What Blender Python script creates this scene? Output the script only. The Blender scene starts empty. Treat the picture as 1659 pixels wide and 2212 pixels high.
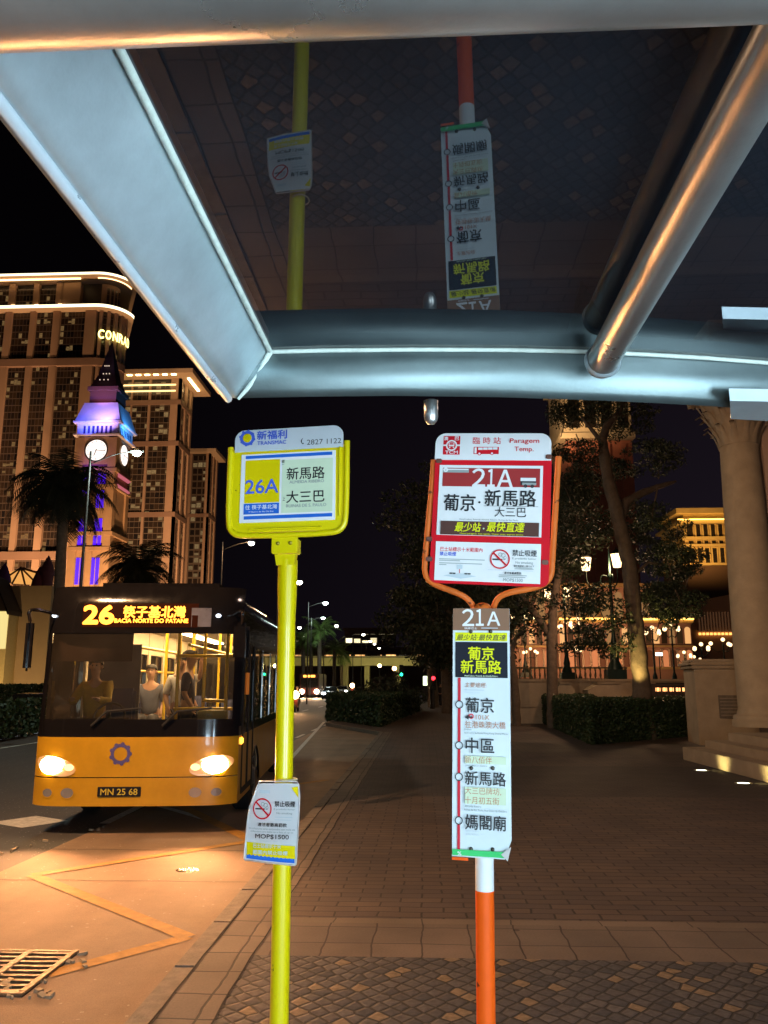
import bpy, bmesh, math, random
import numpy as np
from mathutils import Vector, Matrix, Euler
R = math.radians
SC = bpy.context.scene
COL = SC.collection
random.seed(7)

# ------------------------------------------------------------------ camera, world, exposure
FPX = 3250 * 1659 / 3024            # focal length in units of the 1659 x 2212 picture
PITCH = math.atan((1475 - 1106) / FPX)
YAW = math.atan(83 / FPX)
EYE = Vector((0, 0, 1.75))
cam_data = bpy.data.cameras.new('camera')
cam = bpy.data.objects.new('camera', cam_data)
COL.objects.link(cam)
cam.location = EYE
cam.rotation_euler = (R(90) + PITCH, 0, YAW)
cam_data.sensor_fit = 'VERTICAL'
cam_data.sensor_height = 36
cam_data.lens = 36 * FPX / 2212
cam_data.clip_start = 0.05
cam_data.clip_end = 4000
SC.camera = cam

world = bpy.data.worlds.new('World')
SC.world = world
world.use_nodes = True
wn = world.node_tree.nodes
bg = wn['Background']
# night sky: nearly black overhead, a faint violet city glow low down and towards the hotels on the right
_tc = wn.new('ShaderNodeTexCoord')
_sp = wn.new('ShaderNodeSeparateXYZ')
world.node_tree.links.new(_tc.outputs['Generated'], _sp.inputs[0])
_a = wn.new('ShaderNodeMapRange')
_a.inputs['From Min'].default_value = .75
_a.inputs['From Max'].default_value = .0
_a.inputs['To Min'].default_value = .15
_a.inputs['To Max'].default_value = 1.0
world.node_tree.links.new(_sp.outputs[2], _a.inputs['Value'])
_b = wn.new('ShaderNodeMapRange')
_b.inputs['From Min'].default_value = -.35
_b.inputs['From Max'].default_value = .45
_b.inputs['To Min'].default_value = .0022
_b.inputs['To Max'].default_value = .0130
world.node_tree.links.new(_sp.outputs[0], _b.inputs['Value'])
_c = wn.new('ShaderNodeMath')
_c.operation = 'MULTIPLY'
world.node_tree.links.new(_a.outputs[0], _c.inputs[0])
world.node_tree.links.new(_b.outputs[0], _c.inputs[1])
world.node_tree.links.new(_c.outputs[0], bg.inputs['Strength'])
bg.inputs['Color'].default_value = (0.88, 0.62, 1.0, 1)
SC.view_settings.view_transform = 'Standard'
SC.view_settings.look = 'None'
SC.view_settings.exposure = 0
SC.view_settings.gamma = 1
SC.cycles.use_denoising = True
SC.cycles.sample_clamp_indirect = 4
SC.cycles.max_bounces = 7
SC.cycles.transparent_max_bounces = 14

_m = cam.rotation_euler.to_matrix()


def ray(x, y):
    return _m @ Vector(((x - 829.5) / FPX, (1106 - y) / FPX, -1))


def at(x, y, Y):
    d = ray(x, y)
    return EYE + d * (Y / d.y)


def gnd(x, y, z=0.0):
    d = ray(x, y)
    return EYE + d * ((z - EYE.z) / d.z)


# ------------------------------------------------------------------ materials
MATS = {}


def lin(c):
    return tuple(((v / 255 + .055) / 1.055) ** 2.4 if v > 10 else v / 255 / 12.92 for v in c)


def mat(name, col, rough=.6, metal=0.0, var=.12, scale=6.0, bump=0.0, bscale=40.0, emit=None, es=0.0, spec=.5, coat=0.0, trans=0.0, chips=0.0):
    if name in MATS:
        return MATS[name]
    m = bpy.data.materials.new(name)
    m.use_nodes = True
    nt = m.node_tree
    b = nt.nodes['Principled BSDF']
    b.inputs['Roughness'].default_value = rough
    b.inputs['Metallic'].default_value = metal
    b.inputs['Specular IOR Level'].default_value = spec
    b.inputs['Coat Weight'].default_value = coat
    b.inputs['Base Color'].default_value = (*col, 1)
    if var > 0:
        tc = nt.nodes.new('ShaderNodeTexCoord')
        n = nt.nodes.new('ShaderNodeTexNoise')
        n.inputs['Scale'].default_value = scale
        n.inputs['Detail'].default_value = 6
        n.inputs['Roughness'].default_value = .65
        nt.links.new(tc.outputs['Object'], n.inputs['Vector'])
        mr = nt.nodes.new('ShaderNodeMapRange')
        mr.inputs['From Min'].default_value = .3
        mr.inputs['From Max'].default_value = .7
        mr.inputs['To Min'].default_value = 1 - var
        mr.inputs['To Max'].default_value = 1 + var
        nt.links.new(n.outputs['Fac'], mr.inputs['Value'])
        mx = nt.nodes.new('ShaderNodeVectorMath')
        mx.operation = 'SCALE'
        mx.inputs[0].default_value = col
        nt.links.new(mr.outputs['Result'], mx.inputs['Scale'])
        csock = mx.outputs['Vector']
        if chips > 0:
            # small knocks and rust marks in the paint
            cn = nt.nodes.new('ShaderNodeTexNoise')
            cn.inputs['Scale'].default_value = 22
            cn.inputs['Detail'].default_value = 7
            nt.links.new(tc.outputs['Object'], cn.inputs['Vector'])
            cr = nt.nodes.new('ShaderNodeMapRange')
            cr.inputs['From Min'].default_value = 1 - chips
            cr.inputs['From Max'].default_value = 1 - chips + .02
            nt.links.new(cn.outputs['Fac'], cr.inputs['Value'])
            cm = nt.nodes.new('ShaderNodeMix')
            cm.data_type = 'RGBA'
            nt.links.new(cr.outputs['Result'], cm.inputs[0])
            nt.links.new(csock, cm.inputs[6])
            cm.inputs[7].default_value = (col[0] * .22 + .02, col[1] * .2 + .012, .01, 1)
            csock = cm.outputs[2]
        nt.links.new(csock, b.inputs['Base Color'])
        mr2 = nt.nodes.new('ShaderNodeMapRange')
        mr2.inputs['To Min'].default_value = max(0, rough - .12)
        mr2.inputs['To Max'].default_value = min(1, rough + .12)
        nt.links.new(n.outputs['Fac'], mr2.inputs['Value'])
        nt.links.new(mr2.outputs['Result'], b.inputs['Roughness'])
        if bump > 0:
            n2 = nt.nodes.new('ShaderNodeTexNoise')
            n2.inputs['Scale'].default_value = bscale
            n2.inputs['Detail'].default_value = 5
            nt.links.new(tc.outputs['Object'], n2.inputs['Vector'])
            bp = nt.nodes.new('ShaderNodeBump')
            bp.inputs['Strength'].default_value = bump
            bp.inputs['Distance'].default_value = .02
            nt.links.new(n2.outputs['Fac'], bp.inputs['Height'])
            nt.links.new(bp.outputs['Normal'], b.inputs['Normal'])
    if emit:
        b.inputs['Emission Color'].default_value = (*emit, 1)
        b.inputs['Emission Strength'].default_value = es
    if trans:
        b.inputs['Transmission Weight'].default_value = trans
    MATS[name] = m
    return m


def glass_mat(name, tint=(.3, .32, .36), ior=1.55, rough=.02, dust=.0, dustcol=(.5, .55, .6), gcol=(1, 1, 1)):
    if name in MATS:
        return MATS[name]
    m = bpy.data.materials.new(name)
    m.use_nodes = True
    nt = m.node_tree
    nt.nodes.clear()
    out = nt.nodes.new('ShaderNodeOutputMaterial')
    t = nt.nodes.new('ShaderNodeBsdfTransparent')
    t.inputs['Color'].default_value = (*tint, 1)
    g = nt.nodes.new('ShaderNodeBsdfGlossy')
    g.inputs['Roughness'].default_value = rough
    g.inputs['Color'].default_value = (*gcol, 1)
    fr = nt.nodes.new('ShaderNodeFresnel')
    fr.inputs['IOR'].default_value = ior
    mx = nt.nodes.new('ShaderNodeMixShader')
    nt.links.new(fr.outputs['Fac'], mx.inputs['Fac'])
    last = t
    if dust > 0:
        d = nt.nodes.new('ShaderNodeBsdfDiffuse')
        d.inputs['Color'].default_value = (*dustcol, 1)
        tc = nt.nodes.new('ShaderNodeTexCoord')
        n = nt.nodes.new('ShaderNodeTexNoise')
        n.inputs['Scale'].default_value = 4
        n.inputs['Detail'].default_value = 8
        nt.links.new(tc.outputs['Object'], n.inputs['Vector'])
        mr = nt.nodes.new('ShaderNodeMapRange')
        mr.inputs['To Min'].default_value = dust * .4
        mr.inputs['To Max'].default_value = dust * 1.6
        nt.links.new(n.outputs['Fac'], mr.inputs['Value'])
        m2 = nt.nodes.new('ShaderNodeMixShader')
        nt.links.new(mr.outputs['Result'], m2.inputs['Fac'])
        nt.links.new(t.outputs[0], m2.inputs[1])
        nt.links.new(d.outputs[0], m2.inputs[2])
        last = m2
    nt.links.new(last.outputs[0], mx.inputs[1])
    nt.links.new(g.outputs[0], mx.inputs[2])
    nt.links.new(mx.outputs[0], out.inputs['Surface'])
    MATS[name] = m
    return m


def glow(name, col, s):
    return mat(name, (.02, .02, .02), .5, var=0, emit=col, es=s)


class NG:
    """tiny shader-node builder"""

    def __init__(self, m):
        self.nt = m.node_tree

    def n(self, typ, **kw):
        nd = self.nt.nodes.new(typ)
        for k, v in kw.items():
            if hasattr(nd, k) and not k.startswith('in_'):
                setattr(nd, k, v)
        return nd

    def math(self, op, a, b=None, clamp=False):
        nd = self.nt.nodes.new('ShaderNodeMath')
        nd.operation = op
        nd.use_clamp = clamp
        for i, v in enumerate((a, b)):
            if v is None:
                continue
            if isinstance(v, (int, float)):
                nd.inputs[i].default_value = v
            else:
                self.nt.links.new(v, nd.inputs[i])
        return nd.outputs[0]

    def mix(self, fac, a, b):
        nd = self.nt.nodes.new('ShaderNodeMix')
        nd.data_type = 'RGBA'
        for i, v in ((0, fac), (6, a), (7, b)):
            if isinstance(v, (int, float)):
                nd.inputs[i].default_value = v
            elif isinstance(v, tuple):
                nd.inputs[i].default_value = (*v, 1)
            else:
                self.nt.links.new(v, nd.inputs[i])
        return nd.outputs[2]

    def link(self, a, b):
        self.nt.links.new(a, b)


def window_mat(name, cw, ch, p, glass=(.012, .011, .012), lit=(1, .62, .22), s=1.2, frame=(.06, .045, .035), fw=.06, fh=.06, sub=2):
    """a curtain of panes laid out in metres on the UV map: frames between cells, a few rooms lit"""
    if name in MATS:
        return MATS[name]
    m = bpy.data.materials.new(name)
    m.use_nodes = True
    g = NG(m)
    b = m.node_tree.nodes['Principled BSDF']
    uv = g.n('ShaderNodeTexCoord').outputs['UV']
    sp = g.n('ShaderNodeSeparateXYZ')
    g.link(uv, sp.inputs[0])
    u = g.math('DIVIDE', sp.outputs[0], cw)
    v = g.math('DIVIDE', sp.outputs[1], ch)
    fu, fv = g.math('FLOOR', u), g.math('FLOOR', v)
    cu, cv = g.math('FRACT', u), g.math('FRACT', v)
    cb = g.n('ShaderNodeCombineXYZ')
    g.link(fu, cb.inputs[0])
    g.link(fv, cb.inputs[1])
    oi = g.n('ShaderNodeObjectInfo')
    g.link(g.math('MULTIPLY', oi.outputs['Random'], 91.7), cb.inputs[2])
    wnz = g.n('ShaderNodeTexWhiteNoise')
    g.link(cb.outputs[0], wnz.inputs['Vector'])
    rnd = wnz.outputs['Value']
    islit = g.math('GREATER_THAN', rnd, 1 - p)
    sepc = g.n('ShaderNodeSeparateColor')
    g.link(wnz.outputs['Color'], sepc.inputs[0])
    # lit patch covers a part of the pane
    lo = g.math('MULTIPLY', sepc.outputs[1], .35)
    hi = g.math('ADD', g.math('MULTIPLY', sepc.outputs[2], .4), .58)
    inside = g.math('MULTIPLY', g.math('GREATER_THAN', cv, lo), g.math('LESS_THAN', cv, hi))
    fr = g.math('MAXIMUM', g.math('LESS_THAN', cu, fw), g.math('LESS_THAN', cv, fh))
    nofr = g.math('SUBTRACT', 1, fr)
    nz = g.n('ShaderNodeTexNoise')
    nz.inputs['Scale'].default_value = 2.5
    g.link(uv, nz.inputs['Vector'])
    e = g.math('MULTIPLY', g.math('MULTIPLY', islit, inside), nofr)
    e = g.math('MULTIPLY', e, g.math('ADD', g.math('MULTIPLY', sepc.outputs[0], 1.0), .15))
    e = g.math('MULTIPLY', e, nz.outputs['Fac'])
    room = g.mix(g.math('MULTIPLY', sepc.outputs[0], .8), glass, (.055, .036, .022))
    g.link(g.mix(fr, room, frame), b.inputs['Base Color'])
    g.link(g.math('ADD', g.math('MULTIPLY', fr, .5), .15), b.inputs['Roughness'])
    b.inputs['Emission Color'].default_value = (*lit, 1)
    g.link(g.math('MULTIPLY', e, s * 2), b.inputs['Emission Strength'])
    MATS[name] = m
    return m


# ------------------------------------------------------------------ mesh builder
class MB:
    def __init__(self):
        self.v, self.f, self.mi, self.uv, self.sm = [], [], [], [], []

    def face(self, pts, m=0, uv=None, smooth=False):
        k = len(self.v)
        self.v += [tuple(p) for p in pts]
        self.f.append(tuple(range(k, k + len(pts))))
        self.mi.append(m)
        self.uv.append(uv)
        self.sm.append(smooth)

    def add(self, verts, faces, m=0, smooth=False):
        k = len(self.v)
        self.v += [tuple(p) for p in verts]
        for fc in faces:
            self.f.append(tuple(k + i for i in fc))
            self.mi.append(m)
            self.uv.append(None)
            self.sm.append(smooth)

    def box(self, x0, x1, y0, y1, z0, z1, m=0, M=None, bev=0.0):
        if bev > 0:
            b = min(bev, (x1 - x0) * .45, (y1 - y0) * .45, (z1 - z0) * .45)
            bm = bmesh.new()
            bmesh.ops.create_cube(bm, size=1)
            for v in bm.verts:
                v.co = Vector(((x0 + x1) / 2 + v.co.x * (x1 - x0), (y0 + y1) / 2 + v.co.y * (y1 - y0), (z0 + z1) / 2 + v.co.z * (z1 - z0)))
            bmesh.ops.bevel(bm, geom=bm.edges[:], offset=b, segments=2, affect='EDGES')
            self.bm(bm, m, M)
            return
        p = [Vector((x, y, z)) for z in (z0, z1) for y in (y0, y1) for x in (x0, x1)]
        if M is not None:
            p = [M @ q for q in p]
        self.add(p, [(0, 2, 3, 1), (4, 5, 7, 6), (0, 1, 5, 4), (2, 6, 7, 3), (0, 4, 6, 2), (1, 3, 7, 5)], m)

    def bm(self, bm, m=0, M=None, smooth=False):
        bm.verts.index_update()
        vs = [v.co if M is None else M @ v.co for v in bm.verts]
        self.add(vs, [tuple(v.index for v in f.verts) for f in bm.faces], m, smooth)
        bm.free()

    def tube(self, path, rad, n=12, m=0, cap=True, closed=False):
        path = [Vector(p) for p in path]
        N = len(path)
        rs = rad if isinstance(rad, (list, tuple)) else [rad] * N
        rings = []
        up = None
        for i, p in enumerate(path):
            a = path[(i - 1) % N] if (closed or i > 0) else path[i]
            b = path[(i + 1) % N] if (closed or i < N - 1) else path[i]
            t = (b - a).normalized()
            if up is None:
                up = Vector((0, 0, 1)) if abs(t.z) < .9 else Vector((0, 1, 0))
            s = t.cross(up).normalized()
            up = s.cross(t).normalized()
            rings.append([p + (s * math.cos(2 * math.pi * j / n) + up * math.sin(2 * math.pi * j / n)) * rs[i] for j in range(n)])
        vs = [q for r in rings for q in r]
        fs = []
        for i in range(N if closed else N - 1):
            a, b = i * n, ((i + 1) % N) * n
            for j in range(n):
                fs.append((a + j, a + (j + 1) % n, b + (j + 1) % n, b + j))
        self.add(vs, fs, m, True)
        if cap and not closed:
            self.add(rings[0], [tuple(range(n))[::-1]], m)
            self.add(rings[-1], [tuple(range(n))], m)

    def lathe(self, prof, n=24, c=(0, 0, 0), m=0, smooth=True, a0=0.0, a1=2 * math.pi):
        full = abs(a1 - a0 - 2 * math.pi) < 1e-6
        k = n if full else n + 1
        vs = [(c[0] + r * math.cos(a0 + (a1 - a0) * j / n), c[1] + r * math.sin(a0 + (a1 - a0) * j / n), c[2] + z) for r, z in prof for j in range(k)]
        fs = []
        for i in range(len(prof) - 1):
            for j in range(n):
                j2 = (j + 1) % k
                fs.append((i * k + j, i * k + j2, (i + 1) * k + j2, (i + 1) * k + j))
        self.add(vs, fs, m, smooth)

    def ball(self, c, r, m=0, n=12, sz=1.0):
        prof = [(r * math.sin(math.pi * i / n), -r * sz * math.cos(math.pi * i / n)) for i in range(n + 1)]
        self.lathe(prof, n + 4, c, m)

    def prism(self, poly, y0, y1, m=0, M=None, mside=None):
        """polygon in x,z pushed from y0 (front) to y1"""
        M = M or Matrix()
        a = [M @ Vector((x, y0, z)) for x, z in poly]
        b = [M @ Vector((x, y1, z)) for x, z in poly]
        n = len(poly)
        self.add(a, [tuple(range(n))], m)
        self.add(b, [tuple(range(n))[::-1]], m)
        ms = m if mside is None else mside
        self.add(a + b, [(i, n + i, n + (i + 1) % n, (i + 1) % n) for i in range(n)], ms)

    def slab(self, poly, z0, z1, m=0):
        """polygon in x,y raised from z0 to z1"""
        n = len(poly)
        a = [(x, y, z0) for x, y in poly]
        b = [(x, y, z1) for x, y in poly]
        self.add(b, [tuple(range(n))], m)
        self.add(a, [tuple(range(n))[::-1]], m)
        self.add(a + b, [(i, (i + 1) % n, n + (i + 1) % n, n + i) for i in range(n)], m)

    def text(self, s, cx, cz, w, h, y=0.0, m=0, bold=0.0, shear=0.0, M=None):
        """lettering fitted to a w x h box centred on (cx, cz) in the x,z plane, facing -y"""
        vs, fs = text_geo(s, 0.0, shear)
        x0, x1 = min(p[0] for p in vs), max(p[0] for p in vs)
        z0, z1 = min(p[1] for p in vs), max(p[1] for p in vs)
        q = [Vector((cx + ((p[0] - x0) / (x1 - x0) - .5) * w, y, cz + ((p[1] - z0) / (z1 - z0) - .5) * h)) for p in vs]
        b = bold * h * .9
        offs = [(0, 0)] if b <= 0 else [(b, 0), (-b, 0), (0, b), (0, -b)] if b < .0012 else [(b * math.cos(R(a)), b * math.sin(R(a))) for a in range(0, 360, 45)]
        for i, (dx, dz) in enumerate(offs):
            p2 = [p + Vector((dx, -.00003 * i, dz)) for p in q]
            if M is not None:
                p2 = [M @ p for p in p2]
            self.add(p2, fs, m)

    def rect(self, x0, x1, z0, z1, y=0.0, m=0, M=None):
        q = [Vector((x0, y, z0)), Vector((x1, y, z0)), Vector((x1, y, z1)), Vector((x0, y, z1))]
        if M is not None:
            q = [M @ p for p in q]
        self.face(q, m)

    def ringz(self, cx, cz, r0, r1, y=0.0, m=0, n=32, M=None, sx=1.0):
        for i in range(n):
            a, b = 2 * math.pi * i / n, 2 * math.pi * (i + 1) / n
            q = [Vector((cx + sx * r * math.cos(t), y, cz + r * math.sin(t))) for r, t in ((r0, a), (r1, a), (r1, b), (r0, b))]
            if r0 == 0:
                q = q[1:]
                q[2] = Vector((cx, y, cz))
            if M is not None:
                q = [M @ p for p in q]
            self.face(q, m)

    def build(self, name, mats, parent=None, loc=None):
        me = bpy.data.meshes.new(name)
        me.from_pydata(self.v, [], self.f)
        for mm in (mats if isinstance(mats, (list, tuple)) else [mats]):
            me.materials.append(mm)
        me.polygons.foreach_set('material_index', self.mi)
        me.polygons.foreach_set('use_smooth', self.sm)
        if any(u is not None for u in self.uv):
            l = me.uv_layers.new(name='UVMap')
            i = 0
            for fc, u in zip(self.f, self.uv):
                for k in range(len(fc)):
                    if u is not None:
                        l.data[i].uv = u[k]
                    i += 1
        me.update()
        o = bpy.data.objects.new(name, me)
        COL.objects.link(o)
        if parent is not None:
            o.parent = parent
        if loc is not None:
            o.location = loc
        return o


TEXTS = {}


def text_geo(s, bold=0.0, shear=0.0):
    k = (s, bold, shear)
    if k not in TEXTS:
        c = bpy.data.curves.new('lettering', 'FONT')
        c.body = s
        c.size = 1
        c.offset = bold
        c.shear = shear
        c.resolution_u = 3
        o = bpy.data.objects.new('lettering', c)
        COL.objects.link(o)
        dg = bpy.context.evaluated_depsgraph_get()
        me = o.evaluated_get(dg).to_mesh()
        vs = [(v.co.x, v.co.y) for v in me.vertices]
        fs = [tuple(p.vertices) for p in me.polygons]
        o.evaluated_get(dg).to_mesh_clear()
        bpy.data.objects.remove(o)
        bpy.data.curves.remove(c)
        TEXTS[k] = (vs, fs)
    return TEXTS[k]


def tag(o, label=None, cat=None, group=None, kind=None):
    if label:
        o['label'] = label
    if cat:
        o['category'] = cat
    if group:
        o['group'] = group
    if kind:
        o['kind'] = kind
    return o


def thing(name, label, cat, loc=(0, 0, 0), rotz=0.0, group=None):
    o = bpy.data.objects.new(name, None)
    COL.objects.link(o)
    o.empty_display_size = .2
    o.location = loc
    o.rotation_euler = (0, 0, rotz)
    return tag(o, label, cat, group)


def struct(name, mb, mats):
    return tag(mb.build(name, mats), kind='structure')


def dup(root, loc, rotz=None, label=None, group=None, scale=None):
    r = root.copy()
    COL.objects.link(r)
    r.location = loc
    if rotz is not None:
        r.rotation_euler = (0, 0, rotz)
    if scale:
        r.scale = (scale,) * 3
    if label:
        r['label'] = label
    if group:
        r['group'] = group
    for ch in list(root.children):
        c = ch.copy()
        COL.objects.link(c)
        c.parent = r
        for g in list(ch.children):
            d = g.copy()
            COL.objects.link(d)
            d.parent = c
    return r


def lamp(name, typ, loc, col, power, parent=None, target=None, size=.1, spot=60, blend=.5):
    l = bpy.data.lights.new(name, typ)
    l.color = col
    l.energy = power
    if typ == 'SPOT':
        l.spot_size = R(spot)
        l.spot_blend = blend
        l.shadow_soft_size = size
    elif typ == 'POINT':
        l.shadow_soft_size = size
    elif typ == 'AREA':
        l.size = size
    o = bpy.data.objects.new(name, l)
    COL.objects.link(o)
    o.location = loc
    if target is not None:
        o.rotation_euler = (Vector(target) - Vector(loc)).to_track_quat('-Z', 'Y').to_euler()
    if parent is not None:
        o.parent = parent
    return o


# ------------------------------------------------------------------ ground
def brick_mat(name, bw, bh, c1, c2, mortar, ms=.012, rot=0.0, offs=.5, rough=.75, bump=.4, dirt=.35, squash=1.0):
    m = bpy.data.materials.new(name)
    m.use_nodes = True
    g = NG(m)
    b = m.node_tree.nodes['Principled BSDF']
    tc = g.n('ShaderNodeTexCoord').outputs['Object']
    mp = g.n('ShaderNodeMapping')
    mp.inputs['Rotation'].default_value = (0, 0, rot)
    # a little wobble so the joints are not ruler straight
    wob = g.n('ShaderNodeTexNoise')
    wob.inputs['Scale'].default_value = 3.0
    g.link(tc, wob.inputs['Vector'])
    vm = g.n('ShaderNodeVectorMath', operation='MULTIPLY_ADD')
    g.link(wob.outputs['Color'], vm.inputs[0])
    vm.inputs[1].default_value = (.05, .05, 0)
    g.link(tc, vm.inputs[2])
    g.link(vm.outputs[0], mp.inputs['Vector'])
    br = g.n('ShaderNodeTexBrick')
    br.offset = offs
    br.squash = squash
    br.inputs['Scale'].default_value = 1
    br.inputs['Brick Width'].default_value = bw
    br.inputs['Row Height'].default_value = bh
    br.inputs['Mortar Size'].default_value = ms
    br.inputs['Mortar Smooth'].default_value = .3
    br.inputs['Color1'].default_value = (*c1, 1)
    br.inputs['Color2'].default_value = (*c2, 1)
    br.inputs['Mortar'].default_value = (*mortar, 1)
    g.link(mp.outputs['Vector'], br.inputs['Vector'])
    nz = g.n('ShaderNodeTexNoise')
    nz.inputs['Scale'].default_value = 1.3
    nz.inputs['Detail'].default_value = 8
    g.link(tc, nz.inputs['Vector'])
    nf = g.n('ShaderNodeTexNoise')
    nf.inputs['Scale'].default_value = 60
    nf.inputs['Detail'].default_value = 4
    g.link(tc, nf.inputs['Vector'])
    k = g.math('ADD', g.math('MULTIPLY', nz.outputs['Fac'], dirt * 3.2), 1 - dirt * 1.6)
    gum = g.n('ShaderNodeTexVoronoi')
    gum.inputs['Scale'].default_value = 1.7
    g.link(tc, gum.inputs['Vector'])
    k = g.math('MULTIPLY', k, g.math('SUBTRACT', 1, g.math('MULTIPLY', g.math('LESS_THAN', gum.outputs['Distance'], .045), .55)))
    k = g.math('MULTIPLY', k, g.math('ADD', g.math('MULTIPLY', nf.outputs['Fac'], .5), .75))
    sc = g.n('ShaderNodeVectorMath', operation='SCALE')
    g.link(br.outputs['Color'], sc.inputs[0])
    g.link(k, sc.inputs['Scale'])
    g.link(sc.outputs[0], b.inputs['Base Color'])
    b.inputs['Roughness'].default_value = rough
    h = g.math('ADD', g.math('SUBTRACT', 1, br.outputs['Fac']), g.math('MULTIPLY', nf.outputs['Fac'], .35))
    bp = g.n('ShaderNodeBump')
    bp.inputs['Strength'].default_value = bump
    bp.inputs['Distance'].default_value = .012
    g.link(h, bp.inputs['Height'])
    g.link(bp.outputs['Normal'], b.inputs['Normal'])
    MATS[name] = m
    return m


def cobble_mat(name):
    m = bpy.data.materials.new(name)
    m.use_nodes = True
    g = NG(m)
    b = m.node_tree.nodes['Principled BSDF']
    tc = g.n('ShaderNodeTexCoord').outputs['Object']
    mp = g.n('ShaderNodeMapping')
    mp.inputs['Rotation'].default_value = (0, 0, R(43))
    mp.inputs['Scale'].default_value = (11.0, 9.6, 0.0)
    g.link(tc, mp.inputs['Vector'])
    vo = g.n('ShaderNodeTexVoronoi')
    vo.voronoi_dimensions = '2D'
    vo.inputs['Randomness'].default_value = .30
    vo.inputs['Scale'].default_value = 1
    g.link(mp.outputs[0], vo.inputs['Vector'])
    ve = g.n('ShaderNodeTexVoronoi')
    ve.voronoi_dimensions = '2D'
    ve.feature = 'DISTANCE_TO_EDGE'
    ve.inputs['Randomness'].default_value = .30
    ve.inputs['Scale'].default_value = 1
    g.link(mp.outputs[0], ve.inputs['Vector'])
    s = g.n('ShaderNodeSeparateColor')
    g.link(vo.outputs['Color'], s.inputs[0])
    nz = g.n('ShaderNodeTexNoise')
    nz.inputs['Scale'].default_value = 25
    nz.inputs['Detail'].default_value = 6
    g.link(tc, nz.inputs['Vector'])
    base = g.mix(s.outputs[0], (.045, .048, .060), (.10, .093, .098))
    tan = g.math('GREATER_THAN', s.outputs[1], .90)
    base = g.mix(tan, base, (.21, .155, .10))
    joint = g.math('LESS_THAN', ve.outputs['Distance'], .085)
    base = g.mix(joint, base, (.018, .016, .016))
    sc = g.n('ShaderNodeVectorMath', operation='SCALE')
    g.link(base, sc.inputs[0])
    g.link(g.math('ADD', g.math('MULTIPLY', nz.outputs['Fac'], 1.5), .15), sc.inputs['Scale'])
    g.link(sc.outputs[0], b.inputs['Base Color'])
    b.inputs['Roughness'].default_value = .72
    h = g.math('ADD', g.math('MINIMUM', g.math('MULTIPLY', ve.outputs['Distance'], 4), .8), g.math('MULTIPLY', nz.outputs['Fac'], .5))
    h = g.math('ADD', h, g.math('MULTIPLY', s.outputs[2], .3))
    bp = g.n('ShaderNodeBump')
    bp.inputs['Strength'].default_value = .28
    bp.inputs['Distance'].default_value = .02
    g.link(h, bp.inputs['Height'])
    g.link(bp.outputs['Normal'], b.inputs['Normal'])
    return m


def ground_mat(name, col, spots=.3, fine=90, stain=.4, rough=.8, glint=0.0, sscale=.45):
    m = bpy.data.materials.new(name)
    m.use_nodes = True
    g = NG(m)
    b = m.node_tree.nodes['Principled BSDF']
    tc = g.n('ShaderNodeTexCoord').outputs['Object']
    a = g.n('ShaderNodeTexNoise')
    a.inputs['Scale'].default_value = sscale
    a.inputs['Detail'].default_value = 9
    a.inputs['Roughness'].default_value = .62
    g.link(tc, a.inputs['Vector'])
    f = g.n('ShaderNodeTexNoise')
    f.inputs['Scale'].default_value = fine
    f.inputs['Detail'].default_value = 3
    g.link(tc, f.inputs['Vector'])
    mp = g.n('ShaderNodeMapping')
    mp.inputs['Scale'].default_value = (3.2, .22, 1)
    g.link(tc, mp.inputs['Vector'])
    tr = g.n('ShaderNodeTexNoise')
    tr.inputs['Scale'].default_value = 1
    tr.inputs['Detail'].default_value = 5
    g.link(mp.outputs[0], tr.inputs['Vector'])
    k = g.math('ADD', g.math('MULTIPLY', a.outputs['Fac'], stain * 2), 1 - stain)
    k = g.math('MULTIPLY', k, g.math('ADD', g.math('MULTIPLY', tr.outputs['Fac'], .5), .75))
    k = g.math('MULTIPLY', k, g.math('ADD', g.math('MULTIPLY', f.outputs['Fac'], spots * 2), 1 - spots))
    sc = g.n('ShaderNodeVectorMath', operation='SCALE')
    sc.inputs[0].default_value = col
    g.link(k, sc.inputs['Scale'])
    g.link(sc.outputs[0], b.inputs['Base Color'])
    rr = g.math('ADD', g.math('MULTIPLY', a.outputs['Fac'], .25), rough - .12)
    if glint > 0:
        vo = g.n('ShaderNodeTexVoronoi')
        vo.inputs['Scale'].default_value = 60
        g.link(tc, vo.inputs['Vector'])
        s = g.n('ShaderNodeSeparateColor')
        g.link(vo.outputs['Color'], s.inputs[0])
        pick = g.math('GREATER_THAN', s.outputs[0], 1 - glint)
        rr = g.math('SUBTRACT', rr, g.math('MULTIPLY', pick, .5))
    g.link(rr, b.inputs['Roughness'])
    bp = g.n('ShaderNodeBump')
    bp.inputs['Strength'].default_value = .35
    bp.inputs['Distance'].default_value = .01
    g.link(f.outputs['Fac'], bp.inputs['Height'])
    g.link(bp.outputs['Normal'], b.inputs['Normal'])
    return m


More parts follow.
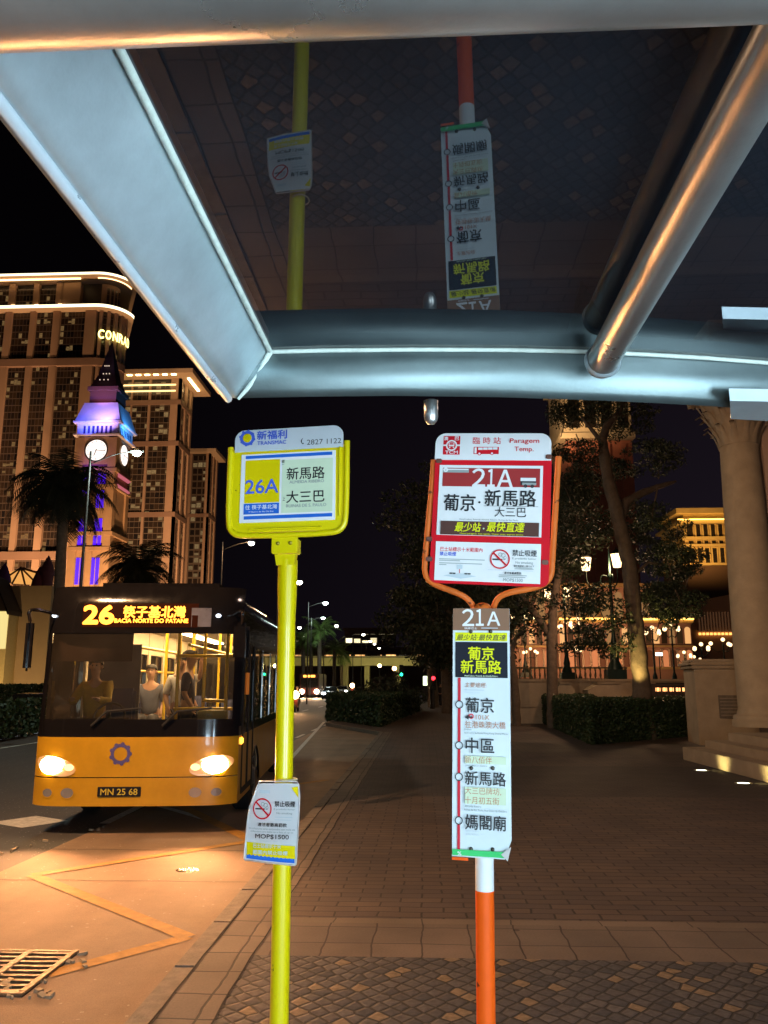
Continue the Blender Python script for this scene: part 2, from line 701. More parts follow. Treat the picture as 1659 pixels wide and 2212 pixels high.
ASPHALT = ground_mat('asphalt', (.075, .07, .068), glint=.01)
CONCRETE = ground_mat('bay_concrete', (.27, .185, .125), spots=.32, stain=.6, glint=.004, fine=130, sscale=.9)
ZR = -.13
g_ = MB()
g_.slab([(-600, -60), (600, -60), (600, 1500), (-600, 1500)], -.5, -.16)
struct('ground', g_, mat('soil', (.05, .045, .04), .9))
g_ = MB()
g_.slab([(-17, -30), (-1.5, -30), (-1.5, 31), (-4.4, 38), (-4.4, 400), (-17, 400)], -.155, ZR)
struct('road', g_, ASPHALT)
g_ = MB()
g_.slab([(-4.3, -30), (-1.61, -30), (-1.61, 31), (-4.3, 37.5)], -.1295, ZR + .004)
struct('bus_bay', g_, CONCRETE)
g_ = MB()
for yj in (-2, 3.2, 8.4, 9.9, 15.2, 20.5, 26):
    for i in range(9):
        xa0, xb0 = -4.28 + i * .295, -4.28 + (i + 1) * .295
        ya0, yb0 = yj + .012 * math.sin(i * 2.1 + yj), yj + .012 * math.sin((i + 1) * 2.1 + yj)
        g_.face([(xa0, ya0, ZR + .0065), (xb0, yb0, ZR + .0065), (xb0, yb0 + .016, ZR + .0065), (xa0, ya0 + .016, ZR + .0065)])
struct('bay_joint', g_, mat('tar_joint', (.045, .035, .028), .85, var=.3))
KERB = [(-1.45, -30), (-1.45, 31.1), (-4.25, 38.1), (-4.25, 400)]


def strip(poly, w, z0, z1, mb, m=0):
    for i in range(len(poly) - 1):
        a, b = Vector(poly[i]), Vector(poly[i + 1])
        d = (b - a).normalized()
        nrm = Vector((-d.y, d.x)) * w
        mb.slab([tuple(a), tuple(b), tuple(b + nrm), tuple(a + nrm)], z0, z1, m)


g_ = MB()
# kerb stones one by one, slightly uneven
y = -6.0
while y < 31:
    L = .98 + random.uniform(-.03, .03)
    t = random.uniform(-.006, .004)
    g_.box(-1.6 + random.uniform(-.006, .006), -1.452, y + .006, min(y + L, 31), -.15, -.004 + t, bev=.012)
    y += L
strip(KERB[1:], .15, -.15, -.003, g_)
struct('kerb', g_, mat('kerb_granite', (.20, .165, .135), .8, var=.3, scale=9, bump=.4, bscale=60))

g_ = MB()


def flat(x0, x1, y0, y1, m, z=0.0):
    g_.face([(x0, y0, z), (x1, y0, z), (x1, y1, z), (x0, y1, z)], m)


flat(-1.45, -1.13, -10, 31, 1)
flat(-1.13, 40, -10, 5.85, 2)
flat(-1.13, 40, 5.85, 6.62, 3)
flat(-1.13, 40, 6.62, 6.75, 5)
flat(-1.13, 40, 6.75, 13.7, 0)
flat(-1.13, 40, 13.7, 18.6, 4)
flat(-1.13, 40, 18.6, 31, 0)
g_.face([(-1.45, 31, 0), (40, 31, 0), (40, 400, 0), (-4.25, 400, 0), (-4.25, 38, 0)], 0)
for xj, w_ in ((-1.446, .013), (-1.13, .011)):
    yy = 2.0
    while yy < 31:
        o0, o1 = .006 * math.sin(yy * 3.1) + .004 * math.sin(yy * 8.3), .006 * math.sin((yy + .2) * 3.1) + .004 * math.sin((yy + .2) * 8.3)
        g_.face([(xj + o0 - w_ / 2, yy, .004), (xj + o0 + w_ / 2, yy, .004), (xj + o1 + w_ / 2, yy + .2, .004), (xj + o1 - w_ / 2, yy + .2, .004)], 6)
        yy += .2
struct('pavement', g_, [
    brick_mat('brown_bricks', .34, .145, (.098, .069, .058), (.070, .053, .053), (.026, .020, .018), .010, bump=.55),
    brick_mat('edge_slabs', .40, .37, (.15, .115, .09), (.12, .095, .08), (.022, .018, .015), .009, offs=0),
    cobble_mat('mosaic_cobbles'),
    brick_mat('band_slabs', .335, .385, (.15, .115, .095), (.115, .092, .08), (.04, .03, .027), .007, offs=0),
    brick_mat('dark_setts', .16, .11, (.062, .048, .046), (.045, .037, .038), (.03, .024, .023), .012),
    brick_mat('band_edge', .66, .30, (.16, .125, .10), (.135, .108, .09), (.05, .04, .035), .006, offs=0),
    mat('open_joint', (.012, .010, .009), .9, var=.2),
])

WHITEP = mat('road_paint', (.62, .60, .55), .7, var=.3, scale=14, bump=.2)
YELP = mat('worn_yellow_paint', (.40, .20, .04), .75, var=.3, scale=9, bump=.25, bscale=70)


def line_mark(mb, a, b, w, z):
    a, b = Vector(a), Vector(b)
    d = (b - a).normalized()
    n = Vector((-d.y, d.x)) * w / 2
    mb.face([(*(a - n), z), (*(b - n), z), (*(b + n), z), (*(a + n), z)])


def g2(x, y, z=ZR):
    p = gnd(x, y, z)
    return (p.x, p.y)


zz = MB()
zp = [g2(100, 2108, ZR), g2(405, 2026, ZR), g2(70, 1892, ZR), g2(545, 1818, ZR)]
for i in range(3):
    line_mark(zz, zp[i], zp[i + 1], .14, ZR + .008 + .0012 * i)
line_mark(zz, (zp[3][0], zp[3][1]), (-4.0, zp[3][1] + 3.2), .17, ZR + .0122)
line_mark(zz, (-4.0, zp[3][1] + 3.2), (-1.9, zp[3][1] + 6.4), .17, ZR + .0134)
struct('zigzag_marking', zz, YELP)
wm = MB()
line_mark(wm, g2(12, 1783), g2(112, 1768), .75, ZR + .004)
line_mark(wm, g2(225, 1780), g2(322, 1733), .14, ZR + .008)
for k in range(14):
    yy = 17 + k * 4.2
    line_mark(wm, (-4.45, yy), (-4.45, yy + 2), .12, ZR + .004)
for k in range(12):
    yy = 12 + k * 9
    line_mark(wm, (-8.2, yy), (-8.2, yy + 3), .14, ZR + .004)
line_mark(wm, g2(345, 1742), g2(450, 1772), .12, ZR + .008)
line_mark(wm, g2(600, 1670), g2(700, 1560), .12, ZR + .0088)
line_mark(wm, (-12.4, 5), (-12.4, 300), .14, ZR + .004)
struct('road_marking', wm, WHITEP)

# iron drain grate with broken concrete beside it
a = gnd(-40, 2062, ZR)
b = gnd(165, 2064, ZR)
c = gnd(60, 2150, ZR)
gr = thing('drain_grate', 'rusty iron drain grate set in the orange lit bus bay concrete', 'drain grate', ((a.x + b.x) / 2, (b.y + c.y) / 2, ZR + .004))
hw, hd = (b.x - a.x) / 2, (b.y - c.y) / 2 + .05
IRON = mat('rusty_iron', (.22, .15, .09), .55, metal=.5, var=.35, scale=20, bump=.4)
pit = MB()
pit.rect(-hw, hw, 0, 0, 0)
pit.v = []
pit.f, pit.mi, pit.uv, pit.sm = [], [], [], []
pit.box(-hw, hw, -hd, hd, .001, .003)
pit.build('pit', mat('drain_pit', (.008, .007, .006), .9, var=0), gr)
fr_ = MB()
for (x0, x1, y0, y1) in ((-hw, hw, hd - .05, hd), (-hw, hw, -hd, -hd + .05), (hw - .05, hw, -hd + .05, hd - .05), (-hw, -hw + .05, -hd + .05, hd - .05), (-.03, .03, -hd + .05, hd - .05)):
    fr_.box(x0, x1, y0, y1, .003, .02, bev=.004)
fr_.build('frame', IRON, gr)
ba = MB()
for i in range(9):
    yy = -hd + .07 + i * (2 * hd - .14) / 8
    for x0, x1 in ((-hw + .052, -.032), (.032, hw - .052)):
        ba.box(x0, x1, yy - .018, yy + .018, .003, .017)
ba.build('bars', IRON, gr)
deb = MB()
for i in range(34):
    px, py = random.choice([(random.uniform(0, 130), random.uniform(2120, 2160)), (random.uniform(120, 190), random.uniform(2062, 2100))]) if i < 24 else (random.uniform(0, 230), 0)
    if py == 0:
        py = 1845 - px * .24 + random.uniform(-4, 4)
    p = gnd(px, py, ZR)
    s = random.uniform(.008, .032)
    M = Matrix.Translation((p.x, p.y, ZR + .01)) @ Euler((random.uniform(-.3, .3), random.uniform(-.3, .3), random.uniform(0, 6))).to_matrix().to_4x4()
    deb.box(-s, s, -s * .6, s * .6, -.008, .012, M=M)
tag(deb.build('debris', mat('broken_mortar', (.38, .3, .2), .9, var=.3)), kind='stuff')
hole = thing('manhole_cover', 'small dark worn cover sunk in the bus bay in front of the bus', 'drain cover', gnd(405, 1879, ZR + .004))
h_ = MB()
h_.lathe([(.0, .004), (.085, .004), (.10, .006), (.115, .002), (.12, 0)], 24, m=0)
h_.build('cover', mat('wet_iron', (.05, .04, .035), .25, metal=.7, var=.3, scale=30, bump=.4), hole)

# ------------------------------------------------------------------ bus shelter overhead
HC = 2.62
ZB = 2.495
STEEL = mat('painted_steel', (.58, .68, .72), .40, metal=.74, var=.20, scale=3.0, bump=.03, bscale=160)
TUBEM = mat('satin_tube', (.34, .33, .31), .30, metal=.85, var=.16, scale=4, bump=.04, bscale=160)
SEAL = mat('sealant', (.50, .56, .50), .8, var=.12, scale=30, bump=.3, bscale=50)
sh = thing('bus_shelter', 'steel framed bus shelter roof with dark glass overhead', 'bus shelter', (0, 0, 0))


def hz(x, y, z):
    return gnd(x, y, z)


in_pts = [hz(x, y, HC) for x, y in ((580, 759), (700, 756), (900, 754), (1100, 755), (1280, 759), (1400, 765), (1520, 772), (1659, 783))]
lo_pts = [hz(x, y, ZB) for x, y in ((511, 860), (670, 857), (850, 855), (1080, 858), (1290, 865), (1420, 871), (1545, 878), (1659, 887))]
# carry the frame on to the right and back over the viewer
in_pts.append(in_pts[-1] + (in_pts[-1] - in_pts[-2]) * 5)
lo_pts.append(lo_pts[-1] + (lo_pts[-1] - lo_pts[-2]) * 5)
l_in = [hz(580, 759, HC), hz(232, 65, HC)]
l_lo = [hz(511, 860, ZB), hz(-4, 165, ZB)]
for L in (l_in, l_lo):
    d = (L[1] - L[0]).normalized()
    L.append(L[1] + d * 2.2)


def beam(inn, low, out, mb, rnd):
    """lofted hollow section: seam edge, rounded belly, lower edge, outer side, top"""
    n = len(inn)
    prof = []
    for i in range(n):
        a, b = inn[i], low[i]
        d = (inn[min(i + 1, n - 1)] - inn[max(i - 1, 0)]).normalized()
        nrm = (b - a).cross(d).normalized()
        if nrm.z > 0:
            nrm = -nrm
        row = []
        for k in range(7):
            t = k / 6
            row.append(a.lerp(b, t) + nrm * rnd * math.sin(math.pi * t))
        o = b + out[0]
        row += [b + out[0] * .25 + Vector((0, 0, -.002)), o, o + Vector((0, 0, out[1])), Vector((a.x, a.y, 0)) + Vector((0, 0, o.z + out[1]))]
        prof.append(row)
    k = len(prof[0])
    vs = [p for r in prof for p in r]
    fs = []
    for i in range(n - 1):
        for j in range(k):
            fs.append((i * k + j, i * k + (j + 1) % k, (i + 1) * k + (j + 1) % k, (i + 1) * k + j))
    mb.add(vs, fs, 0, True)
    mb.add(prof[0], [tuple(range(k))])
    mb.add(prof[-1], [tuple(range(k))[::-1]])


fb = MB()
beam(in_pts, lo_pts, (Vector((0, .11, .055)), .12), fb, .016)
fb.build('front_beam', mat('shaded_steel', (.13, .165, .165), .40, metal=.78, var=.25, scale=2.2, bump=.03, bscale=160), sh)  # darker copy of the frame steel, shade of this beam put into its colour
sb = MB()
beam(l_in, l_lo, (Vector((-.05, 0, .012)), .17), sb, .002)
so = sb.build('side_beam', STEEL, sh)
sl = MB()
sl.tube([p + Vector((0, -.006, -.004)) for p in in_pts], .006, 8)
sl.tube([p + Vector((.006, 0, -.004)) for p in l_in], .0072, 8)
wp = [l_in[0].lerp(l_lo[0], t) + Vector((.006, -.008, -.006 - .012 * math.sin(math.pi * t))) for t in (0, .25, .5, .75, 1)]
sl.tube(wp, [.008, .0065, .006, .006, .004], 8)
sl.build('sealant_line', SEAL, sh)
# lip along the outer foot of the side beam
lp = MB()
lp.tube([p + Vector((-.022, 0, -.002)) for p in l_lo], .011, 8)
lp.build('edge_trim', mat('pale_steel', (.62, .70, .74), .3, metal=.5, var=.1), sh)

GL = glass_mat('roof_glass', (.12, .14, .17), ior=1.58, rough=.012, dust=.030, dustcol=(.24, .33, .46))
gl = MB()
poly = [(p.x, p.y, HC) for p in in_pts] + [(in_pts[-1].x, l_in[-1].y, HC), (l_in[-1].x, l_in[-1].y, HC)]
gl.face(poly)
gl.build('roof_glass', GL, sh)
# round purlin running back from the front beam, and the thick crossing tube nearest the viewer
pa = hz(1303, 777, 2.56)
pb = Vector((pa.x, -1.6, 2.56))
pt = MB()
pt.tube([pa + Vector((0, .03, 0)), pa, pb], .040, 28)
pt.build('purlin', TUBEM, sh)
wl = MB()
wl.lathe([(.041, 0), (.047, .004), (.046, .010), (.041, .016)], 24)
for i, v in enumerate(wl.v):
    wl.v[i] = (pa.x + v[0], pa.y + .012 - v[2], 2.56 + v[1])
wl.build('weld_ring', STEEL, sh)
ct = MB()
c0, c1 = hz(-60, 77, 2.47), hz(1740, 7, 2.47)
up = Vector((0, -.062, .02))
ct.tube([c0 + (c0 - c1) * .3 + up, c0 + up, c1 + up, c1 + (c1 - c0) * 1.2 + up], .075, 32)
ct.build('cross_tube', TUBEM, sh)
# folded bracket plate under the right end of the front beam
bp_ = [hz(x, y, 2.485) for x, y in ((1577, 866), (1579, 905), (1700, 912), (1700, 868))]
br_ = MB()
vs = []
for p in bp_:
    vs.append(p)
    vs.append(p + Vector((0, .15, 0)))
q0, q1, q2, q3 = bp_
UPV = Vector((0, 0, .035))
br_.add([q0, q3, q2, q1, q0 + UPV, q3 + UPV, q2 + UPV, q1 + UPV], [(0, 1, 2, 3), (7, 6, 5, 4), (0, 3, 7, 4), (1, 5, 6, 2), (3, 2, 6, 7), (0, 4, 5, 1)])
br_.tube([q1 + Vector((0, -.004, .006)), q2 + Vector((0, -.004, .006))], .006, 8)
br_.build('bracket_plate', STEEL, sh)
# small round ended sensor hanging under the front beam
sp_ = hz(931, 862, 2.49)
se = MB()
se.lathe([(.0, -.046), (.010, -.044), (.016, -.036), (.019, -.024), (.019, .02), (0, .02)], 20, (sp_.x, sp_.y + .03, 2.475))
se.build('drip_spout', mat('chrome', (.5, .48, .46), .38, metal=.9, var=.2), sh)
# posts and rear beam that carry the roof, behind the viewer
po = MB()
for x in (-1.9, 3.4):
    po.tube([(x, -1.75, 0), (x, -1.75, 2.6)], .06, 20)
po.tube([(-2.2, -1.75, 2.56), (3.6, -1.75, 2.56)], .06, 20)
po.build('rear_posts', TUBEM, sh)
# lit advertising boxes in the shelter's back wall and right end wall: the cool light on the signs and the roof frame
for loc, rz, lab, pw_ in (((.55, -1.62, 0), 0, 'lit white advertising light box in the back wall of the bus shelter', 26.0), ((2.35, .05, 0), R(90), 'lit white advertising light box in the end wall of the bus shelter', 32.0)):
    ad = thing('advertising_light_box', lab, 'light box', loc, rz)
    ab = MB()
    ab.box(-.75, .75, -.09, .09, .35, 2.25, bev=.02)
    ab.build('case', STEEL, ad)
    af = MB()
    af.box(-.62, .62, .0915, .105, .50, 2.12)
    af.build('lit_face', glow('light_box_face_%d' % int(pw_), (.63, .85, 1.0), pw_), ad)


# ------------------------------------------------------------------ bus stop signs
def homog(src, dst):
    A, bb = [], []
    for (x, y), (u, v) in zip(src, dst):
        A.append([x, y, 1, 0, 0, 0, -u * x, -u * y])
        A.append([0, 0, 0, x, y, 1, -v * x, -v * y])
        bb += [u, v]
    h = np.linalg.solve(np.array(A, float), np.array(bb, float))
    H = np.append(h, 1).reshape(3, 3)

    def f(x, y):
        q = H @ np.array([x, y, 1.0])
        return (q[0] / q[2], q[1] / q[2])
    return f


WHITE = mat('sign_white', (.80, .80, .80), .6, spec=.12, var=.04, scale=12)
PALEG = mat('sign_pale_green', (.62, .72, .52), .6, spec=.12, var=.05)
SYEL = mat('sign_yellow', (.72, .56, .0), .6, spec=.12, var=.07, scale=8)
PYEL = mat('post_yellow', (.74, .60, .0), .34, var=.05, scale=5, coat=.3, chips=.30)
SBLUE = mat('sign_blue', (.02, .13, .58), .6, spec=.12, var=.05)
LBLUE = mat('logo_blue', (.07, .13, .60), .6, spec=.12, var=.05)
INK = mat('sign_ink', (.008, .009, .012), .5, var=0)
GREYI = mat('faded_ink', (.30, .34, .33), .6, var=0)
SRED = mat('sign_red', (.62, .008, .018), .6, spec=.12, var=.08, scale=7)
MAROON = mat('sign_maroon', (.36, .035, .035), .6, spec=.12, var=.06)
BROWN = mat('sign_brown', (.10, .045, .035), .6, spec=.12, var=.06)
TANB = mat('sign_tan', (.26, .135, .08), .6, spec=.12, var=.08)
LIME = mat('sign_lime', (.74, .74, .01), .6, spec=.12, var=.04)
BLACKP = mat('sign_black', (.016, .017, .026), .6, spec=.12, var=.1)
ORANGE = mat('post_orange', (.86, .105, .006), .5, var=.10, scale=6, spec=.2, chips=.30)
PORANGE = mat('tube_orange', (.66, .14, .02), .5, var=.14, scale=9, spec=.25, chips=.33)
ROUTE = mat('route_red', (.62, .03, .05), .6, spec=.12, var=.04)
ORT = mat('ochre_ink', (.45, .17, .07), .5, var=0)
GREEN = mat('sign_green', (.06, .55, .16), .6, spec=.12, var=.12)
BOLT = mat('dull_bolt', (.10, .085, .07), .45, metal=.8, var=.3)
PINKG = mat('pale_ink', (.55, .62, .66), .6, var=0)
ART = [WHITE, SBLUE, SYEL, PALEG, INK, GREYI, LBLUE, SRED, MAROON, BROWN, LIME, BLACKP, TANB, ROUTE, ORT, GREEN, PINKG, ORANGE]
(aW, aB, aY, aP, aI, aG, aL, aR, aM, aN, aLM, aK, aT, aRO, aO, aGR, aPK, aOR) = range(18)


class Board:
    """lettering and colour fields on a flat board; crop coordinates from a close look at the photograph are flattened to metres"""

    def __init__(self, src, w, h, x0, z1, y, M):
        self.f = homog(src, [(0, 0), (w, 0), (w, h), (0, h)])
        self.x0, self.z1, self.y, self.M = x0, z1, y, M
        self.mb = MB()
        self.k = 0

    def pt(self, x, y):
        u, v = self.f(x, y)
        return self.x0 + u, self.z1 - v

    def size(self, cx, cy, w, h):
        a, b = self.pt(cx - w / 2, cy), self.pt(cx + w / 2, cy)
        c, d = self.pt(cx, cy - h / 2), self.pt(cx, cy + h / 2)
        return abs(b[0] - a[0]), abs(d[1] - c[1])

    def lay(self):
        self.k += 1
        return self.y - .0003 * self.k - .0004

    def rect(self, cx, cy, w, h, m):
        x, z = self.pt(cx, cy)
        W, H = self.size(cx, cy, w, h)
        self.mb.rect(x - W / 2, x + W / 2, z - H / 2, z + H / 2, self.lay(), m, self.M)

    def text(self, s, cx, cy, w, h, m, bold=.012, shear=0.0):
        x, z = self.pt(cx, cy)
        W, H = self.size(cx, cy, w, h)
        self.mb.text(s, x, z, W, H, self.lay(), m, bold, shear, self.M)

    def ring(self, cx, cy, r0, r1, m):
        x, z = self.pt(cx, cy)
        W, _ = self.size(cx, cy, 2 * r1, 2 * r1)
        self.mb.ringz(x, z, W / 2 * r0 / r1, W / 2, self.lay(), m, 28, self.M)

    def poly(self, pts, m):
        y = self.lay()
        self.mb.face([self.M @ Vector((p[0], y, p[1])) for p in [self.pt(*q) for q in pts]], m)

    def line(self, a, b, w, m):
        a, b = self.pt(*a), self.pt(*b)
        A, B = Vector(a), Vector(b)
        d = (B - A).normalized()
        n = Vector((-d.y, d.x)) * w / 2
        y = self.lay()
        q = [A - n, B - n, B + n, A + n]
        self.mb.face([self.M @ Vector((p.x, y, p.y)) for p in q], m)

    def no_smoking(self, cx, cy, r):
        self.rect(cx - r * .25, cy + r * .02, r * 1.0, r * .14, aI)
        self.rect(cx + r * .45, cy + r * .02, r * .22, r * .14, aG)
        for k, (dx, dy, rr) in enumerate(((.05, -.45, .2), (.35, -.35, .22), (.5, -.12, .15))):
            self.ring(cx + r * dx, cy + r * dy, rr * r * .72, rr * r, aG)
        self.ring(cx, cy, r * .86, r, aR)
        self.line((cx - r * .64, cy - r * .64), (cx + r * .64, cy + r * .64), self.size(cx, cy, r * .17, r)[0], aR)


def rounded(x0, x1, z0, z1, r, corners=(1, 1, 1, 1), n=6):
    """outline, corner order bl, br, tr, tl"""
    out = []
    for (cx, cz, a0, on, px, pz) in ((x0 + r, z0 + r, 180, corners[0], x0, z0), (x1 - r, z0 + r, 270, corners[1], x1, z0),
                                     (x1 - r, z1 - r, 0, corners[2], x1, z1), (x0 + r, z1 - r, 90, corners[3], x0, z1)):
        if on:
            out += [(cx + r * math.cos(R(a0 + 90 * i / n)), cz + r * math.sin(R(a0 + 90 * i / n))) for i in range(n + 1)]
        else:
            out.append((px, pz))
    return out


def smooth_path(pts, it=3):
    pts = [Vector(p) for p in pts]
    for _ in range(it):
        q = [pts[0]]
        for a, b in zip(pts, pts[1:]):
            q += [a.lerp(b, .25), a.lerp(b, .75)]
        q.append(pts[-1])
        pts = q
    return pts


# ---- yellow sign
YY = 3.3
yb = at(603, 2212, YY)
ytop = at(622, 1200, YY)
ylean = (ytop - yb) / (ytop.z - yb.z)
ybase = yb - ylean * yb.z
ysign = thing('bus_stop_sign', 'yellow bus stop sign for route 26A on a yellow pole', 'bus stop sign', ybase, R(-8))
Ri = Matrix.Rotation(R(8), 4, 'Z')


def yl(p):
    """world point to the yellow sign's own frame"""
    return Ri @ (p - ybase)


pm_ = MB()
zt = ytop.z
ax = lambda z: Ri @ (ylean * z)
path = [ax(z) for z in (0, .4, 1.0, 1.6, 2.02, 2.10, zt - .02)]
pm_.tube(path, [.0345, .0345, .0345, .0345, .0350, .0385, .040], 28)
pm_.build('pole', PYEL, ysign)
# board sized from the picture: crop 1 of the close look, 1 crop px = .1918 px of the 1659-wide picture
cv1 = lambda x, y: ((860 + x / 2.8603) * .5486, (1660 + y / 2.8603) * .5486)
pc = [yl(at(*cv1(x, y), YY)) for x, y in ((285, 410), (1380, 365), (1365, 1140), (262, 1165))]
pw = ((pc[1].x - pc[0].x) + (pc[2].x - pc[3].x)) / 2
ph = ((pc[0].z - pc[3].z) + (pc[1].z - pc[2].z)) / 2
mx0 = (pc[0].x + pc[3].x) / 2
mz1 = (pc[0].z + pc[1].z) / 2
s1 = pw / 1100                       # metres per crop pixel
Mi = Matrix.Identity(4)
fy = -.052                           # front face of the yellow backing
bx0, bx1 = mx0 - 135 * s1, mx0 + pw + 125 * s1
bz0, bz1 = mz1 - ph - 150 * s1, mz1 + 62 * s1
back = MB()
back.prism(rounded(bx0 + .012, bx1 - .012, bz0 + .014, bz1, .045, (1, 1, 0, 0)), fy, fy + .012)
back.build('backing_plate', PYEL, ysign)
pn = MB()
pn.prism([(mx0, mz1 - ph), (mx0 + pw, mz1 - ph), (mx0 + pw, mz1), (mx0, mz1)], fy - .004, fy - .0005)
pn_o = pn.build('route_panel', WHITE, ysign)
hd_ = MB()
hx0, hx1 = mx0 - 82 * s1, mx0 + pw + 85 * s1
hz1 = mz1 + 285 * s1
hd_.prism(rounded(hx0, hx1, mz1 + 30 * s1, hz1, 115 * s1, (0, 0, 1, 1)), fy - .006, fy - .002)
hd_o = hd_.build('header_plate', mat('header_grey_white', (.60, .64, .68), .35, var=.05), ysign)
fr = MB()
rr = .012
fp = [(bx0, fy, bz1 + .012), (bx0, fy, bz0 + .06), (bx0 + .016, fy, bz0 + .016), (bx0 + .06, fy, bz0), (bx1 - .06, fy, bz0), (bx1 - .016, fy, bz0 + .016), (bx1, fy, bz0 + .06), (bx1, fy, bz1 + .014)]
fr.tube(smooth_path(fp, 3), rr, 14)
fr.tube([(bx1 - .028, fy - .006, bz1 - .01), (bx1 - .028, fy - .006, bz0 + .07)], .004, 8)
fr.tube([(bx0 + .095, fy - .006, bz0 + .026), (bx1 - .10, fy - .006, bz0 + .026)], .005, 8)
fr.build('tube_frame', PYEL, ysign)
cl = MB()
pcx = ax(zt).x
cl.box(pcx - .054, pcx + .054, fy - .004, fy + .012, bz0 - .075, bz0 - .004, bev=.004)
cl.box(pcx - .045, pcx + .045, fy + .0125, .03, bz0 - .07, bz0 - .01, bev=.004)
cl.prism([(pcx - .044, bz0 - .076), (pcx + .044, bz0 - .076), (pcx + .036, bz0 - .12), (pcx - .036, bz0 - .12)], -.040, -.01)
cl_o = cl.build('clamp', PYEL, ysign)
for dx in (-.026, .026):
    bo = MB()
    bo.lathe([(.0, .008), (.0065, .007), (.0085, .0)], 12, (0, 0, 0))
    k = len(bo.v) - 36
    for i in range(k, len(bo.v)):
        v = bo.v[i]
        bo.v[i] = (pcx + dx + v[0], fy - .004 - v[2], bz0 - .034 + v[1])
    bo.build('bolt', mat('yellow_bolt', (.35, .27, .02), .4, metal=.4, var=.2), cl_o)

B = Board([(285, 410), (1380, 365), (1365, 1140), (262, 1165)], pw, ph, mx0, mz1, fy - .004, Mi)
B.rect(830, 422, 1005, 36, aB)
B.rect(818, 1098, 1018, 38, aB)
B.rect(526, 706, 402, 474, aY)
B.rect(1045, 758, 590, 590, aP)
B.rect(516, 1010, 408, 118, aB)
B.text('26A', 523, 765, 378, 150, aL, .025)
B.text('往 筷子基北灣', 515, 992, 366, 50, aW, .008)
B.text('P/ Bairro do Fai Chi Kei', 515, 1043, 282, 14, aW)
B.text('經', 770, 490, 34, 36, aI)
B.rect(768, 525, 28, 6, aG)
B.text('新馬路', 1030, 622, 440, 135, aI, .012)
B.text('ALMEIDA RIBEIRO', 1042, 716, 400, 32, aG, .02)
B.text('大三巴', 1027, 882, 440, 132, aI, .012)
B.text('RUINAS DE S. PAULO', 1036, 980, 462, 34, aG, .02)
B.text('上', 780, 905, 26, 42, aI)
B.mb.build('route_lettering', ART, pn_o)
# header: flattened with the same mapping
B = Board([(285, 410), (1380, 365), (1365, 1140), (262, 1165)], pw, ph, mx0, mz1, fy - .006, Mi)
B.ring(353, 226, 52, 86, aL)
for k in range(8):
    a = R(45 * k + 10)
    B.ring(353 + 80 * math.cos(a), 226 + 80 * math.sin(a), 1, 14, aL)
B.ring(353, 226, 1, 50, aY)
B.text('新福利', 642, 192, 345, 98, aL, .03)
B.text('TRANSMAC', 638, 280, 335, 42, aL, .02)
B.mb.build('logo_lettering', ART, hd_o)
B = Board([(285, 410), (1380, 365), (1365, 1140), (262, 1165)], pw, ph, mx0, mz1, fy - .006, Mi)
B.text('2827 1122', 1245, 270, 400, 58, aI, -.005)
B.text('(', 988, 265, 26, 62, aI, .02)
B.rect(1000, 292, 18, 12, aI)
B.mb.build('telephone_lettering', ART, hd_o)

# ---- no smoking notice tied to the yellow pole
cv5 = lambda x, y: ((930 + x / 5.53) * .5486, (3030 + y / 5.53) * .5486)
NY = 3.24
quad = [(470, 265), (1390, 265), (1330, 2050), (135, 1975)]
nb = at(*cv5(880, 1100), NY)
note = thing('no_smoking_notice', 'clear sleeved no smoking notice strapped round the yellow pole', 'notice', nb, R(-9))
Rn = Matrix.Rotation(R(9), 4, 'Z')
nl = lambda x, y: Rn @ (at(*cv5(x, y), NY) - nb)
outl = [(500, 250), (1370, 255), (1400, 330), (1420, 560), (1385, 1300), (1345, 2045), (1310, 2065), (700, 2018), (150, 1985), (135, 1950), (215, 1130), (280, 800), (470, 320)]


def curl(p):
    """sheet bends a little round the pole"""
    c = .012 - .55 * (p.x) ** 2 * 1.2
    return Vector((p.x, -c, p.z))


fs_ = MB()
xs = [nl(*q) for q in outl]
# a grid sheet clipped to its outline: rows between the left and right edges
left = [(470, 300), (430, 420), (280, 800), (215, 1130), (180, 1500), (150, 1800), (140, 1985)]
right = [(1385, 290), (1405, 420), (1412, 800), (1395, 1130), (1378, 1500), (1358, 1800), (1338, 2050)]
rows = [[curl(nl(a[0] + (b[0] - a[0]) * t / 10, a[1] + (b[1] - a[1]) * t / 10)) for t in range(11)] for a, b in zip(left, right)]
n = len(rows)
vs = [p for r in rows for p in r]
fs = [(i * 11 + j, i * 11 + j + 1, (i + 1) * 11 + j + 1, (i + 1) * 11 + j) for i in range(n - 1) for j in range(10)]
fs_.add(vs, fs, 0, True)
fs_.add([v + Vector((0, .0016, 0)) for v in vs], [f[::-1] for f in fs], 0, True)
PAPER = bpy.data.materials.new('sleeved_paper')
PAPER.use_nodes = True
pg = NG(PAPER)
pbs = PAPER.node_tree.nodes['Principled BSDF']
pbs.inputs['Base Color'].default_value = (.72, .74, .76, 1)
pbs.inputs['Roughness'].default_value = .25
ptr = pg.n('ShaderNodeBsdfTranslucent')
ptr.inputs['Color'].default_value = (.75, .72, .68, 1)
pmx = pg.n('ShaderNodeMixShader')
pmx.inputs['Fac'].default_value = .3
pg.link(pbs.outputs[0], pmx.inputs[1])
pg.link(ptr.outputs[0], pmx.inputs[2])
pg.link(pmx.outputs[0], PAPER.node_tree.nodes['Material Output'].inputs['Surface'])
sheet = fs_.build('sheet', PAPER, note)
ed = MB()
edge = [curl(nl(*q)) + Vector((0, -.001, 0)) for q in outl]
ed.tube(edge, .0028, 6, closed=True)
ed.build('sleeve_edge', mat('clear_plastic', (.80, .72, .68), .2, var=.05, trans=.3), note)
st = MB()
zc = nl(1020, 265).z
pcx_ = nl(1030, 265).x
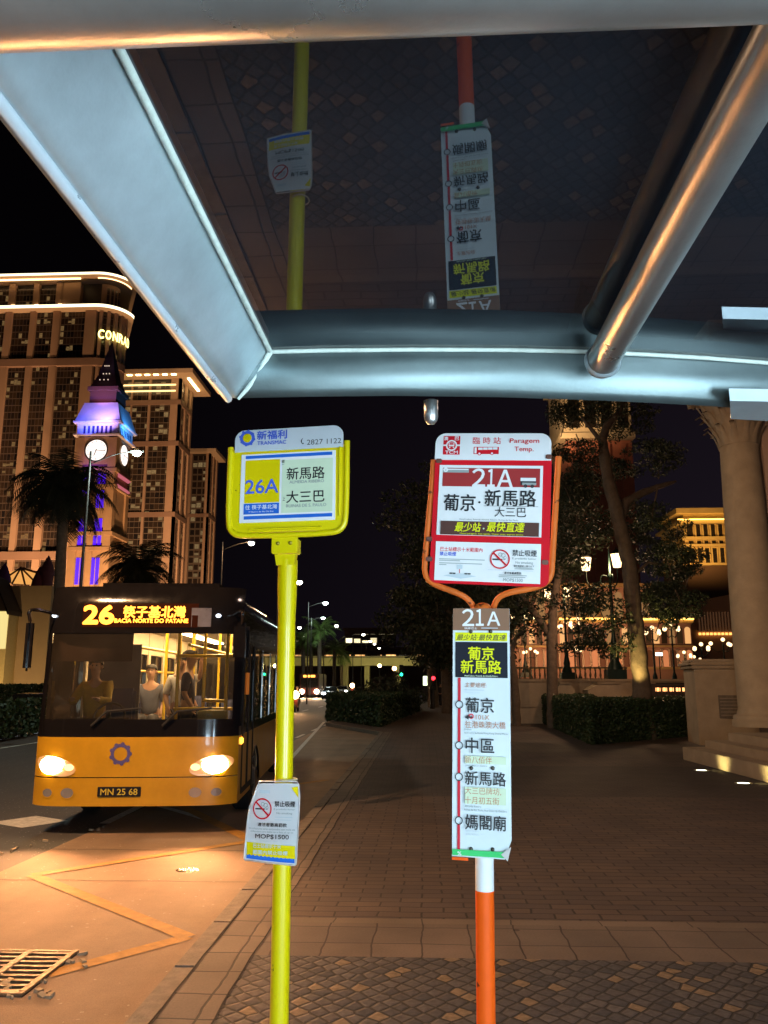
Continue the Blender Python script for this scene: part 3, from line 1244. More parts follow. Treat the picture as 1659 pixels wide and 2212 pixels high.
st.tube([Vector((pcx_ + .037 * math.cos(R(a)), .06 + .042 * math.sin(R(a)) - .006, zc + .004)) for a in range(0, 360, 20)], .003, 6, closed=True)
st.build('strap', mat('strap_plastic', (.7, .6, .4), .25, var=.1), note)


class NBoard(Board):
    def lay(self):
        self.k += 1
        return -.0004 * self.k - .0014

    def finish(self):
        o = MB()
        for fc, m in zip(self.mb.f, self.mb.mi):
            o.face([Vector((self.mb.v[i][0], curl(Vector(self.mb.v[i])).y + self.mb.v[i][1], self.mb.v[i][2])) for i in fc], m)
        return o


tl, tr, br2, bl = nl(280, 800), nl(1412, 800), nl(1338, 2050), nl(140, 1985)
B = NBoard([(280, 800), (1412, 800), (1338, 2050), (140, 1985)], 1, 1, 0, 0, 0, Mi)
B.f = homog([(280, 800), (1412, 800), (1338, 2050), (140, 1985)], [(tl.x, tl.z), (tr.x, tr.z), (br2.x, br2.z), (bl.x, bl.z)])
B.pt = lambda x, y: B.f(x, y)
for i in range(12):
    xa_, xb_ = 205 + i * 93, 205 + (i + 1) * 93
    B.poly([(xa_, 1868 + i * 5), (xb_, 1873 + i * 5), (xb_, 1590 + i * 5), (xa_, 1585 + i * 5)], aY)
    B.k -= 1
    B.poly([(xa_ - 10, 1945 + i * 6), (xb_ - 10, 1951 + i * 6), (xb_ - 10, 1856 + i * 6), (xa_ - 10, 1850 + i * 6)], aB)
    B.k -= 1
B.k += 1
B.rect(630, 480, 250, 70, aPK)
B.poly([(1240, 380), (1385, 350), (1395, 600)], aY)
B.no_smoking(580, 850, 222)
B.text('禁止吸煙', 1100, 735, 460, 125, aI, .02)
B.text('É proibido fumar', 1090, 850, 470, 50, aG)
B.text('No smoking', 1090, 940, 350, 55, aG, .02)
B.rect(1070, 1020, 400, 16, aPK)
B.rect(1060, 1080, 380, 12, aPK)
B.text('違法者最高罰款', 815, 1190, 670, 82, aI, .02)
B.text('Os infractores serao sancionados com multa ate', 800, 1280, 1060, 42, aG)
B.text('Offenders are liable to a fine of up to', 800, 1348, 980, 42, aG)
B.text('MOP$1500', 810, 1450, 770, 110, aI, .015)
B.text('Linha aberta   2855', 740, 1545, 400, 30, aPK)
B.text('巴士站標示十米', 700, 1650, 640, 90, aPK, .01)
B.text('範圍內禁止吸煙', 770, 1790, 800, 90, aPK, .01)
B.finish().build('lettering', ART, sheet)

# ---- red sign
RY = 3.2
rb_ = at(1050, 2212, RY)
rt_ = at(1041, 1330, RY)
rlean = (rt_ - rb_) / (rt_.z - rb_.z)
rbase = rb_ - rlean * rb_.z
rsign = thing('bus_stop_sign', 'red bus stop sign for route 21A on an orange and white pole', 'bus stop sign', rbase, R(-9))
Rr = Matrix.Rotation(R(9), 4, 'Z')
rl = lambda p: Rr @ (p - rbase)
axr = lambda z: Rr @ (rlean * z)
white_top = at(1050, 1860, RY).z
white_bot = at(1050, 1923, RY).z
for nm, z0, z1, m in (('pole', 0, white_bot, ORANGE), ('white_band', white_bot, white_top + .12, WHITE), ('pole', white_top + .12, rt_.z + .01, ORANGE)):
    q = MB()
    q.tube([axr(z0) + Vector((0, 0, 0)), axr((z0 + z1) / 2), axr(z1)], .0335, 28)
    q.build(nm, m, rsign)
# lower timetable board
cv3 = lambda x, y: ((1740 + x / 3.95) * .5486, (2370 + y / 3.95) * .5486)
LQ = [(148, 90), (1048, 105), (1048 + 42, 2003 + 2015), (150, 2014 + 1965)]    # crop 3 and crop 4 joined: crop 4 starts 510 px lower
ly = -.044
low = [rl(at(*cv3(x, y), RY - .06)) for x, y in LQ]
lw = ((low[1].x - low[0].x) + (low[2].x - low[3].x)) / 2
lh = ((low[0].z - low[3].z) + (low[1].z - low[2].z)) / 2
lx0 = (low[0].x + low[3].x) / 2
lz1 = (low[0].z + low[1].z) / 2
Ml = Matrix.Translation((lx0 + lw / 2, 0, lz1 - lh / 2)) @ Matrix.Rotation(R(1.2), 4, 'Y') @ Matrix.Translation((-(lx0 + lw / 2), 0, -(lz1 - lh / 2)))
tb = MB()
cut = .03
tb.prism([(lx0, lz1 - lh), (lx0 + lw - cut * .8, lz1 - lh), (lx0 + lw, lz1 - lh + cut * 2.2), (lx0 + lw, lz1), (lx0, lz1)], ly, ly + .008, M=Ml)
tb_o = tb.build('timetable_board', mat('timetable_white', (.68, .74, .76), .6, spec=.12, var=.05), rsign)
B = Board(LQ, lw, lh, lx0, lz1, ly, Ml)
Y4 = 2014.5
B.rect(598, 272, 900, 348, aT)
B.text('２', 392, 240, 184, 262, aW, .022)
B.text('１', 578, 240, 118, 258, aW, .022)
B.text('Ａ', 798, 262, 204, 215, aW, .022)
B.text('快線巴士', 435, 410, 205, 34, aW)
B.rect(735, 410, 265, 12, aPK)
B.rect(600, 548, 826, 134, aLM)
B.text('最少站·最快直達', 602, 556, 790, 92, aI, .012, .25)
B.rect(605, 910, 830, 560, aK)
B.text('葡京', 600, 808, 412, 205, aLM, .02)
B.text('新馬路', 600, 1020, 640, 205, aLM, .02)
B.text('Hotel Lisboa / Avenida de Almeida Ribeiro', 605, 1163, 530, 28, aP)
for y0, y1 in ((1190, 1552), (1672, Y4 + 172), (Y4 + 300, Y4 + 665), (Y4 + 792, Y4 + 1340), (Y4 + 1470, Y4 + 1862)):
    B.rect(258, (y0 + y1) / 2, 44, y1 - y0, aRO)
for y in (1612, Y4 + 237, Y4 + 727, Y4 + 1405):
    B.ring(258, y, 49, 64, aI)
B.text('主要途經:', 520, 1305, 350, 78, aO, -.004, .15)
B.rect(500, 1385, 310, 12, aPK)
B.text('Principal stops', 465, 1425, 240, 22, aPK)
B.text('葡京', 583, 1622, 450, 235, aI, .014)
B.text('101X', 630, 1812, 215, 72, aO, -.006)
B.ring(450, 1795, 22, 42, aRO)
B.poly([(350, 1810), (410, 1765), (410, 1795), (470, 1795), (470, 1822), (410, 1822), (410, 1850)], aI)
B.text('往港珠澳大橋', 672, 1930, 640, 110, aO, -.004)
B.text('Lisboa', 400, 2000, 110, 28, aG)
B.text('Autocarro da Ponte Hong Kong-Zhuhai-Macau', 685, 2066, 690, 34, aG)
B.text('中區', 590, Y4 + 238, 450, 235, aI, .014)
B.rect(680, Y4 + 465, 650, 120, aP)
B.text('新八佰伴', 566, Y4 + 460, 425, 110, aO, -.004)
B.text('New Yaohan, Centro', 540, Y4 + 552, 330, 26, aG)
B.text('新馬路', 680, Y4 + 750, 640, 215, aI, .014)
B.rect(680, Y4 + 1020, 650, 260, aP)
B.text('大三巴牌坊,', 640, Y4 + 945, 570, 112, aO, -.004)
B.text('十月初五街', 625, Y4 + 1090, 540, 112, aO, -.004)
B.text('Almeida Ribeiro', 485, Y4 + 1180, 260, 30, aG)
B.text('Ruinas de Sao Paulo, Rua Cinco de Outubro', 680, Y4 + 1245, 670, 36, aG)
B.text('媽閣廟', 682, Y4 + 1430, 640, 230, aI, .014)
B.text('Templo de A-Ma', 475, Y4 + 1565, 210, 30, aPK)
B.text('A-Ma Temple', 475, Y4 + 1620, 210, 30, aPK)
B.rect(600, Y4 + 1905, 880, 92, aGR)
B.text('%', 275, Y4 + 1905, 60, 55, aW, .03)
B.rect(285, Y4 + 1990, 255, 46, aOR)
B.mb.build('timetable_lettering', ART, tb_o)
cr = MB()
p0, p1 = B.pt(925, Y4 + 1910), B.pt(1085, Y4 + 1790)
p2 = B.pt(1030, Y4 + 2010)
cr.face([Ml @ Vector((p0[0], ly - .016, p0[1])), Ml @ Vector((p2[0], ly - .017, p2[1])), Ml @ Vector((p1[0], ly - .0165, p1[1]))])
cr.build('curled_corner', mat('curled_film', (.62, .58, .55), .25, var=.1), tb_o)
for y in (462, Y4 + 590, Y4 + 1845):
    for x in (437, 752) if y < 500 else (452, 792):
        u, w_ = B.pt(x, y)
        nb2 = MB()
        nb2.ball(Ml @ Vector((u, ly - .004, w_)), .0075, sz=1, n=8)
        nb2.build('bolt', BOLT, tb_o)

# upper panel, leaning clockwise as in the photograph
cv2 = lambda x, y: ((1630 + x / 2.765) * .5486, (1660 + y / 2.765) * .5486)
UQ = [(280, 460), (1430, 490), (1352, 1780), (190, 1705)]
uy = -.03
UD = RY - .05
uc = [rl(at(*cv2(x, y), UD)) for x, y in UQ]
cen = sum(uc, Vector()) / 4
roll = R(3.6)
Mu = Matrix.Translation((cen.x, 0, cen.z)) @ Matrix.Rotation(roll, 4, 'Y')
Mui = Mu.inverted()
ul = [Mui @ Vector((q.x, 0, q.z)) for q in uc]
# the homography maps the crop straight to the board's own frame (roll removed); average it to a clean rectangle
uw = ((ul[1].x - ul[0].x) + (ul[2].x - ul[3].x)) / 2
uh = ((ul[0].z - ul[3].z) + (ul[1].z - ul[2].z)) / 2
ux0, uz1 = -uw / 2, uh / 2
su = uw / 1155
plate = MB()
plate.prism(rounded(ux0 - 58 * su, -ux0 + 92 * su, -uz1 - 30 * su, uz1 + 70 * su, 85 * su, (1, 1, 0, 0)), uy, uy + .010, M=Mu)
plate.build('red_plate', SRED, rsign)
hp = MB()
hp.prism(rounded(ux0 - 62 * su, -ux0 + 85 * su, uz1 + 62 * su, uz1 + 375 * su, 120 * su, (0, 0, 1, 1)), uy - .004, uy + .003, M=Mu)
hp_o = hp.build('header_plate', WHITE, rsign)
p_h = .612 * uh
rp = MB()
rp.prism([(ux0, uz1 - p_h), (-ux0, uz1 - p_h), (-ux0, uz1), (ux0, uz1)], uy - .004, uy - .0005, M=Mu)
rp_o = rp.build('route_panel', WHITE, rsign)
np_ = MB()
np_.prism([(ux0, -uz1), (-ux0, -uz1), (-ux0, uz1 - p_h - 75 * su), (ux0, uz1 - p_h - 75 * su)], uy - .004, uy - .0005, M=Mu)
np_o = np_.build('no_smoking_panel', WHITE, rsign)

UB = lambda: Board(UQ, uw, uh, ux0, uz1, uy - .004, Mu)
B = UB()
B.rect(840, 608, 1085, 205, aM)
B.rect(455, 525, 290, 44, aG)
B.rect(455, 512, 280, 12, aW)
B.ring(345, 515, 8, 26, aW)
B.text('２', 708, 608, 140, 196, aW, .022)
B.text('１', 846, 614, 76, 192, aW, .022)
B.text('Ａ', 1000, 625, 172, 190, aW, .022)
B.rect(1258, 668, 176, 66, aI)
B.rect(1258, 640, 172, 36, aW)
B.rect(1268, 690, 158, 28, aG)
B.ring(1225, 712, 4, 20, aI)
B.ring(1300, 716, 4, 20, aI)
B.text('葡京', 488, 878, 350, 180, aI, .018)
B.ring(708, 880, 1, 13, aI)
B.text('新馬路', 1052, 842, 570, 178, aI, .018)
B.line((755, 920), (1360, 943), .0011, aI)
B.text('大三巴', 1048, 994, 350, 108, aI, .004)
B.text('Hotel Lisboa, Avenida Almeida Ribeiro, Ruinas de Sao Paulo', 805, 1074, 650, 20, aG)
B.rect(808, 1170, 1088, 150, aN)
B.text('最少站', 575, 1147, 290, 100, aLM, .02, .2)
B.ring(748, 1168, 1, 9, aP)
B.text('最快直達', 990, 1158, 420, 105, aLM, .02, .2)
B.text('Menos paragens, mais rapido / Fewer stops, express service', 830, 1232, 700, 20, aLM)
B.mb.build('route_lettering', ART, rp_o)
B = UB()
B.text('巴士站標示十米範圍內', 495, 1385, 465, 46, aR, .015)
B.text('禁止吸煙', 347, 1428, 180, 42, aL, .03)
for y, w in ((1478, 500), (1494, 230), (1522, 470), (1540, 80)):
    B.rect(248 + w / 2, y + w * .03, w, 8, aG)
B.ring(478, 1572, 1, 26, aPK)
B.rect(472, 1572, 62, 44, aPK)
B.rect(470, 1630, 8, 66, aRO)
B.poly([(290, 1660), (470, 1640), (655, 1680), (480, 1700)], aPK)
B.text('一一          一一', 475, 1645, 230, 14, aI)
B.no_smoking(918, 1502, 110)
B.text('禁止吸煙', 1192, 1445, 270, 68, aI, .012)
B.text('É proibido fumar', 1186, 1505, 265, 32, aG, .005)
B.text('No smoking', 1185, 1552, 195, 34, aG, .005)
B.text('違反者罰款十萬元以下', 1180, 1585, 225, 20, aI)
B.rect(1180, 1606, 190, 6, aG)
B.rect(1180, 1618, 210, 6, aG)
B.rect(1030, 1628, 500, 4, aPK)
B.text('違法者最高罰款', 1055, 1658, 190, 26, aI, .02)
B.rect(1055, 1682, 305, 7, aG)
B.rect(1045, 1700, 295, 7, aG)
B.text('MOP$1500', 1055, 1735, 215, 40, aG, .01)
B.mb.build('notice_lettering', ART, np_o)
B = UB()
B.rect(415, 246, 186, 205, aR)
B.rect(415, 246, 190, 16, aW)
B.ring(415, 248, 1, 62, aW)
B.ring(415, 248, 1, 46, aR)
B.rect(415, 238, 62, 40, aW)
B.rect(415, 232, 46, 18, aR)
B.rect(394, 270, 14, 12, aW)
B.rect(436, 270, 14, 12, aW)
B.text('澳', 357, 172, 46, 40, aW, .03)
B.text('巴', 478, 172, 46, 40, aW, .03)
B.text('TCM', 413, 325, 140, 34, aW, .03)
B.mb.build('logo_lettering', ART, hp_o)
B = UB()
B.text('臨 時 站', 808, 200, 312, 76, aR, .01)
B.rect(798, 310, 282, 80, aR)
for k in range(4):
    B.rect(735 + k * 55, 290, 50, 26, aW)
B.rect(680, 308, 24, 66, aW)
for x in (722, 862):
    B.ring(x, 345, 6, 20, aR)
    B.ring(x, 345, 1, 12, aW)
B.text('Paragem', 1230, 218, 330, 66, aR, .008)
B.text('Temp.', 1222, 310, 215, 66, aR, .008)
B.mb.build('header_lettering', ART, hp_o)
# bent orange tube that carries the panel
tpt = [(190, 375), (165, 700), (120, 1150), (90, 1500), (85, 1600), (120, 1700), (230, 1770), (470, 1855), (570, 1915), (625, 1985), (640, 2040)]
tp2 = [(1575, 395), (1550, 800), (1520, 1300), (1505, 1560), (1495, 1680), (1440, 1760), (1300, 1815), (1050, 1850), (930, 1890), (870, 1960), (850, 2040)]
tub = MB()
for pts in (tpt, tp2):
    q = [rl(at(*cv2(x, y), UD)) for x, y in pts]
    q = [Vector((p.x, -.012 if i < 8 else -.012 + .010 * (i - 7), p.z)) for i, p in enumerate(q)]
    tub.tube(smooth_path(q, 2), .0118, 14)
tub.build('bent_tube_frame', PORANGE, rsign)
yk = MB()
q = rl(at(*cv2(745, 2010), RY))
yk.ball((q.x, 0, q.z - .02), .042, n=10, sz=.8)
yk.build('tube_socket', PORANGE, rsign)
for x, y in ((150, 1260), (150, 1480), (1430, 1545), (260, 405), (1470, 408)):
    u = Mui @ rl(at(*cv2(x, y), UD))
    tabs = MB()
    tabs.box(u.x - .012, u.x + .012, uy - .012, uy - .0045, u.z - .009, u.z + .009, M=Mu, bev=.003)
    tabs.build('clip', mat('rusty_clip', (.16, .06, .04), .5, metal=.3, var=.3), rsign)


# ------------------------------------------------------------------ people
SKIN = mat('skin', (.42, .24, .16), .55, var=.08, scale=20)


def skinmesh(name, verts, edges, rad, mt, parent, root=0, lv=2):
    me = bpy.data.meshes.new(name)
    me.from_pydata(verts, edges, [])
    o = bpy.data.objects.new(name, me)
    COL.objects.link(o)
    o.modifiers.new('skin', 'SKIN')
    o.modifiers['skin'].use_smooth_shade = True
    sv = me.skin_vertices[0].data
    for i, r in enumerate(rad):
        sv[i].radius = (r, r) if not isinstance(r, tuple) else r
    sv[root].use_root = True
    sub = o.modifiers.new('sub', 'SUBSURF')
    sub.levels = sub.render_levels = lv
    dg = bpy.context.evaluated_depsgraph_get()
    m2 = bpy.data.meshes.new_from_object(o.evaluated_get(dg))
    m2.name = name
    bpy.data.objects.remove(o)
    m2.materials.clear()
    m2.materials.append(mt)
    for p in m2.polygons:
        p.use_smooth = True
    o2 = bpy.data.objects.new(name, m2)
    COL.objects.link(o2)
    o2.parent = parent
    return o2


def person(label, loc, rotz, pose, shirt, pants, hairc=(.012, .010, .010), group=None, hair_len=0.0, helmet=None):
    """faces -y in its own frame; pelvis height depends on the pose"""
    root = thing('person', label, 'person', loc, rotz, group)
    sit = pose in ('sit', 'drive', 'ride')
    pz = .50 if sit else .92
    V, E, Rd = [], [], []

    def add(p, r, par=None):
        V.append(p)
        Rd.append(r)
        if par is not None:
            E.append((par, len(V) - 1))
        return len(V) - 1
    pel = add((0, 0, pz), (.15, .11))
    wai = add((0, .0, pz + .18), (.135, .10), pel)
    che = add((0, -.01, pz + .40), (.16, .11), wai)
    nec = add((0, -.01, pz + .56), .06, che)
    nk2 = add((0, -.02, pz + .62), .055, nec)
    chin = add((0, -.035, pz + .68), (.070, .080), nk2)
    hea = add((0, -.03, pz + .76), (.078, .095), chin)
    top = add((0, -.02, pz + .83), (.060, .070), hea)
    tors = [pel, wai, che]
    arms, legs = [], []
    for s in (-1, 1):
        sh_ = add((s * .17, 0, pz + .48), .06, che)
        if pose in ('drive', 'ride'):
            el = add((s * .24, -.20, pz + .26), .045, sh_)
            wr = add((s * .17, -.42, pz + .30), .032, el)
            dr = Vector((-s * .02, -.09, .02))
        elif pose == 'hold' and s > 0:
            el = add((s * .27, -.12, pz + .50), .045, sh_)
            wr = add((s * .26, -.20, pz + .74), .032, el)
            dr = Vector((0, -.03, .09))
        elif pose == 'walk':
            el = add((s * .22, s * .06 + .03, pz + .22), .045, sh_)
            wr = add((s * .22, s * .14 - .04, pz - .01), .032, el)
            dr = Vector((0, -.02, -.09))
        else:
            el = add((s * .23, .02, pz + .22), .045, sh_)
            wr = add((s * .22, -.10, pz + .02 if not sit else pz + .10), .032, el)
            dr = Vector((0, -.04, -.085))
        W = Vector(V[wr])
        pal = add(tuple(W + dr * .7), (.034, .018), wr)
        P_ = Vector(V[pal])
        side = Vector((1, 0, 0))
        for k, (off, ln) in enumerate(((-.024, .55), (-.008, .72), (.008, .68), (.024, .52))):
            f1 = add(tuple(P_ + side * off + dr * ln * .55), .008, pal)
            add(tuple(P_ + side * off * 1.05 + dr * ln + Vector((0, -.012, 0))), .0065, f1)
        t1 = add(tuple(W + dr * .45 + Vector((-s * .034, -.012, 0))), .010, wr)
        add(tuple(W + dr * .85 + Vector((-s * .042, -.026, 0))), .008, t1)
        arms.append((sh_, el, wr))
    for s in (-1, 1):
        hp_ = add((s * .09, 0, pz - .06), .085, pel)
        if sit:
            kn = add((s * .12, -.42, pz + .0), .062, hp_)
            an = add((s * .12, -.44, .08), .042, kn)
        else:
            st_ = (s * .16 if pose == 'walk' else 0)
            kn = add((s * .095, -.02 - st_ * .6, .50), .062, hp_)
            an = add((s * .10, .02 - st_ * 1.4, .08), .042, kn)
        add((V[an][0], V[an][1] - .13, .04), .036, an)
        legs.append((hp_, kn, an))
    skinmesh('body', V, E, Rd, SKIN, root)

    def cloth(name, idx, edges, grow, col):
        mp_ = {i: k for k, i in enumerate(idx)}
        vv = [V[i] for i in idx]
        rr_ = [tuple(a + grow for a in Rd[i]) if isinstance(Rd[i], tuple) else Rd[i] + grow for i in idx]
        skinmesh(name, vv, [(mp_[a], mp_[b]) for a, b in edges], rr_, mat('cloth_%d_%d_%d' % tuple(int(c * 999) for c in col), col, .85, var=.15, scale=14), root)
    si = [pel, wai, che] + [i for a in arms for i in a[:2]]
    if pose in ('drive', 'walk', 'ride'):
        si += [a[2] for a in arms]
        ex = [(a[1], a[2]) for a in arms]
    else:
        ex = []
    cloth('shirt', si, [(pel, wai), (wai, che)] + [(che, a[0]) for a in arms] + [(a[0], a[1]) for a in arms] + ex, .018, shirt)
    li = [pel] + [i for l in legs for i in l]
    cloth('trousers', li, [(pel, l[0]) for l in legs] + [(l[0], l[1]) for l in legs] + [(l[1], l[2]) for l in legs], .014, pants)
    # hair cap, nose, eyes
    hb = MB()
    hz_ = pz + .775
    for a in range(1):
        prof = [(.094 * math.sin(R(t)), .100 * math.cos(R(t))) for t in (2, 20, 40, 60, 80, 95)]
        hb.lathe(prof, 18, (0, 0.0, hz_))
    for i, v in enumerate(hb.v):
        x, y, z = v
        hb.v[i] = (x * 1.06, y * 1.2 + (.015 if y > 0 else -.012), z - (.05 + hair_len if y > .02 and z < hz_ + .05 else 0) + (.035 if y < -.03 and z < hz_ + .07 else 0))
    ho = hb.build('hair' if helmet is None else 'helmet', mat('hair_%d' % int(hairc[0] * 1000), hairc, .6 if helmet is None else .25, var=.1) if helmet is None else helmet, root)
    fb_ = MB()
    fb_.ball((0, -.122, pz + .735), .014, n=6, sz=1.5)
    for s in (-1, 1):
        fb_.ball((s * .03, -.108, pz + .765), .010, m=1, n=6)
        fb_.ball((s * .085, -.02, pz + .745), .018, n=6, sz=1.5)
    fb_.box(-.022, .022, -.118, -.108, pz + .695, pz + .702, 2)
    fb_.build('face', [SKIN, mat('eye', (.02, .015, .012), .3, var=0), mat('lips', (.25, .08, .07), .5, var=0)], root)
    return root


# ------------------------------------------------------------------ the arriving bus
MUST = mat('bus_mustard', (.58, .31, .015), .32, var=.12, scale=3, coat=.4)
BBLK = mat('bus_black', (.010, .009, .010), .14, var=.1, coat=.5)
RUBB = mat('rubber', (.015, .015, .015), .8, var=.2)
CABG = mat('cab_grey', (.13, .12, .13), .6, var=.1)
IVORY = mat('cabin_ivory', (.50, .44, .36), .55, var=.06)
RAILY = mat('rail_yellow', (.75, .50, .02), .35, var=.06, coat=.3)
BGL = glass_mat('bus_glass', (.66, .60, .50), ior=1.45, rough=.01, dust=.04, dustcol=(.5, .42, .32))
SGL = glass_mat('bus_side_glass', (.16, .15, .14), ior=1.5, rough=.015)
BF = at(281, 1738, 10.75)
BF.z = ZR
far = at(756, 1475, 400) - at(756, 1475, 0.001)
brot = math.atan2(-far.x, far.y)
bus = thing('city_bus', 'mustard yellow city bus with lit 26 destination board arriving at the stop', 'bus', BF, brot)
Bm = Matrix.Rotation(-brot, 4, 'Z')
bl_ = lambda x, y, Y: Bm @ (at(x, y, Y) - BF)
BW, BL = 1.30, 11.0


def fy_(x, z):
    t = abs(x) / BW
    return .05 * t ** 2 + .20 * t ** 9 + max(0, z - 1.15) * .07 + max(0, z - 2.85) ** 2 * 1.2


def sheet_(z0, z1, x0, x1, off, mb, m=0, nx=24, nz=4, thick=.0):
    vs = []
    for i in range(nz + 1):
        z = z0 + (z1 - z0) * i / nz
        for j in range(nx + 1):
            x = x0 + (x1 - x0) * j / nx
            vs.append((x, fy_(x, z) + off, z))
    w = nx + 1
    mb.add(vs, [(i * w + j, i * w + j + 1, (i + 1) * w + j + 1, (i + 1) * w + j) for i in range(nz) for j in range(nx)], m, True)


ZF0, ZF1, ZW1, ZTOP = .36, 1.20, 2.52, 3.16
body = MB()
sheet_(ZF0, .70, -BW, BW, 0, body, 0)
sheet_(.712, ZF1, -BW, BW, 0, body, 0, nz=6)
sheet_(.70, .712, -BW, BW, .012, body, 1, nz=1)
sheet_(ZW1, ZTOP, -BW, BW, 0, body, 1, nz=8)
for s in (-1, 1):
    y0 = fy_(BW, 1)
    # side skins with wheel arches: lower mustard panel, black window band frame, cove roof
    arch = [(2.3, .62), (7.6, .62)]
    pts = [(y0, ZF0)]
    for (yc, r) in arch:
        pts += [(yc - r + r - r * math.cos(R(a)), ZF0 + .0 + .58 * math.sin(R(a))) for a in range(0, 181, 20)]
    pts += [(BL, ZF0), (BL, 1.2), (y0, 1.2)]
    vs = [(s * BW, y, z) for y, z in pts]
    body.add(vs, [tuple(range(len(vs))) if s < 0 else tuple(range(len(vs)))[::-1]], 0)
    vs2 = [(s * (BW - .03), y, z) for y, z in pts]
    body.add(vs2, [tuple(range(len(vs)))], 2)
    body.box(*sorted((s * BW, s * (BW - .05))), y0, BL, 1.20, 1.32, 1)
    body.box(*sorted((s * BW, s * (BW - .05))), y0 + .1, BL, 2.40, 2.80, 1)
    for k in range(9):
        yy = .52 + k * 1.30
        body.box(*sorted((s * (BW - .002), s * (BW - .048))), yy - .05, yy + .05, 1.32, 2.40, 1)
    # cove
    n = 6
    vs = []
    for i in range(n + 1):
        a = R(90 * i / n)
        vs += [(s * (BW - .22 + .22 * math.cos(a)), y0 + .18, 2.80 + .33 * math.sin(a)), (s * (BW - .22 + .22 * math.cos(a)), BL, 2.80 + .33 * math.sin(a))]
    body.add(vs, [(2 * i, 2 * i + 1, 2 * i + 3, 2 * i + 2) for i in range(n)], 1, True)
body.box(-(BW - .22), BW - .22, .35, BL, 3.10, 3.13, 1)
body.box(-BW, BW, BL - .05, BL, ZF0, 3.1, 1)
body.box(-BW + .05, BW - .05, .30, BL - .06, .50, .56, 2)
body.box(-BW + .06, BW - .06, .40, BL - .06, 2.86, 2.90, 3)
body.box(-.9, .9, 1.0, BL - 1, 3.131, 3.30, 1, bev=.06)
body.build('body', [MUST, BBLK, CABG, IVORY], bus)

cp_ = MB()
for s in (-1, 1):
    for k in range(8):
        yy = 1.82 + k * 1.30
        cp_.box(*sorted((s * (BW - .056), s * (BW - .09))), yy - .09, yy + .09, .56, 2.86)
    cp_.box(*sorted((s * (BW - .056), s * (BW - .08))), .9, BL - .2, 2.42, 2.85)
cp_.build('cabin_lining', mat('cabin_lining', (.58, .47, .30), .5, var=.08), bus)
ws = MB()
sheet_(ZF1, ZW1, -BW + .0, BW - .0, .012, ws, nz=4)
ws.build('windscreen', BGL, bus)
wf = MB()
sheet_(ZF1, ZF1 + .22, -BW, BW, .002, wf, 0, nz=2)
for s in (-1, 1):
    sheet_(ZF1, ZW1, *sorted((s * (BW - .09), s * BW)), .002, wf, 0, nx=4)
wf.build('windscreen_frame', BBLK, bus)
wpz = ZF1 + .16
for s, x0 in ((1, -.55), (1, .35)):
    w = MB()
    w.tube([(x0, fy_(x0, wpz) - .03, wpz - .02), (x0 + .18, fy_(x0, 1.5) - .035, wpz + .16), (x0 + .62, fy_(x0, 1.5) - .03, wpz + .20)], .016, 6)
    w.build('wiper', RUBB, bus)

# destination display: lettering of glowing dots
dis = MB()
sheet_(2.60, 2.92, -.80, .72, -.004, dis, 0, nz=2)
dd = dis.build('destination_display', mat('display_black', (.006, .004, .003), .2, var=0, emit=(1, .10, .005), es=.035), bus)  # faint panel glow stands for the halo round the letters
LED = glow('display_amber', (1.0, .27, .022), 5.5)
dl = MB()
p0 = bl_(173, 1322, 10.6)
zc = 2.765
q26 = [bl_(x, 1324, 10.62).x for x in (172, 236)]
qfj = [bl_(x, 1324, 10.62).x for x in (262, 386)]
dl.text('26', (q26[0] + q26[1]) / 2, zc, q26[1] - q26[0], .235, 0, 0, .07)
dl.text('筷子基北灣', (qfj[0] + qfj[1]) / 2, zc + .04, qfj[1] - qfj[0] + .06, .155, 0, 0, .035)
dl.text('BACIA NORTE DO PATANE', (q26[1] + .02 + qfj[1] + .07) / 2, zc - .078, qfj[1] + .07 - q26[1] - .02, .052, 0, 0, .07)
dl.v = [(x, fy_(x, z) - .012 + y, z) for x, y, z in dl.v]
dl.build('display_lettering', LED, dd)
ci = MB()
cx_ = bl_(428, 1330, 10.7).x
sheet_(2.61, 2.86, cx_ - .13, cx_ + .13, -.004, ci, 0, nx=3, nz=2)
ci.build('route_card', mat('route_card', (.16, .16, .20), .3, var=.3, scale=5), bus)

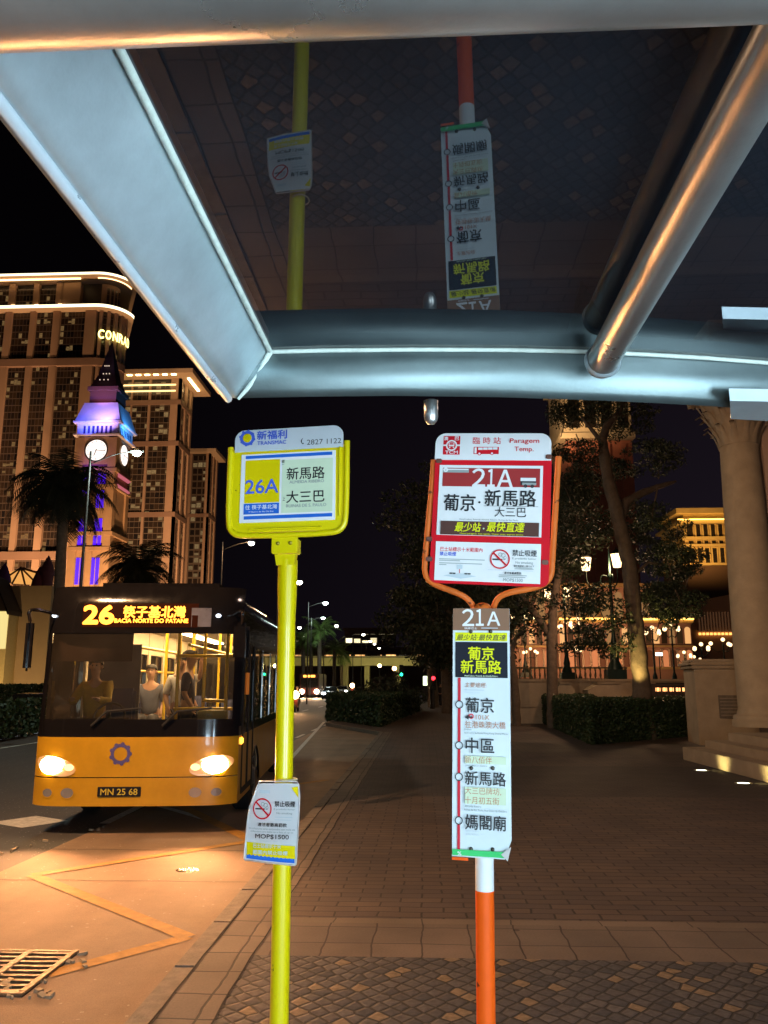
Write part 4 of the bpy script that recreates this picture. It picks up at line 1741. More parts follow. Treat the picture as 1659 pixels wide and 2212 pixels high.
# headlights
HLG = glow('headlight_glow', (1.0, .66, .30), 55.0)
CHR = mat('reflector', (.7, .68, .65), .15, metal=1, var=.05)
for s in (-1, 1):
    hx = s * .985
    hl = MB()
    n = 20
    vs = [(hx + .27 * math.cos(2 * math.pi * i / n) * (1.0), 0, .845 + .115 * math.sin(2 * math.pi * i / n) + s * .05 * math.cos(2 * math.pi * i / n)) for i in range(n)]
    vs = [(max(-1.27, min(1.27, x)), fy_(max(-1.27, min(1.27, x)), .8) - .012, z) for x, _, z in vs]
    hl.add(vs, [tuple(range(n))], 0)
    vb = [(x, y + .02, z) for x, y, z in vs]
    hl.add(vs + vb, [(i, n + i, n + (i + 1) % n, (i + 1) % n) for i in range(n)], 0)
    ho = hl.build('headlight', mat('headlight_bowl', (.6, .5, .4), .2, metal=.6, var=0, emit=(1, .38, .09), es=.55), bus)  # bowl glow added for the orange halo round the bulb
    lm = MB()
    lm.ringz(hx + s * .05, .845 + .008, 0, .108, 0, 0, 20, sx=1.5)
    lm.v = [(x, fy_(min(1.27, abs(x)), .8) - .02, z) for x, y, z in lm.v]
    lm.build('bulb', HLG, ho)
    l2 = MB()
    l2.ringz(hx - s * .19, .83, 0, .042, 0, 0, 14, sx=1.5)
    l2.v = [(x, fy_(abs(x), .8) - .02, z) for x, y, z in l2.v]
    l2.build('side_bulb', glow('side_bulb_glow', (1, .50, .20), 3), ho)
    lamp('headlight_beam', 'SPOT', (hx, fy_(.98, .8) - .09, .845), (1.0, .43, .165), 760, bus, target=(hx * .5 - .3, -8.0, .0), size=.05, spot=92, blend=1.0)
    for dx, rr_, gl_ in ((.80, .062, .10), (1.06, .05, .22)):
        fg = MB()
        fg.ringz(s * dx, .52, 0, rr_, 0, 0, 16, sx=1.3)
        fg.ringz(s * dx, .52, rr_, rr_ + .016, 0, 1, 16, sx=1.3)
        fg.v = [(x, fy_(abs(x), .5) - .006, z) for x, y, z in fg.v]
        fg.build('fog_lamp', [mat('fog_lens', (.55, .55, .6), .1, metal=.7, var=.1), MUST], bus)
em = MB()
em.ringz(-.0, .995, .085, .125, 0, 0, 28)
for k in range(9):
    a = R(40 * k)
    em.ringz(.12 * math.cos(a), .995 + .12 * math.sin(a), 0, .026, -.001, 0, 10)
ex = bl_(264, 1619, 10.8).x
em.v = [(x + ex, fy_(x + ex, z) - .004 + y, z) for x, y, z in em.v]
em.build('emblem', mat('emblem_blue', (.10, .09, .28), .35, var=.1), bus)
npx = bl_(258, 1711, 10.75)
pl = MB()
pl.box(npx.x - .27, npx.x + .27, fy_(0, .5) - .012, fy_(0, .5) + .01, .475, .595, bev=.006)
plo = pl.build('number_plate', BLACKP, bus)
pt_ = MB()
pt_.text('MN 25 68', npx.x, .535, .46, .075, fy_(0, .5) - .0135, 0, .02)
pt_.build('plate_lettering', mat('plate_yellow', (.62, .5, .05), .4, var=.2), plo)
# wheels
for y in (2.3, 7.6):
    for s in (-1, 1):
        w = MB()
        pr = [(0.0, -.13), (.46, -.13), (.49, -.10), (.49, .10), (.46, .13), (.0, .13)]
        w.lathe(pr, 28)
        w.v = [(s * 1.13 + v[2], y + v[0], .49 + v[1]) for v in w.v]
        wo = w.build('wheel', RUBB, bus)
        rm = MB()
        rm.lathe([(.0, .02), (.12, .03), (.13, .0), (.26, -.02), (.29, .015)], 24)
        rm.v = [(s * (1.265 + v[2]), y + v[0], .49 + v[1]) for v in rm.v]
        rm.build('rim', mat('dull_rim', (.2, .2, .2), .4, metal=.6), wo)
# mirrors
for (x0, y0, x1, y1, nm) in ((499, 1343, 537, 1428, 1), (54, 1340, 78, 1450, -1)):
    a, b = bl_(x0, y1, 10.7), bl_(x1, y0, 10.7)
    m_ = MB()
    yb_ = -.06
    m_.box(a.x, b.x, yb_, yb_ + .13, a.z, b.z, bev=.05)
    m_.tube(smooth_path([(nm * (BW - .12), fy_(1.2, 2.75), 2.78), ((a.x + b.x) / 2 + nm * .02, yb_ - .02, 2.84), ((a.x + b.x) / 2, yb_ + .05, b.z - .02)], 3), .022, 8)
    m_.build('wing_mirror', BBLK, bus)
# small white marker lamps at the roof corners and amber side repeater
for px, py in ((110, 1328), (466, 1327)):
    p = bl_(px, py, 10.75)
    x = max(-1.25, min(1.25, p.x))
    k = MB()
    k.ball((x, fy_(x, p.z) - .01, p.z), .035, n=8, sz=.7)
    k.build('marker_lamp', glow('marker_white', (.80, .88, 1), 5), bus)
k = MB()
k.box(BW - .005, BW + .03, .36, .52, 1.08, 1.17, bev=.015)
k.build('side_repeater', glow('amber_lamp', (1, .36, .03), 5), bus)
# nearside windows and doors
for s in (-1, 1):
    for kk in range(8):
        ya, yb2 = .57 + kk * 1.30, .57 + kk * 1.30 + 1.20
        g = MB()
        door = s > 0 and kk in (0, 4)
        z0 = .45 if door else 1.32
        xx = s * (BW - .012)
        g.face([(xx, ya, z0), (xx, yb2, z0), (xx, yb2, 2.40), (xx, ya, 2.40)])
        if door:
            o = g.build('door', SGL, bus)
            d = MB()
            for yy in (ya, (ya + yb2) / 2 - .03, (ya + yb2) / 2 + .03, yb2):
                d.box(BW - .008, BW + .012, yy - .03, yy + .03, z0, 2.42)
            d.box(BW - .008, BW + .012, ya, yb2, z0 - .02, z0 + .05)
            d.build('door_frame', RUBB, o)
        else:
            g.build('side_window', SGL, bus)
# cabin
cab = MB()
cab.box(-.62, BW - .1, .42, .62, 1.10, 1.30, 0, bev=.03)          # dashboard
cab.box(-1.2, -.2, .36, .70, 1.10, 1.42, 0, bev=.05)
cab.build('dashboard', BBLK, bus)
bx = MB()
bx.box(-1.22, -.16, .30, .312, 2.16, 2.58)
bx.build('sun_blind', mat('sun_blind_film', (.03, .012, .008), .7, var=.1), bus)
pt2 = MB()
pt2.box(-1.18, -.40, 1.75, 1.78, .9, 2.45)
pt2.build('driver_partition', CABG, bus)
stw = MB()
M = Matrix.Translation((-.55, .78, 1.42)) @ Matrix.Rotation(R(62), 4, 'X')
stw.tube([M @ Vector((.21 * math.cos(R(a)), .21 * math.sin(R(a)), 0)) for a in range(0, 360, 18)], .016, 8, closed=True)
stw.tube([M @ Vector((0, 0, 0)), M @ Vector((0, 0, -.35))], .03, 8)
for a in (90, 210, 330):
    stw.tube([M @ Vector((0, 0, 0)), M @ Vector((.2 * math.cos(R(a)), .2 * math.sin(R(a)), 0))], .012, 6)
stw.build('steering_wheel', RUBB, bus)


def seat(x, y, z=.56):
    s = MB()
    s.box(x - .21, x + .21, y - .22, y + .22, z + .36, z + .46, bev=.04)
    s.box(x - .21, x + .21, y + .16, y + .26, z + .42, z + 1.05, bev=.04)
    s.box(x - .16, x + .16, y - .12, y + .12, z, z + .37)
    s.build('seat', mat('seat_blue', (.05, .06, .13), .7, var=.15), bus)


seat(-.58, 1.25, .75)
for yy in (2.9, 3.9, 5.0, 6.0, 7.0):
    for x in (-.98, .98) if yy != 3.9 else (-.98,):
        seat(x, yy)
        seat(x * .52, yy) if yy > 4.5 else None
for (x, y) in ((.16, 1.75), (.52, 1.95), (.95, 1.35), (.10, 3.2), (-.36, 3.3), (.36, 4.4), (.36, 5.8), (-.36, 4.4), (-.36, 5.8), (1.1, 2.3)):
    r_ = MB()
    r_.tube([(x, y, .56), (x, y, 2.86)], .026, 8)
    r_.build('pole_rail', RAILY, bus)
for pth in ([(-.5, 1.9, 2.42), (-.5, 8, 2.42)], [(.42, 1.2, 2.42), (.42, 8, 2.42)], [(.12, 1.75, 1.5), (1.15, 1.75, 1.5)], [(.12, 1.75, 2.28), (1.15, 1.75, 2.28)], [(-1.22, 1.9, 2.1), (-1.22, 8, 2.1)],
            [(.16, 1.76, 1.15), (.95, 1.36, 1.15)], [(.95, 1.35, 1.62), (.52, 1.95, 1.62)]):
    r_ = MB()
    r_.tube(pth, .024, 8)
    r_.build('hand_rail', RAILY, bus)
fx = MB()
fx.box(.60, 1.0, 1.05, 1.30, .56, 1.5, bev=.02)
fx.build('fare_box', mat('fare_box', (.42, .34, .08), .5), bus)
for x in (-.55, .62):
    c = MB()
    c.box(x - .10, x + .10, 1.9, BL - .8, 2.835, 2.858)
    c.build('ceiling_light', glow('cabin_light', (1, .72, .40), 52), bus)
mon = MB()
mon.box(.66, 1.22, 2.55, 2.60, 1.62, 2.28, bev=.015)
mon.build('rear_screen', mat('dark_screen', (.02, .018, .022), .25, var=.1), bus)
il = MB()
q = bl_(108, 1418, 11.2)
il.box(q.x - .10, q.x + .10, .85, .95, q.z - .04, q.z + .05, bev=.01)
il.build('cab_lamp', glow('cab_amber', (1, .42, .03), 7), bus)
nt_ = MB()
nt_.box(BW + .004, BW + .012, .80, 1.10, 1.72, 2.02)
nt_.build('door_notice', mat('orange_notice', (.6, .16, .01), .5, emit=(1, .25, .01), es=.18), bus)


def inbus(px, py, yl, head):
    """position on the bus floor so that the head (height head above the feet) shows at the pixel"""
    p = bl_(px, py, 10.75 + yl)
    return bus_mw @ Vector((p.x, yl, p.z - head))


bus_mw = Matrix.Translation(BF) @ Matrix.Rotation(brot, 4, 'Z')
w = inbus(213, 1437, 1.2, 1.27)
person('bus driver in a yellow shirt at the wheel of the arriving bus', w, brot, 'drive', (.40, .26, .02), (.03, .03, .04))
w = inbus(393, 1428, 2.45, 1.68)
person('standing bus passenger in a white shirt holding a yellow rail', w, brot + .5, 'hold', (.75, .72, .66), (.08, .08, .10))
w = inbus(330, 1448, 3.6, 1.27)
person('seated bus passenger in a grey top beside the bus window', w, brot, 'sit', (.09, .10, .14), (.05, .05, .06))
w = inbus(409, 1420, 2.0, 1.68)
person('bus passenger in dark navy clothes standing turned to the door', w, brot + 1.6, 'stand', (.02, .022, .06), (.02, .02, .03))


# ------------------------------------------------------------------ the hotels across the road
STONE = mat('tower_stone', (.30, .20, .13), .85, var=.12, scale=.12)
STONED = mat('tower_stone_dark', (.20, .125, .085), .85, var=.12, scale=.12)
EAVE = glow('eave_light', (1.0, .66, .26), 2.2)
EAVEW = glow('eave_light_pale', (1.0, .84, .52), 2.6)
SOFF = mat('eave_soffit', (.45, .34, .22), .8, var=.1)
WIN_A = window_mat('tower_windows', .84, 1.68, .12, s=.12, fw=.10, fh=.13, frame=(.075, .055, .042), lit=(1, .60, .22))
WIN_B = window_mat('tower_windows_b', 1.35, 1.75, .20, lit=(1, .64, .26), s=.17, frame=(.11, .085, .06), fw=.07, fh=.12)
WIN_C = window_mat('tower_windows_c', 2.1, 2.8, .35, lit=(1, .68, .30), s=.15, frame=(.09, .07, .05), fw=.2, fh=.25)


def pane(parent, name, p0, p1, z0, z1, m):
    """upright window field between two plan points, facing to the right of p0->p1"""
    p0, p1 = Vector(p0), Vector(p1)
    L = (p1 - p0).length
    b = MB()
    u0 = random.uniform(0, 40) // 1 * 7.3
    b.face([(p0.x, p0.y, z0), (p1.x, p1.y, z0), (p1.x, p1.y, z1), (p0.x, p0.y, z1)], 0, [(0, z0), (L, z0), (L, z1), (0, z1)])
    return b.build(name, m, parent)


def rel(root):
    o = root.location
    return lambda px, py, Y: at(px, py, Y) - o


# --- tall hotel with the rounded corner
YA = 180.0
ra = at(100, 1300, YA)
ta = thing('hotel_tower', 'tall stone hotel tower with rounded corner and glowing double eaves', 'hotel tower', (ra.x, YA, 0))
xa = lambda px, py=677: at(px, py, YA).x - ra.x
zA = lambda py, px=110: at(px, py, YA).z
z_top, z_low, z_b1, z_b2 = zA(598), zA(664), zA(780), zA(1197)
cols = [(-94, -80), (-41, -27), (11.9, 25.8), (65.5, 77.4), (115, 130), (184.5, 208)]
cx0, cx1 = xa(208), xa(257)
rad = cx1 - cx0


def arc(r, n=10, c=(0, 0)):
    return [(c[0] + r * math.sin(R(90 * i / n)), c[1] - r * math.cos(R(90 * i / n))) for i in range(n + 1)]


cc = (cx0, rad)                      # arc centre in plan, front plane is y = 0
DA = 46
core = MB()
BK = [(cx1 - 17, DA), (xa(-95), DA)]
pl_ = [(xa(-95), .9)] + arc(rad - .9, 10, cc) + BK
core.slab(pl_, 0, z_low - .2)
core.slab([(xa(-95), 2.8)] + arc(rad - 2.8, 10, cc) + [(cx1 - 20, DA - 4), (xa(-95), DA - 4)], z_low - .2, z_top - .6)
core.build('core', mat('tower_core', (.02, .017, .015), .5, var=.1), ta)
pb_ = MB()
for a, b in cols:
    pb_.box(xa(a), xa(b), 0, 1.4, 0, z_low - 1)
for i in range(5):
    a = R(12 + 19.5 * i)
    M = Matrix.Translation((cc[0] + (rad - .5) * math.sin(a), cc[1] - (rad - .5) * math.cos(a), 0)) @ Matrix.Rotation(a, 4, 'Z')
    pb_.box(-.38, .38, -.5, .5, 0, z_low - 1, M=M)
for k in range(0):
    pb_.box(cx1 - .9, cx1 + .1, rad + 1 + k * 5.4, rad + 2.4 + k * 5.4, 0, z_low - 1)
pb_.build('pilasters', STONE, ta)
for zz_ in (z_b1, z_b2, zA(1080, 100)):
    bnd = MB()
    bnd.slab([(xa(-95), -.25)] + arc(rad + .25, 10, cc) + BK, zz_ - 1.2, zz_ + .6)
    if zz_ != zA(1080, 100):
        bnd.build('stone_band', STONED, ta)
for a, b in [(p[0] - 3, p[1] - 3) for p in cols[:5]] + [(125, 165)]:
    crn = MB()
    crn.box(xa(a), xa(b), 1.2, 2.4 if a < 120 else 3, z_low, z_top - 1)
    crn.build('crown_pilaster', STONE, ta)
crn = MB()
crn.lathe([(rad - 2.2, z_low), (rad - 2.2, z_top - 1)], 14, (cc[0], cc[1], 0), 0, True, R(-90), R(0))
crn.build('crown_wall', STONE, ta)
for i in range(4):
    a0, a1 = R(22 + 17 * i), R(33 + 17 * i)
    pane(ta, 'crown_window', (cc[0] + (rad - 2.1) * math.sin(a0), cc[1] - (rad - 2.1) * math.cos(a0)), (cc[0] + (rad - 2.1) * math.sin(a1), cc[1] - (rad - 2.1) * math.cos(a1)), z_low + .5, z_top - 2, WIN_A)
for zz_, ov, th in ((z_top, 2.0, .7), (z_low, 1.6, .9)):
    e = MB()
    out = [(xa(-95), -ov)] + arc(rad + ov, 14, cc) + BK
    e.slab(out, zz_ - th, zz_)
    eo = e.build('eave', SOFF, ta)
    s = MB()
    pts = [Vector((x, y, zz_ - th * .5)) for x, y in out[:-2]]
    for p, q in zip(pts, pts[1:]):
        d = (q - p).normalized()
        nrm = Vector((d.y, -d.x, 0)) * .06
        s.face([p + nrm + Vector((0, 0, -th * .42)), q + nrm + Vector((0, 0, -th * .42)), q + nrm + Vector((0, 0, th * .42)), p + nrm + Vector((0, 0, th * .42))])
    s.build('eave_light', EAVEW, eo)
cv = MB()
cv.box(xa(-90), xa(170), -.6, -.3, z_top - 1.0, z_top - .72)
for p, q in zip(arc(rad + .6, 12, cc), arc(rad + .6, 12, cc)[1:]):
    cv.face([(p[0], p[1], z_top - .74), (q[0], q[1], z_top - .74), (q[0] * .985 + cc[0] * .015, q[1] * .985 + cc[1] * .015, z_top - .95), (p[0] * .985 + cc[0] * .015, p[1] * .985 + cc[1] * .015, z_top - .95)])
cv.build('cove_light', glow('cove_warm', (1, .60, .26), 5), ta)
for i in range(len(cols) - 1):
    x0, x1 = xa(cols[i][1]), xa(cols[i + 1][0])
    pane(ta, 'crown_window', (x0 - .3, 1.8), (x1 - .3, 1.8), z_low + .2, z_top - 2.2, WIN_A) if i < 4 else None
    for z0, z1 in ((z_b1 + .6, z_low - 1), (z_b2 + .6, z_b1 - 1.2), (zA(1300), z_b2 - 1.2)):
        pane(ta, 'window', (x0, .8), (x1, .8), z0, z1, WIN_A)
for i in range(4):
    a0, a1 = R(16 + 19.5 * i), R(27.5 + 19.5 * i)
    q0 = (cc[0] + (rad - .8) * math.sin(a0), cc[1] - (rad - .8) * math.cos(a0))
    q1 = (cc[0] + (rad - .8) * math.sin(a1), cc[1] - (rad - .8) * math.cos(a1))
    for z0, z1 in ((z_b1 + .6, z_low - 1), (z_b2 + .6, z_b1 - 1.2)):
        pane(ta, 'window', q0, q1, z0, z1, WIN_A)
# roof lettering standing proud of the rounded corner
zs = zA(722, 240)
let = MB()
for ch, deg in zip('CONRAD', (16, 32, 48, 63, 77, 91)):
    a = R(deg)
    M = Matrix.Translation((cc[0] + (rad + .5) * math.sin(a), cc[1] - (rad + .5) * math.cos(a), 0)) @ Matrix.Rotation(a, 4, 'Z')
    let.text(ch, 0, zs, 1.25, 2.2, 0, 0, .035, M=M)
let.build('roof_lettering', glow('roof_letters', (1, .86, .25), 4.0), ta)
for px in (-30, 20, 71, 122):
    p = at(px, 656, YA - 1) - ra
    u = MB()
    u.box(p.x - .5, p.x + .5, .7, 1.0, z_low + .1, z_low + 1.2)
    u.build('uplight', glow('uplight_warm', (1, .62, .3), 9), ta)


# --- square towers with overhanging lit roofs
def box_tower(label, Y, px0, px1, pxs, py_ref, py_top, py_base, pil, bands, wm_, ov, over_lights, group=None, strips=()):
    r0 = at((px0 + px1) / 2, py_ref, Y)
    t = thing('hotel_tower', label, 'hotel tower', (r0.x, Y, 0), 0, group)
    X_ = lambda px: at(px, py_ref, Y).x - r0.x
    Z_ = lambda py: at((px0 + px1) / 2, py, Y).z
    w0, w1 = X_(px0), X_(px1)
    d = ray(pxs, py_ref)
    dep = (r0.x + w1) / (d.x / d.y) - Y
    zt_ = Z_(py_top)
    c = MB()
    c.box(w0 + .5, w1 - .5, .6, dep, 0, zt_ - .5)
    c.build('core', MATS['tower_core'], t)
    p = MB()
    for a, b in pil:
        p.box(X_(a), X_(b), 0, 1.1, 0, zt_ - .4)
    n = 3
    for k in range(n):
        yy = dep * k / (n - 1) * .92
        p.box(w1 - .8, w1, yy, yy + dep * .12 + .3, 0, zt_ - .4)
    p.build('pilasters', STONE, t)
    for py in bands:
        z = Z_(py)
        b = MB()
        b.box(w0, w1 + .12, -.12, dep, z - .9, z + .5)
        b.build('stone_band', STONED, t)
    zs_ = [Z_(py_base)] + sorted(Z_(q) for q in bands) + [zt_ - .5]
    for (a, b) in zip(pil, pil[1:]):
        for z0, z1 in zip(zs_, zs_[1:]):
            pane(t, 'window', (X_(a[1]), .5), (X_(b[0]), .5), z0 + .5, z1 - .9, wm_)
    pane(t, 'window', (w1 - .45, dep * .12 + .5), (w1 - .45, dep * .9), zs_[0], zt_ - 1, WIN_A)
    e = MB()
    e.slab([(w0 - ov, -ov), (w1 + ov, -ov), (w1 + ov, dep + ov), (w0 - ov, dep + ov)], zt_ - .5, zt_ + .8)
    eo = e.build('eave', SOFF, t)
    if over_lights:
        for k in range(14):
            u = MB()
            if k < 8:
                x = w0 + (w1 - w0) * (k + .5) / 8
                u.box(x - .7, x + .7, -ov + .9, -ov + 1.4, zt_ - .72, zt_ - .502)
            else:
                yy = dep * (k - 7.6) / 6.4
                u.box(w1 + ov * .4, w1 + ov * .55, yy - .9, yy + .9, zt_ - .72, zt_ - .502)
            u.build('eave_lamp', glow('soffit_lamp', (1, .70, .30), 16), eo)
    for py in strips:
        z = Z_(py)
        b = MB()
        b.box(w0, w1 - 1.5, -.5, -.3, z - .22, z + .22)
        b.build('light_strip', EAVE, t)
    return t, X_, Z_, w0, w1, dep


tB = box_tower('square hotel tower with broad golden overhanging roof right of the clock tower', 230, 236, 388, 413, 900, 815, 1300,
               [(236, 242), (280, 283), (318, 323), (366, 388)], [868, 957, 1110], WIN_B, 4.6, True, strips=(833, 846))
tC = box_tower('narrow distant hotel tower with small pitched eave, farthest of the stone towers', 320, 405, 450, 466, 1100, 977, 1290,
               [(405, 410), (440, 450)], [1112], WIN_C, 2.8, False)

# --- clock tower
YK = 150.0
rk = at(205, 972, YK)
kt = thing('clock_tower', 'sand coloured clock tower lit violet and blue with two glowing dials', 'clock tower', (rk.x, YK, 0))
X2 = lambda px, py: at(px, py, YK).x - rk.x
Z2 = lambda py: at(205, py, YK).z
KST = mat('clock_tower_stone', (.36, .23, .12), .85, var=.15, scale=.5)
KDK = mat('clock_tower_slate', (.03, .022, .02), .6, var=.2)
hx = (X2(253, 972) - X2(162, 972)) / 2
kx = (X2(253, 972) + X2(162, 972)) / 2
hl_ = (X2(240, 1150) - X2(152, 1150)) / 2 - .2
lx = (X2(240, 1150) + X2(152, 1150)) / 2 + .5


def sq(mb, x, h, z0, z1, h1=None, m=0):
    h1 = h if h1 is None else h1
    y = hx
    lo = [(x - h, y - h, z0), (x + h, y - h, z0), (x + h, y + h, z0), (x - h, y + h, z0)]
    hi = [(x - h1, y - h1, z1), (x + h1, y - h1, z1), (x + h1, y + h1, z1), (x - h1, y + h1, z1)]
    mb.add(lo + hi, [(0, 1, 2, 3)[::-1], (4, 5, 6, 7), (0, 1, 5, 4), (1, 2, 6, 5), (2, 3, 7, 6), (3, 0, 4, 7)], m)


kb = MB()
sq(kb, kx, hx - .5, 0, Z2(1015))
for s in (-1, 1):
    for dx in (-1, 1):
        kb.box(kx + dx * (hx - .9) - .75, kx + dx * (hx - .9) + .75, hx - hx - .05 if s < 0 else 2 * hx - 1.5, 1.45 if s < 0 else 2 * hx + .05, 0, Z2(945))
kb.box(kx - .55, kx + .55, .1, 1.2, 0, Z2(1030))
for py in (1015, 1050, 1152, 1185):
    sq(kb, kx, hx + .18, Z2(py) - .35, Z2(py) + .35)
kb.build('shaft', KST, kt)
kc = MB()
sq(kc, kx, hx - .25, Z2(1015), Z2(943))
kc.build('clock_storey', KST, kt)
for (cxk, cyk, rot) in ((kx, -.02 + .2, 0), (kx + hx - .2, hx, 90)):
    M = Matrix.Translation((cxk, cyk, Z2(972))) @ Matrix.Rotation(R(rot), 4, 'Z')
    rr_ = 2.05
    f = MB()
    f.ringz(0, 0, 0, rr_, -.10, 0, 32, M=M)
    fo = f.build('clock_face', glow('dial_white', (1.0, .86, .78), 1.5), kt)
    h2 = MB()
    h2.ringz(0, 0, rr_, rr_ + .28, -.14, 0, 32, M=M)
    h2.build('dial_rim', KDK, fo)
    h3 = MB()
    for ang, L, w in ((200, 1.2, .16), (95, 1.75, .11)):
        M3 = M @ Matrix.Rotation(R(ang), 4, 'Y')
        h3.rect(-w / 2, w / 2, -.2, L, -.13, 0, M3)
    for k in range(12):
        M3 = M @ Matrix.Rotation(R(30 * k), 4, 'Y')
        h3.rect(-.05, .05, 1.55, 1.92, -.12, 0, M3)
    h3.build('clock_hands', KDK, fo)
g = MB()
sq(g, kx, hx + .45, Z2(941), Z2(938))
sq(g, kx, hx - .1, Z2(938), Z2(914))
sq(g, kx, hx + .55, Z2(914), Z2(910))
sq(g, kx, hx + .35, Z2(909.5), Z2(867), hx * .80)
g.build('gallery', mat('clock_tower_pale', (.62, .58, .60), .8, var=.1, scale=.6), kt)
GLOOM = mat('violet_gloom', (.03, .02, .10), .8, var=0)
for k in range(7):
    x = kx - hx * .62 + hx * 1.24 * k / 6
    ar = MB()
    ar.box(x - .20, x + .20, -.02, .12, Z2(936), Z2(920))
    ar.build('gallery_opening', GLOOM, kt)
    ar = MB()
    ar.box(kx + hx - .12, kx + hx - .06, hx + (x - kx) - .2, hx + (x - kx) + .2, Z2(936), Z2(920))
    ar.build('gallery_opening', GLOOM, kt)
b = MB()
sq(b, kx, hx * .64, Z2(867), Z2(838))
sq(b, kx, hx * .74, Z2(838), Z2(830))
b.build('belfry', mat('belfry_stone', (.12, .06, .05), .8, var=.2), kt)
b = MB()
sq(b, kx, hx * .66, Z2(830), Z2(800), hx * .40)
sq(b, kx, hx * .40, Z2(800), Z2(722), .10)
b.build('spire', KDK, kt)
for k in range(9):
    u = MB()
    row = k // 3
    x = kx + (-.45 + .45 * (k % 3)) * (1.8 - row * .45)
    zz_ = Z2(815 - row * 17)
    yy = hx - hx * .66 - .05 if row == 0 else hx - hx * .42 - .05
    u.ball((x, yy, zz_), .13, n=6)
    u.build('spire_lamp', glow('spire_lamp', (1, .75, .55), .8), kt)
VIO = glow('violet_window', (.09, .005, 1.0), 1.15)
for (py0, py1) in ((1000, 1044), (1058, 1096), (1119, 1176), (1204, 1262)):
    for dx in (-.40, .30):
        x = kx + dx * hx * 1.02
        for k in ((-.42, .42) if py0 > 1010 else (-.4, .5)):
            u = MB()
            u.box(x + k - .33, x + k + .33, .40, .49, Z2(py1), Z2(py0))
            u.build('violet_window', VIO, kt)
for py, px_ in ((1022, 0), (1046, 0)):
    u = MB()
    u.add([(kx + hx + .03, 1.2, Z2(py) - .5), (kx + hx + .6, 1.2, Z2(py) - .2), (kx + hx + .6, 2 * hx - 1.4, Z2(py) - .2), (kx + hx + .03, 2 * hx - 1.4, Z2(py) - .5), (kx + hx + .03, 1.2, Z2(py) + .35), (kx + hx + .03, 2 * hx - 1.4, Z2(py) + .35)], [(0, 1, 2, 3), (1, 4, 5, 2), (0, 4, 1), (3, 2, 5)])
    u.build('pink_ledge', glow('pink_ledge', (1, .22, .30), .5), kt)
for (x, y, z, c, p, tgt) in ((kx - 1, -3.2, Z2(934), (.10, .14, 1), 900, (kx - 2, 0, Z2(905))), (kx + 2, -3.2, Z2(934), (.34, .22, 1), 900, (kx + 1, 0, Z2(892))),
                             (kx + hx + 3, 2, Z2(934), (.05, .35, 1), 700, (kx + hx, 4, Z2(912))), (kx + hx * .5, -3, Z2(906), (.50, .30, 1), 420, (kx + 1, 3, Z2(875))),
                             (kx, -2.5, Z2(862), (1, .30, .55), 140, (kx + 1, 3, Z2(832))), (kx - 1, -2.4, Z2(1035), (.3, .08, 1), 300, (kx, 0, Z2(1012)))):
    lamp('colour_floodlight', 'SPOT', (x, y, z), c, p * 3.2, kt, target=(tgt[0], tgt[1], tgt[2]), size=.3, spot=110, blend=.8)

# --- low building and glowing glass roof on the left edge
YL = 70.0
rl2 = at(50, 1400, YL)
lb = thing('low_building', 'low beige building with dark gable and bright yellow doorway at the left edge', 'building', (rl2.x, YL, 0))
XL = lambda px, py=1340: at(px, py, YL).x - rl2.x
ZL = lambda py: at(50, py, YL).z
b = MB()
b.box(XL(-80), XL(93), 1.2, 9, 0, ZL(1262))
b.build('wall', mat('beige_wall', (.46, .33, .19), .9, var=.1, scale=.5), lb)
b = MB()
b.box(XL(-80), XL(26), -.6, 1.2, 0, ZL(1316))
bo_ = b.build('porch', mat('cream_porch', (.6, .48, .22), .9, var=.1), lb)
b = MB()
b.box(XL(-70), XL(25), -.64, -.605, ZL(1402), ZL(1322))
b.build('lit_doorway', glow('lit_doorway', (1, .80, .30), .95), lb)
b = MB()
b.prism([(XL(-120), ZL(1318)), (XL(32), ZL(1322)), (XL(32), ZL(1330)), (XL(30), ZL(1318)), (XL(-4), ZL(1250)), (XL(-120), ZL(1200))], -1.4, 1.19)
b.build('roof', mat('dark_roof', (.05, .035, .03), .8, var=.2), lb)
lamp('wall_washer', 'SPOT', (XL(62), -5, .6), (1, .66, .30), 900, lb, target=(XL(62), 1.2, 4), size=.3, spot=100, blend=.8)
YG = 95.0
rg = at(45, 1300, YG)
gd = thing('glass_roof', 'glowing orange glass tent roof with dark ribs above the low building', 'glass roof', (rg.x, YG, 0))
XG = lambda px: at(px, 1240, YG).x - rg.x
ZG = lambda py: at(45, py, YG).z
b = MB()
ax_, az_ = XG(18), ZG(1219)
base = [(XG(-60), 0), (XG(15), -4), (XG(76), 0)]
b.add([(ax_, 3, az_), (XG(14), -1.5, ZG(1262)), (XG(76), 1, ZG(1262)), (XG(-60), 1, ZG(1262)), (XG(74), 2, ZG(1236))], [(0, 1, 2, 4), (0, 3, 1)])
b.build('lit_glazing', window_mat('tent_glass', .8, .5, 1.0, lit=(1, .42, .10), s=.0, glass=(.4, .2, .07)), gd)
gz = glow('tent_glow', (1, .45, .11), .9)
gd.children[0].data.materials[0] = gz
b = MB()
for t in (0, .33, .66, 1):
    e0 = Vector((XG(14), -1.5, ZG(1262))).lerp(Vector((XG(76), 1, ZG(1262))), t)
    b.tube([Vector((ax_, 2.9, az_)), e0 + Vector((0, -.05, 0))], .12, 6)
b.tube([Vector((ax_, 2.9, az_)), Vector((XG(76), 1.8, ZG(1236)))], .16, 6)
b.build('ribs', mat('tent_rib', (.20, .09, .04), .7, var=.1), gd)
b = MB()
b.box(XG(-60), XG(100), 1.5, 14, 0, ZG(1262))
b.build('base', STONED, gd)
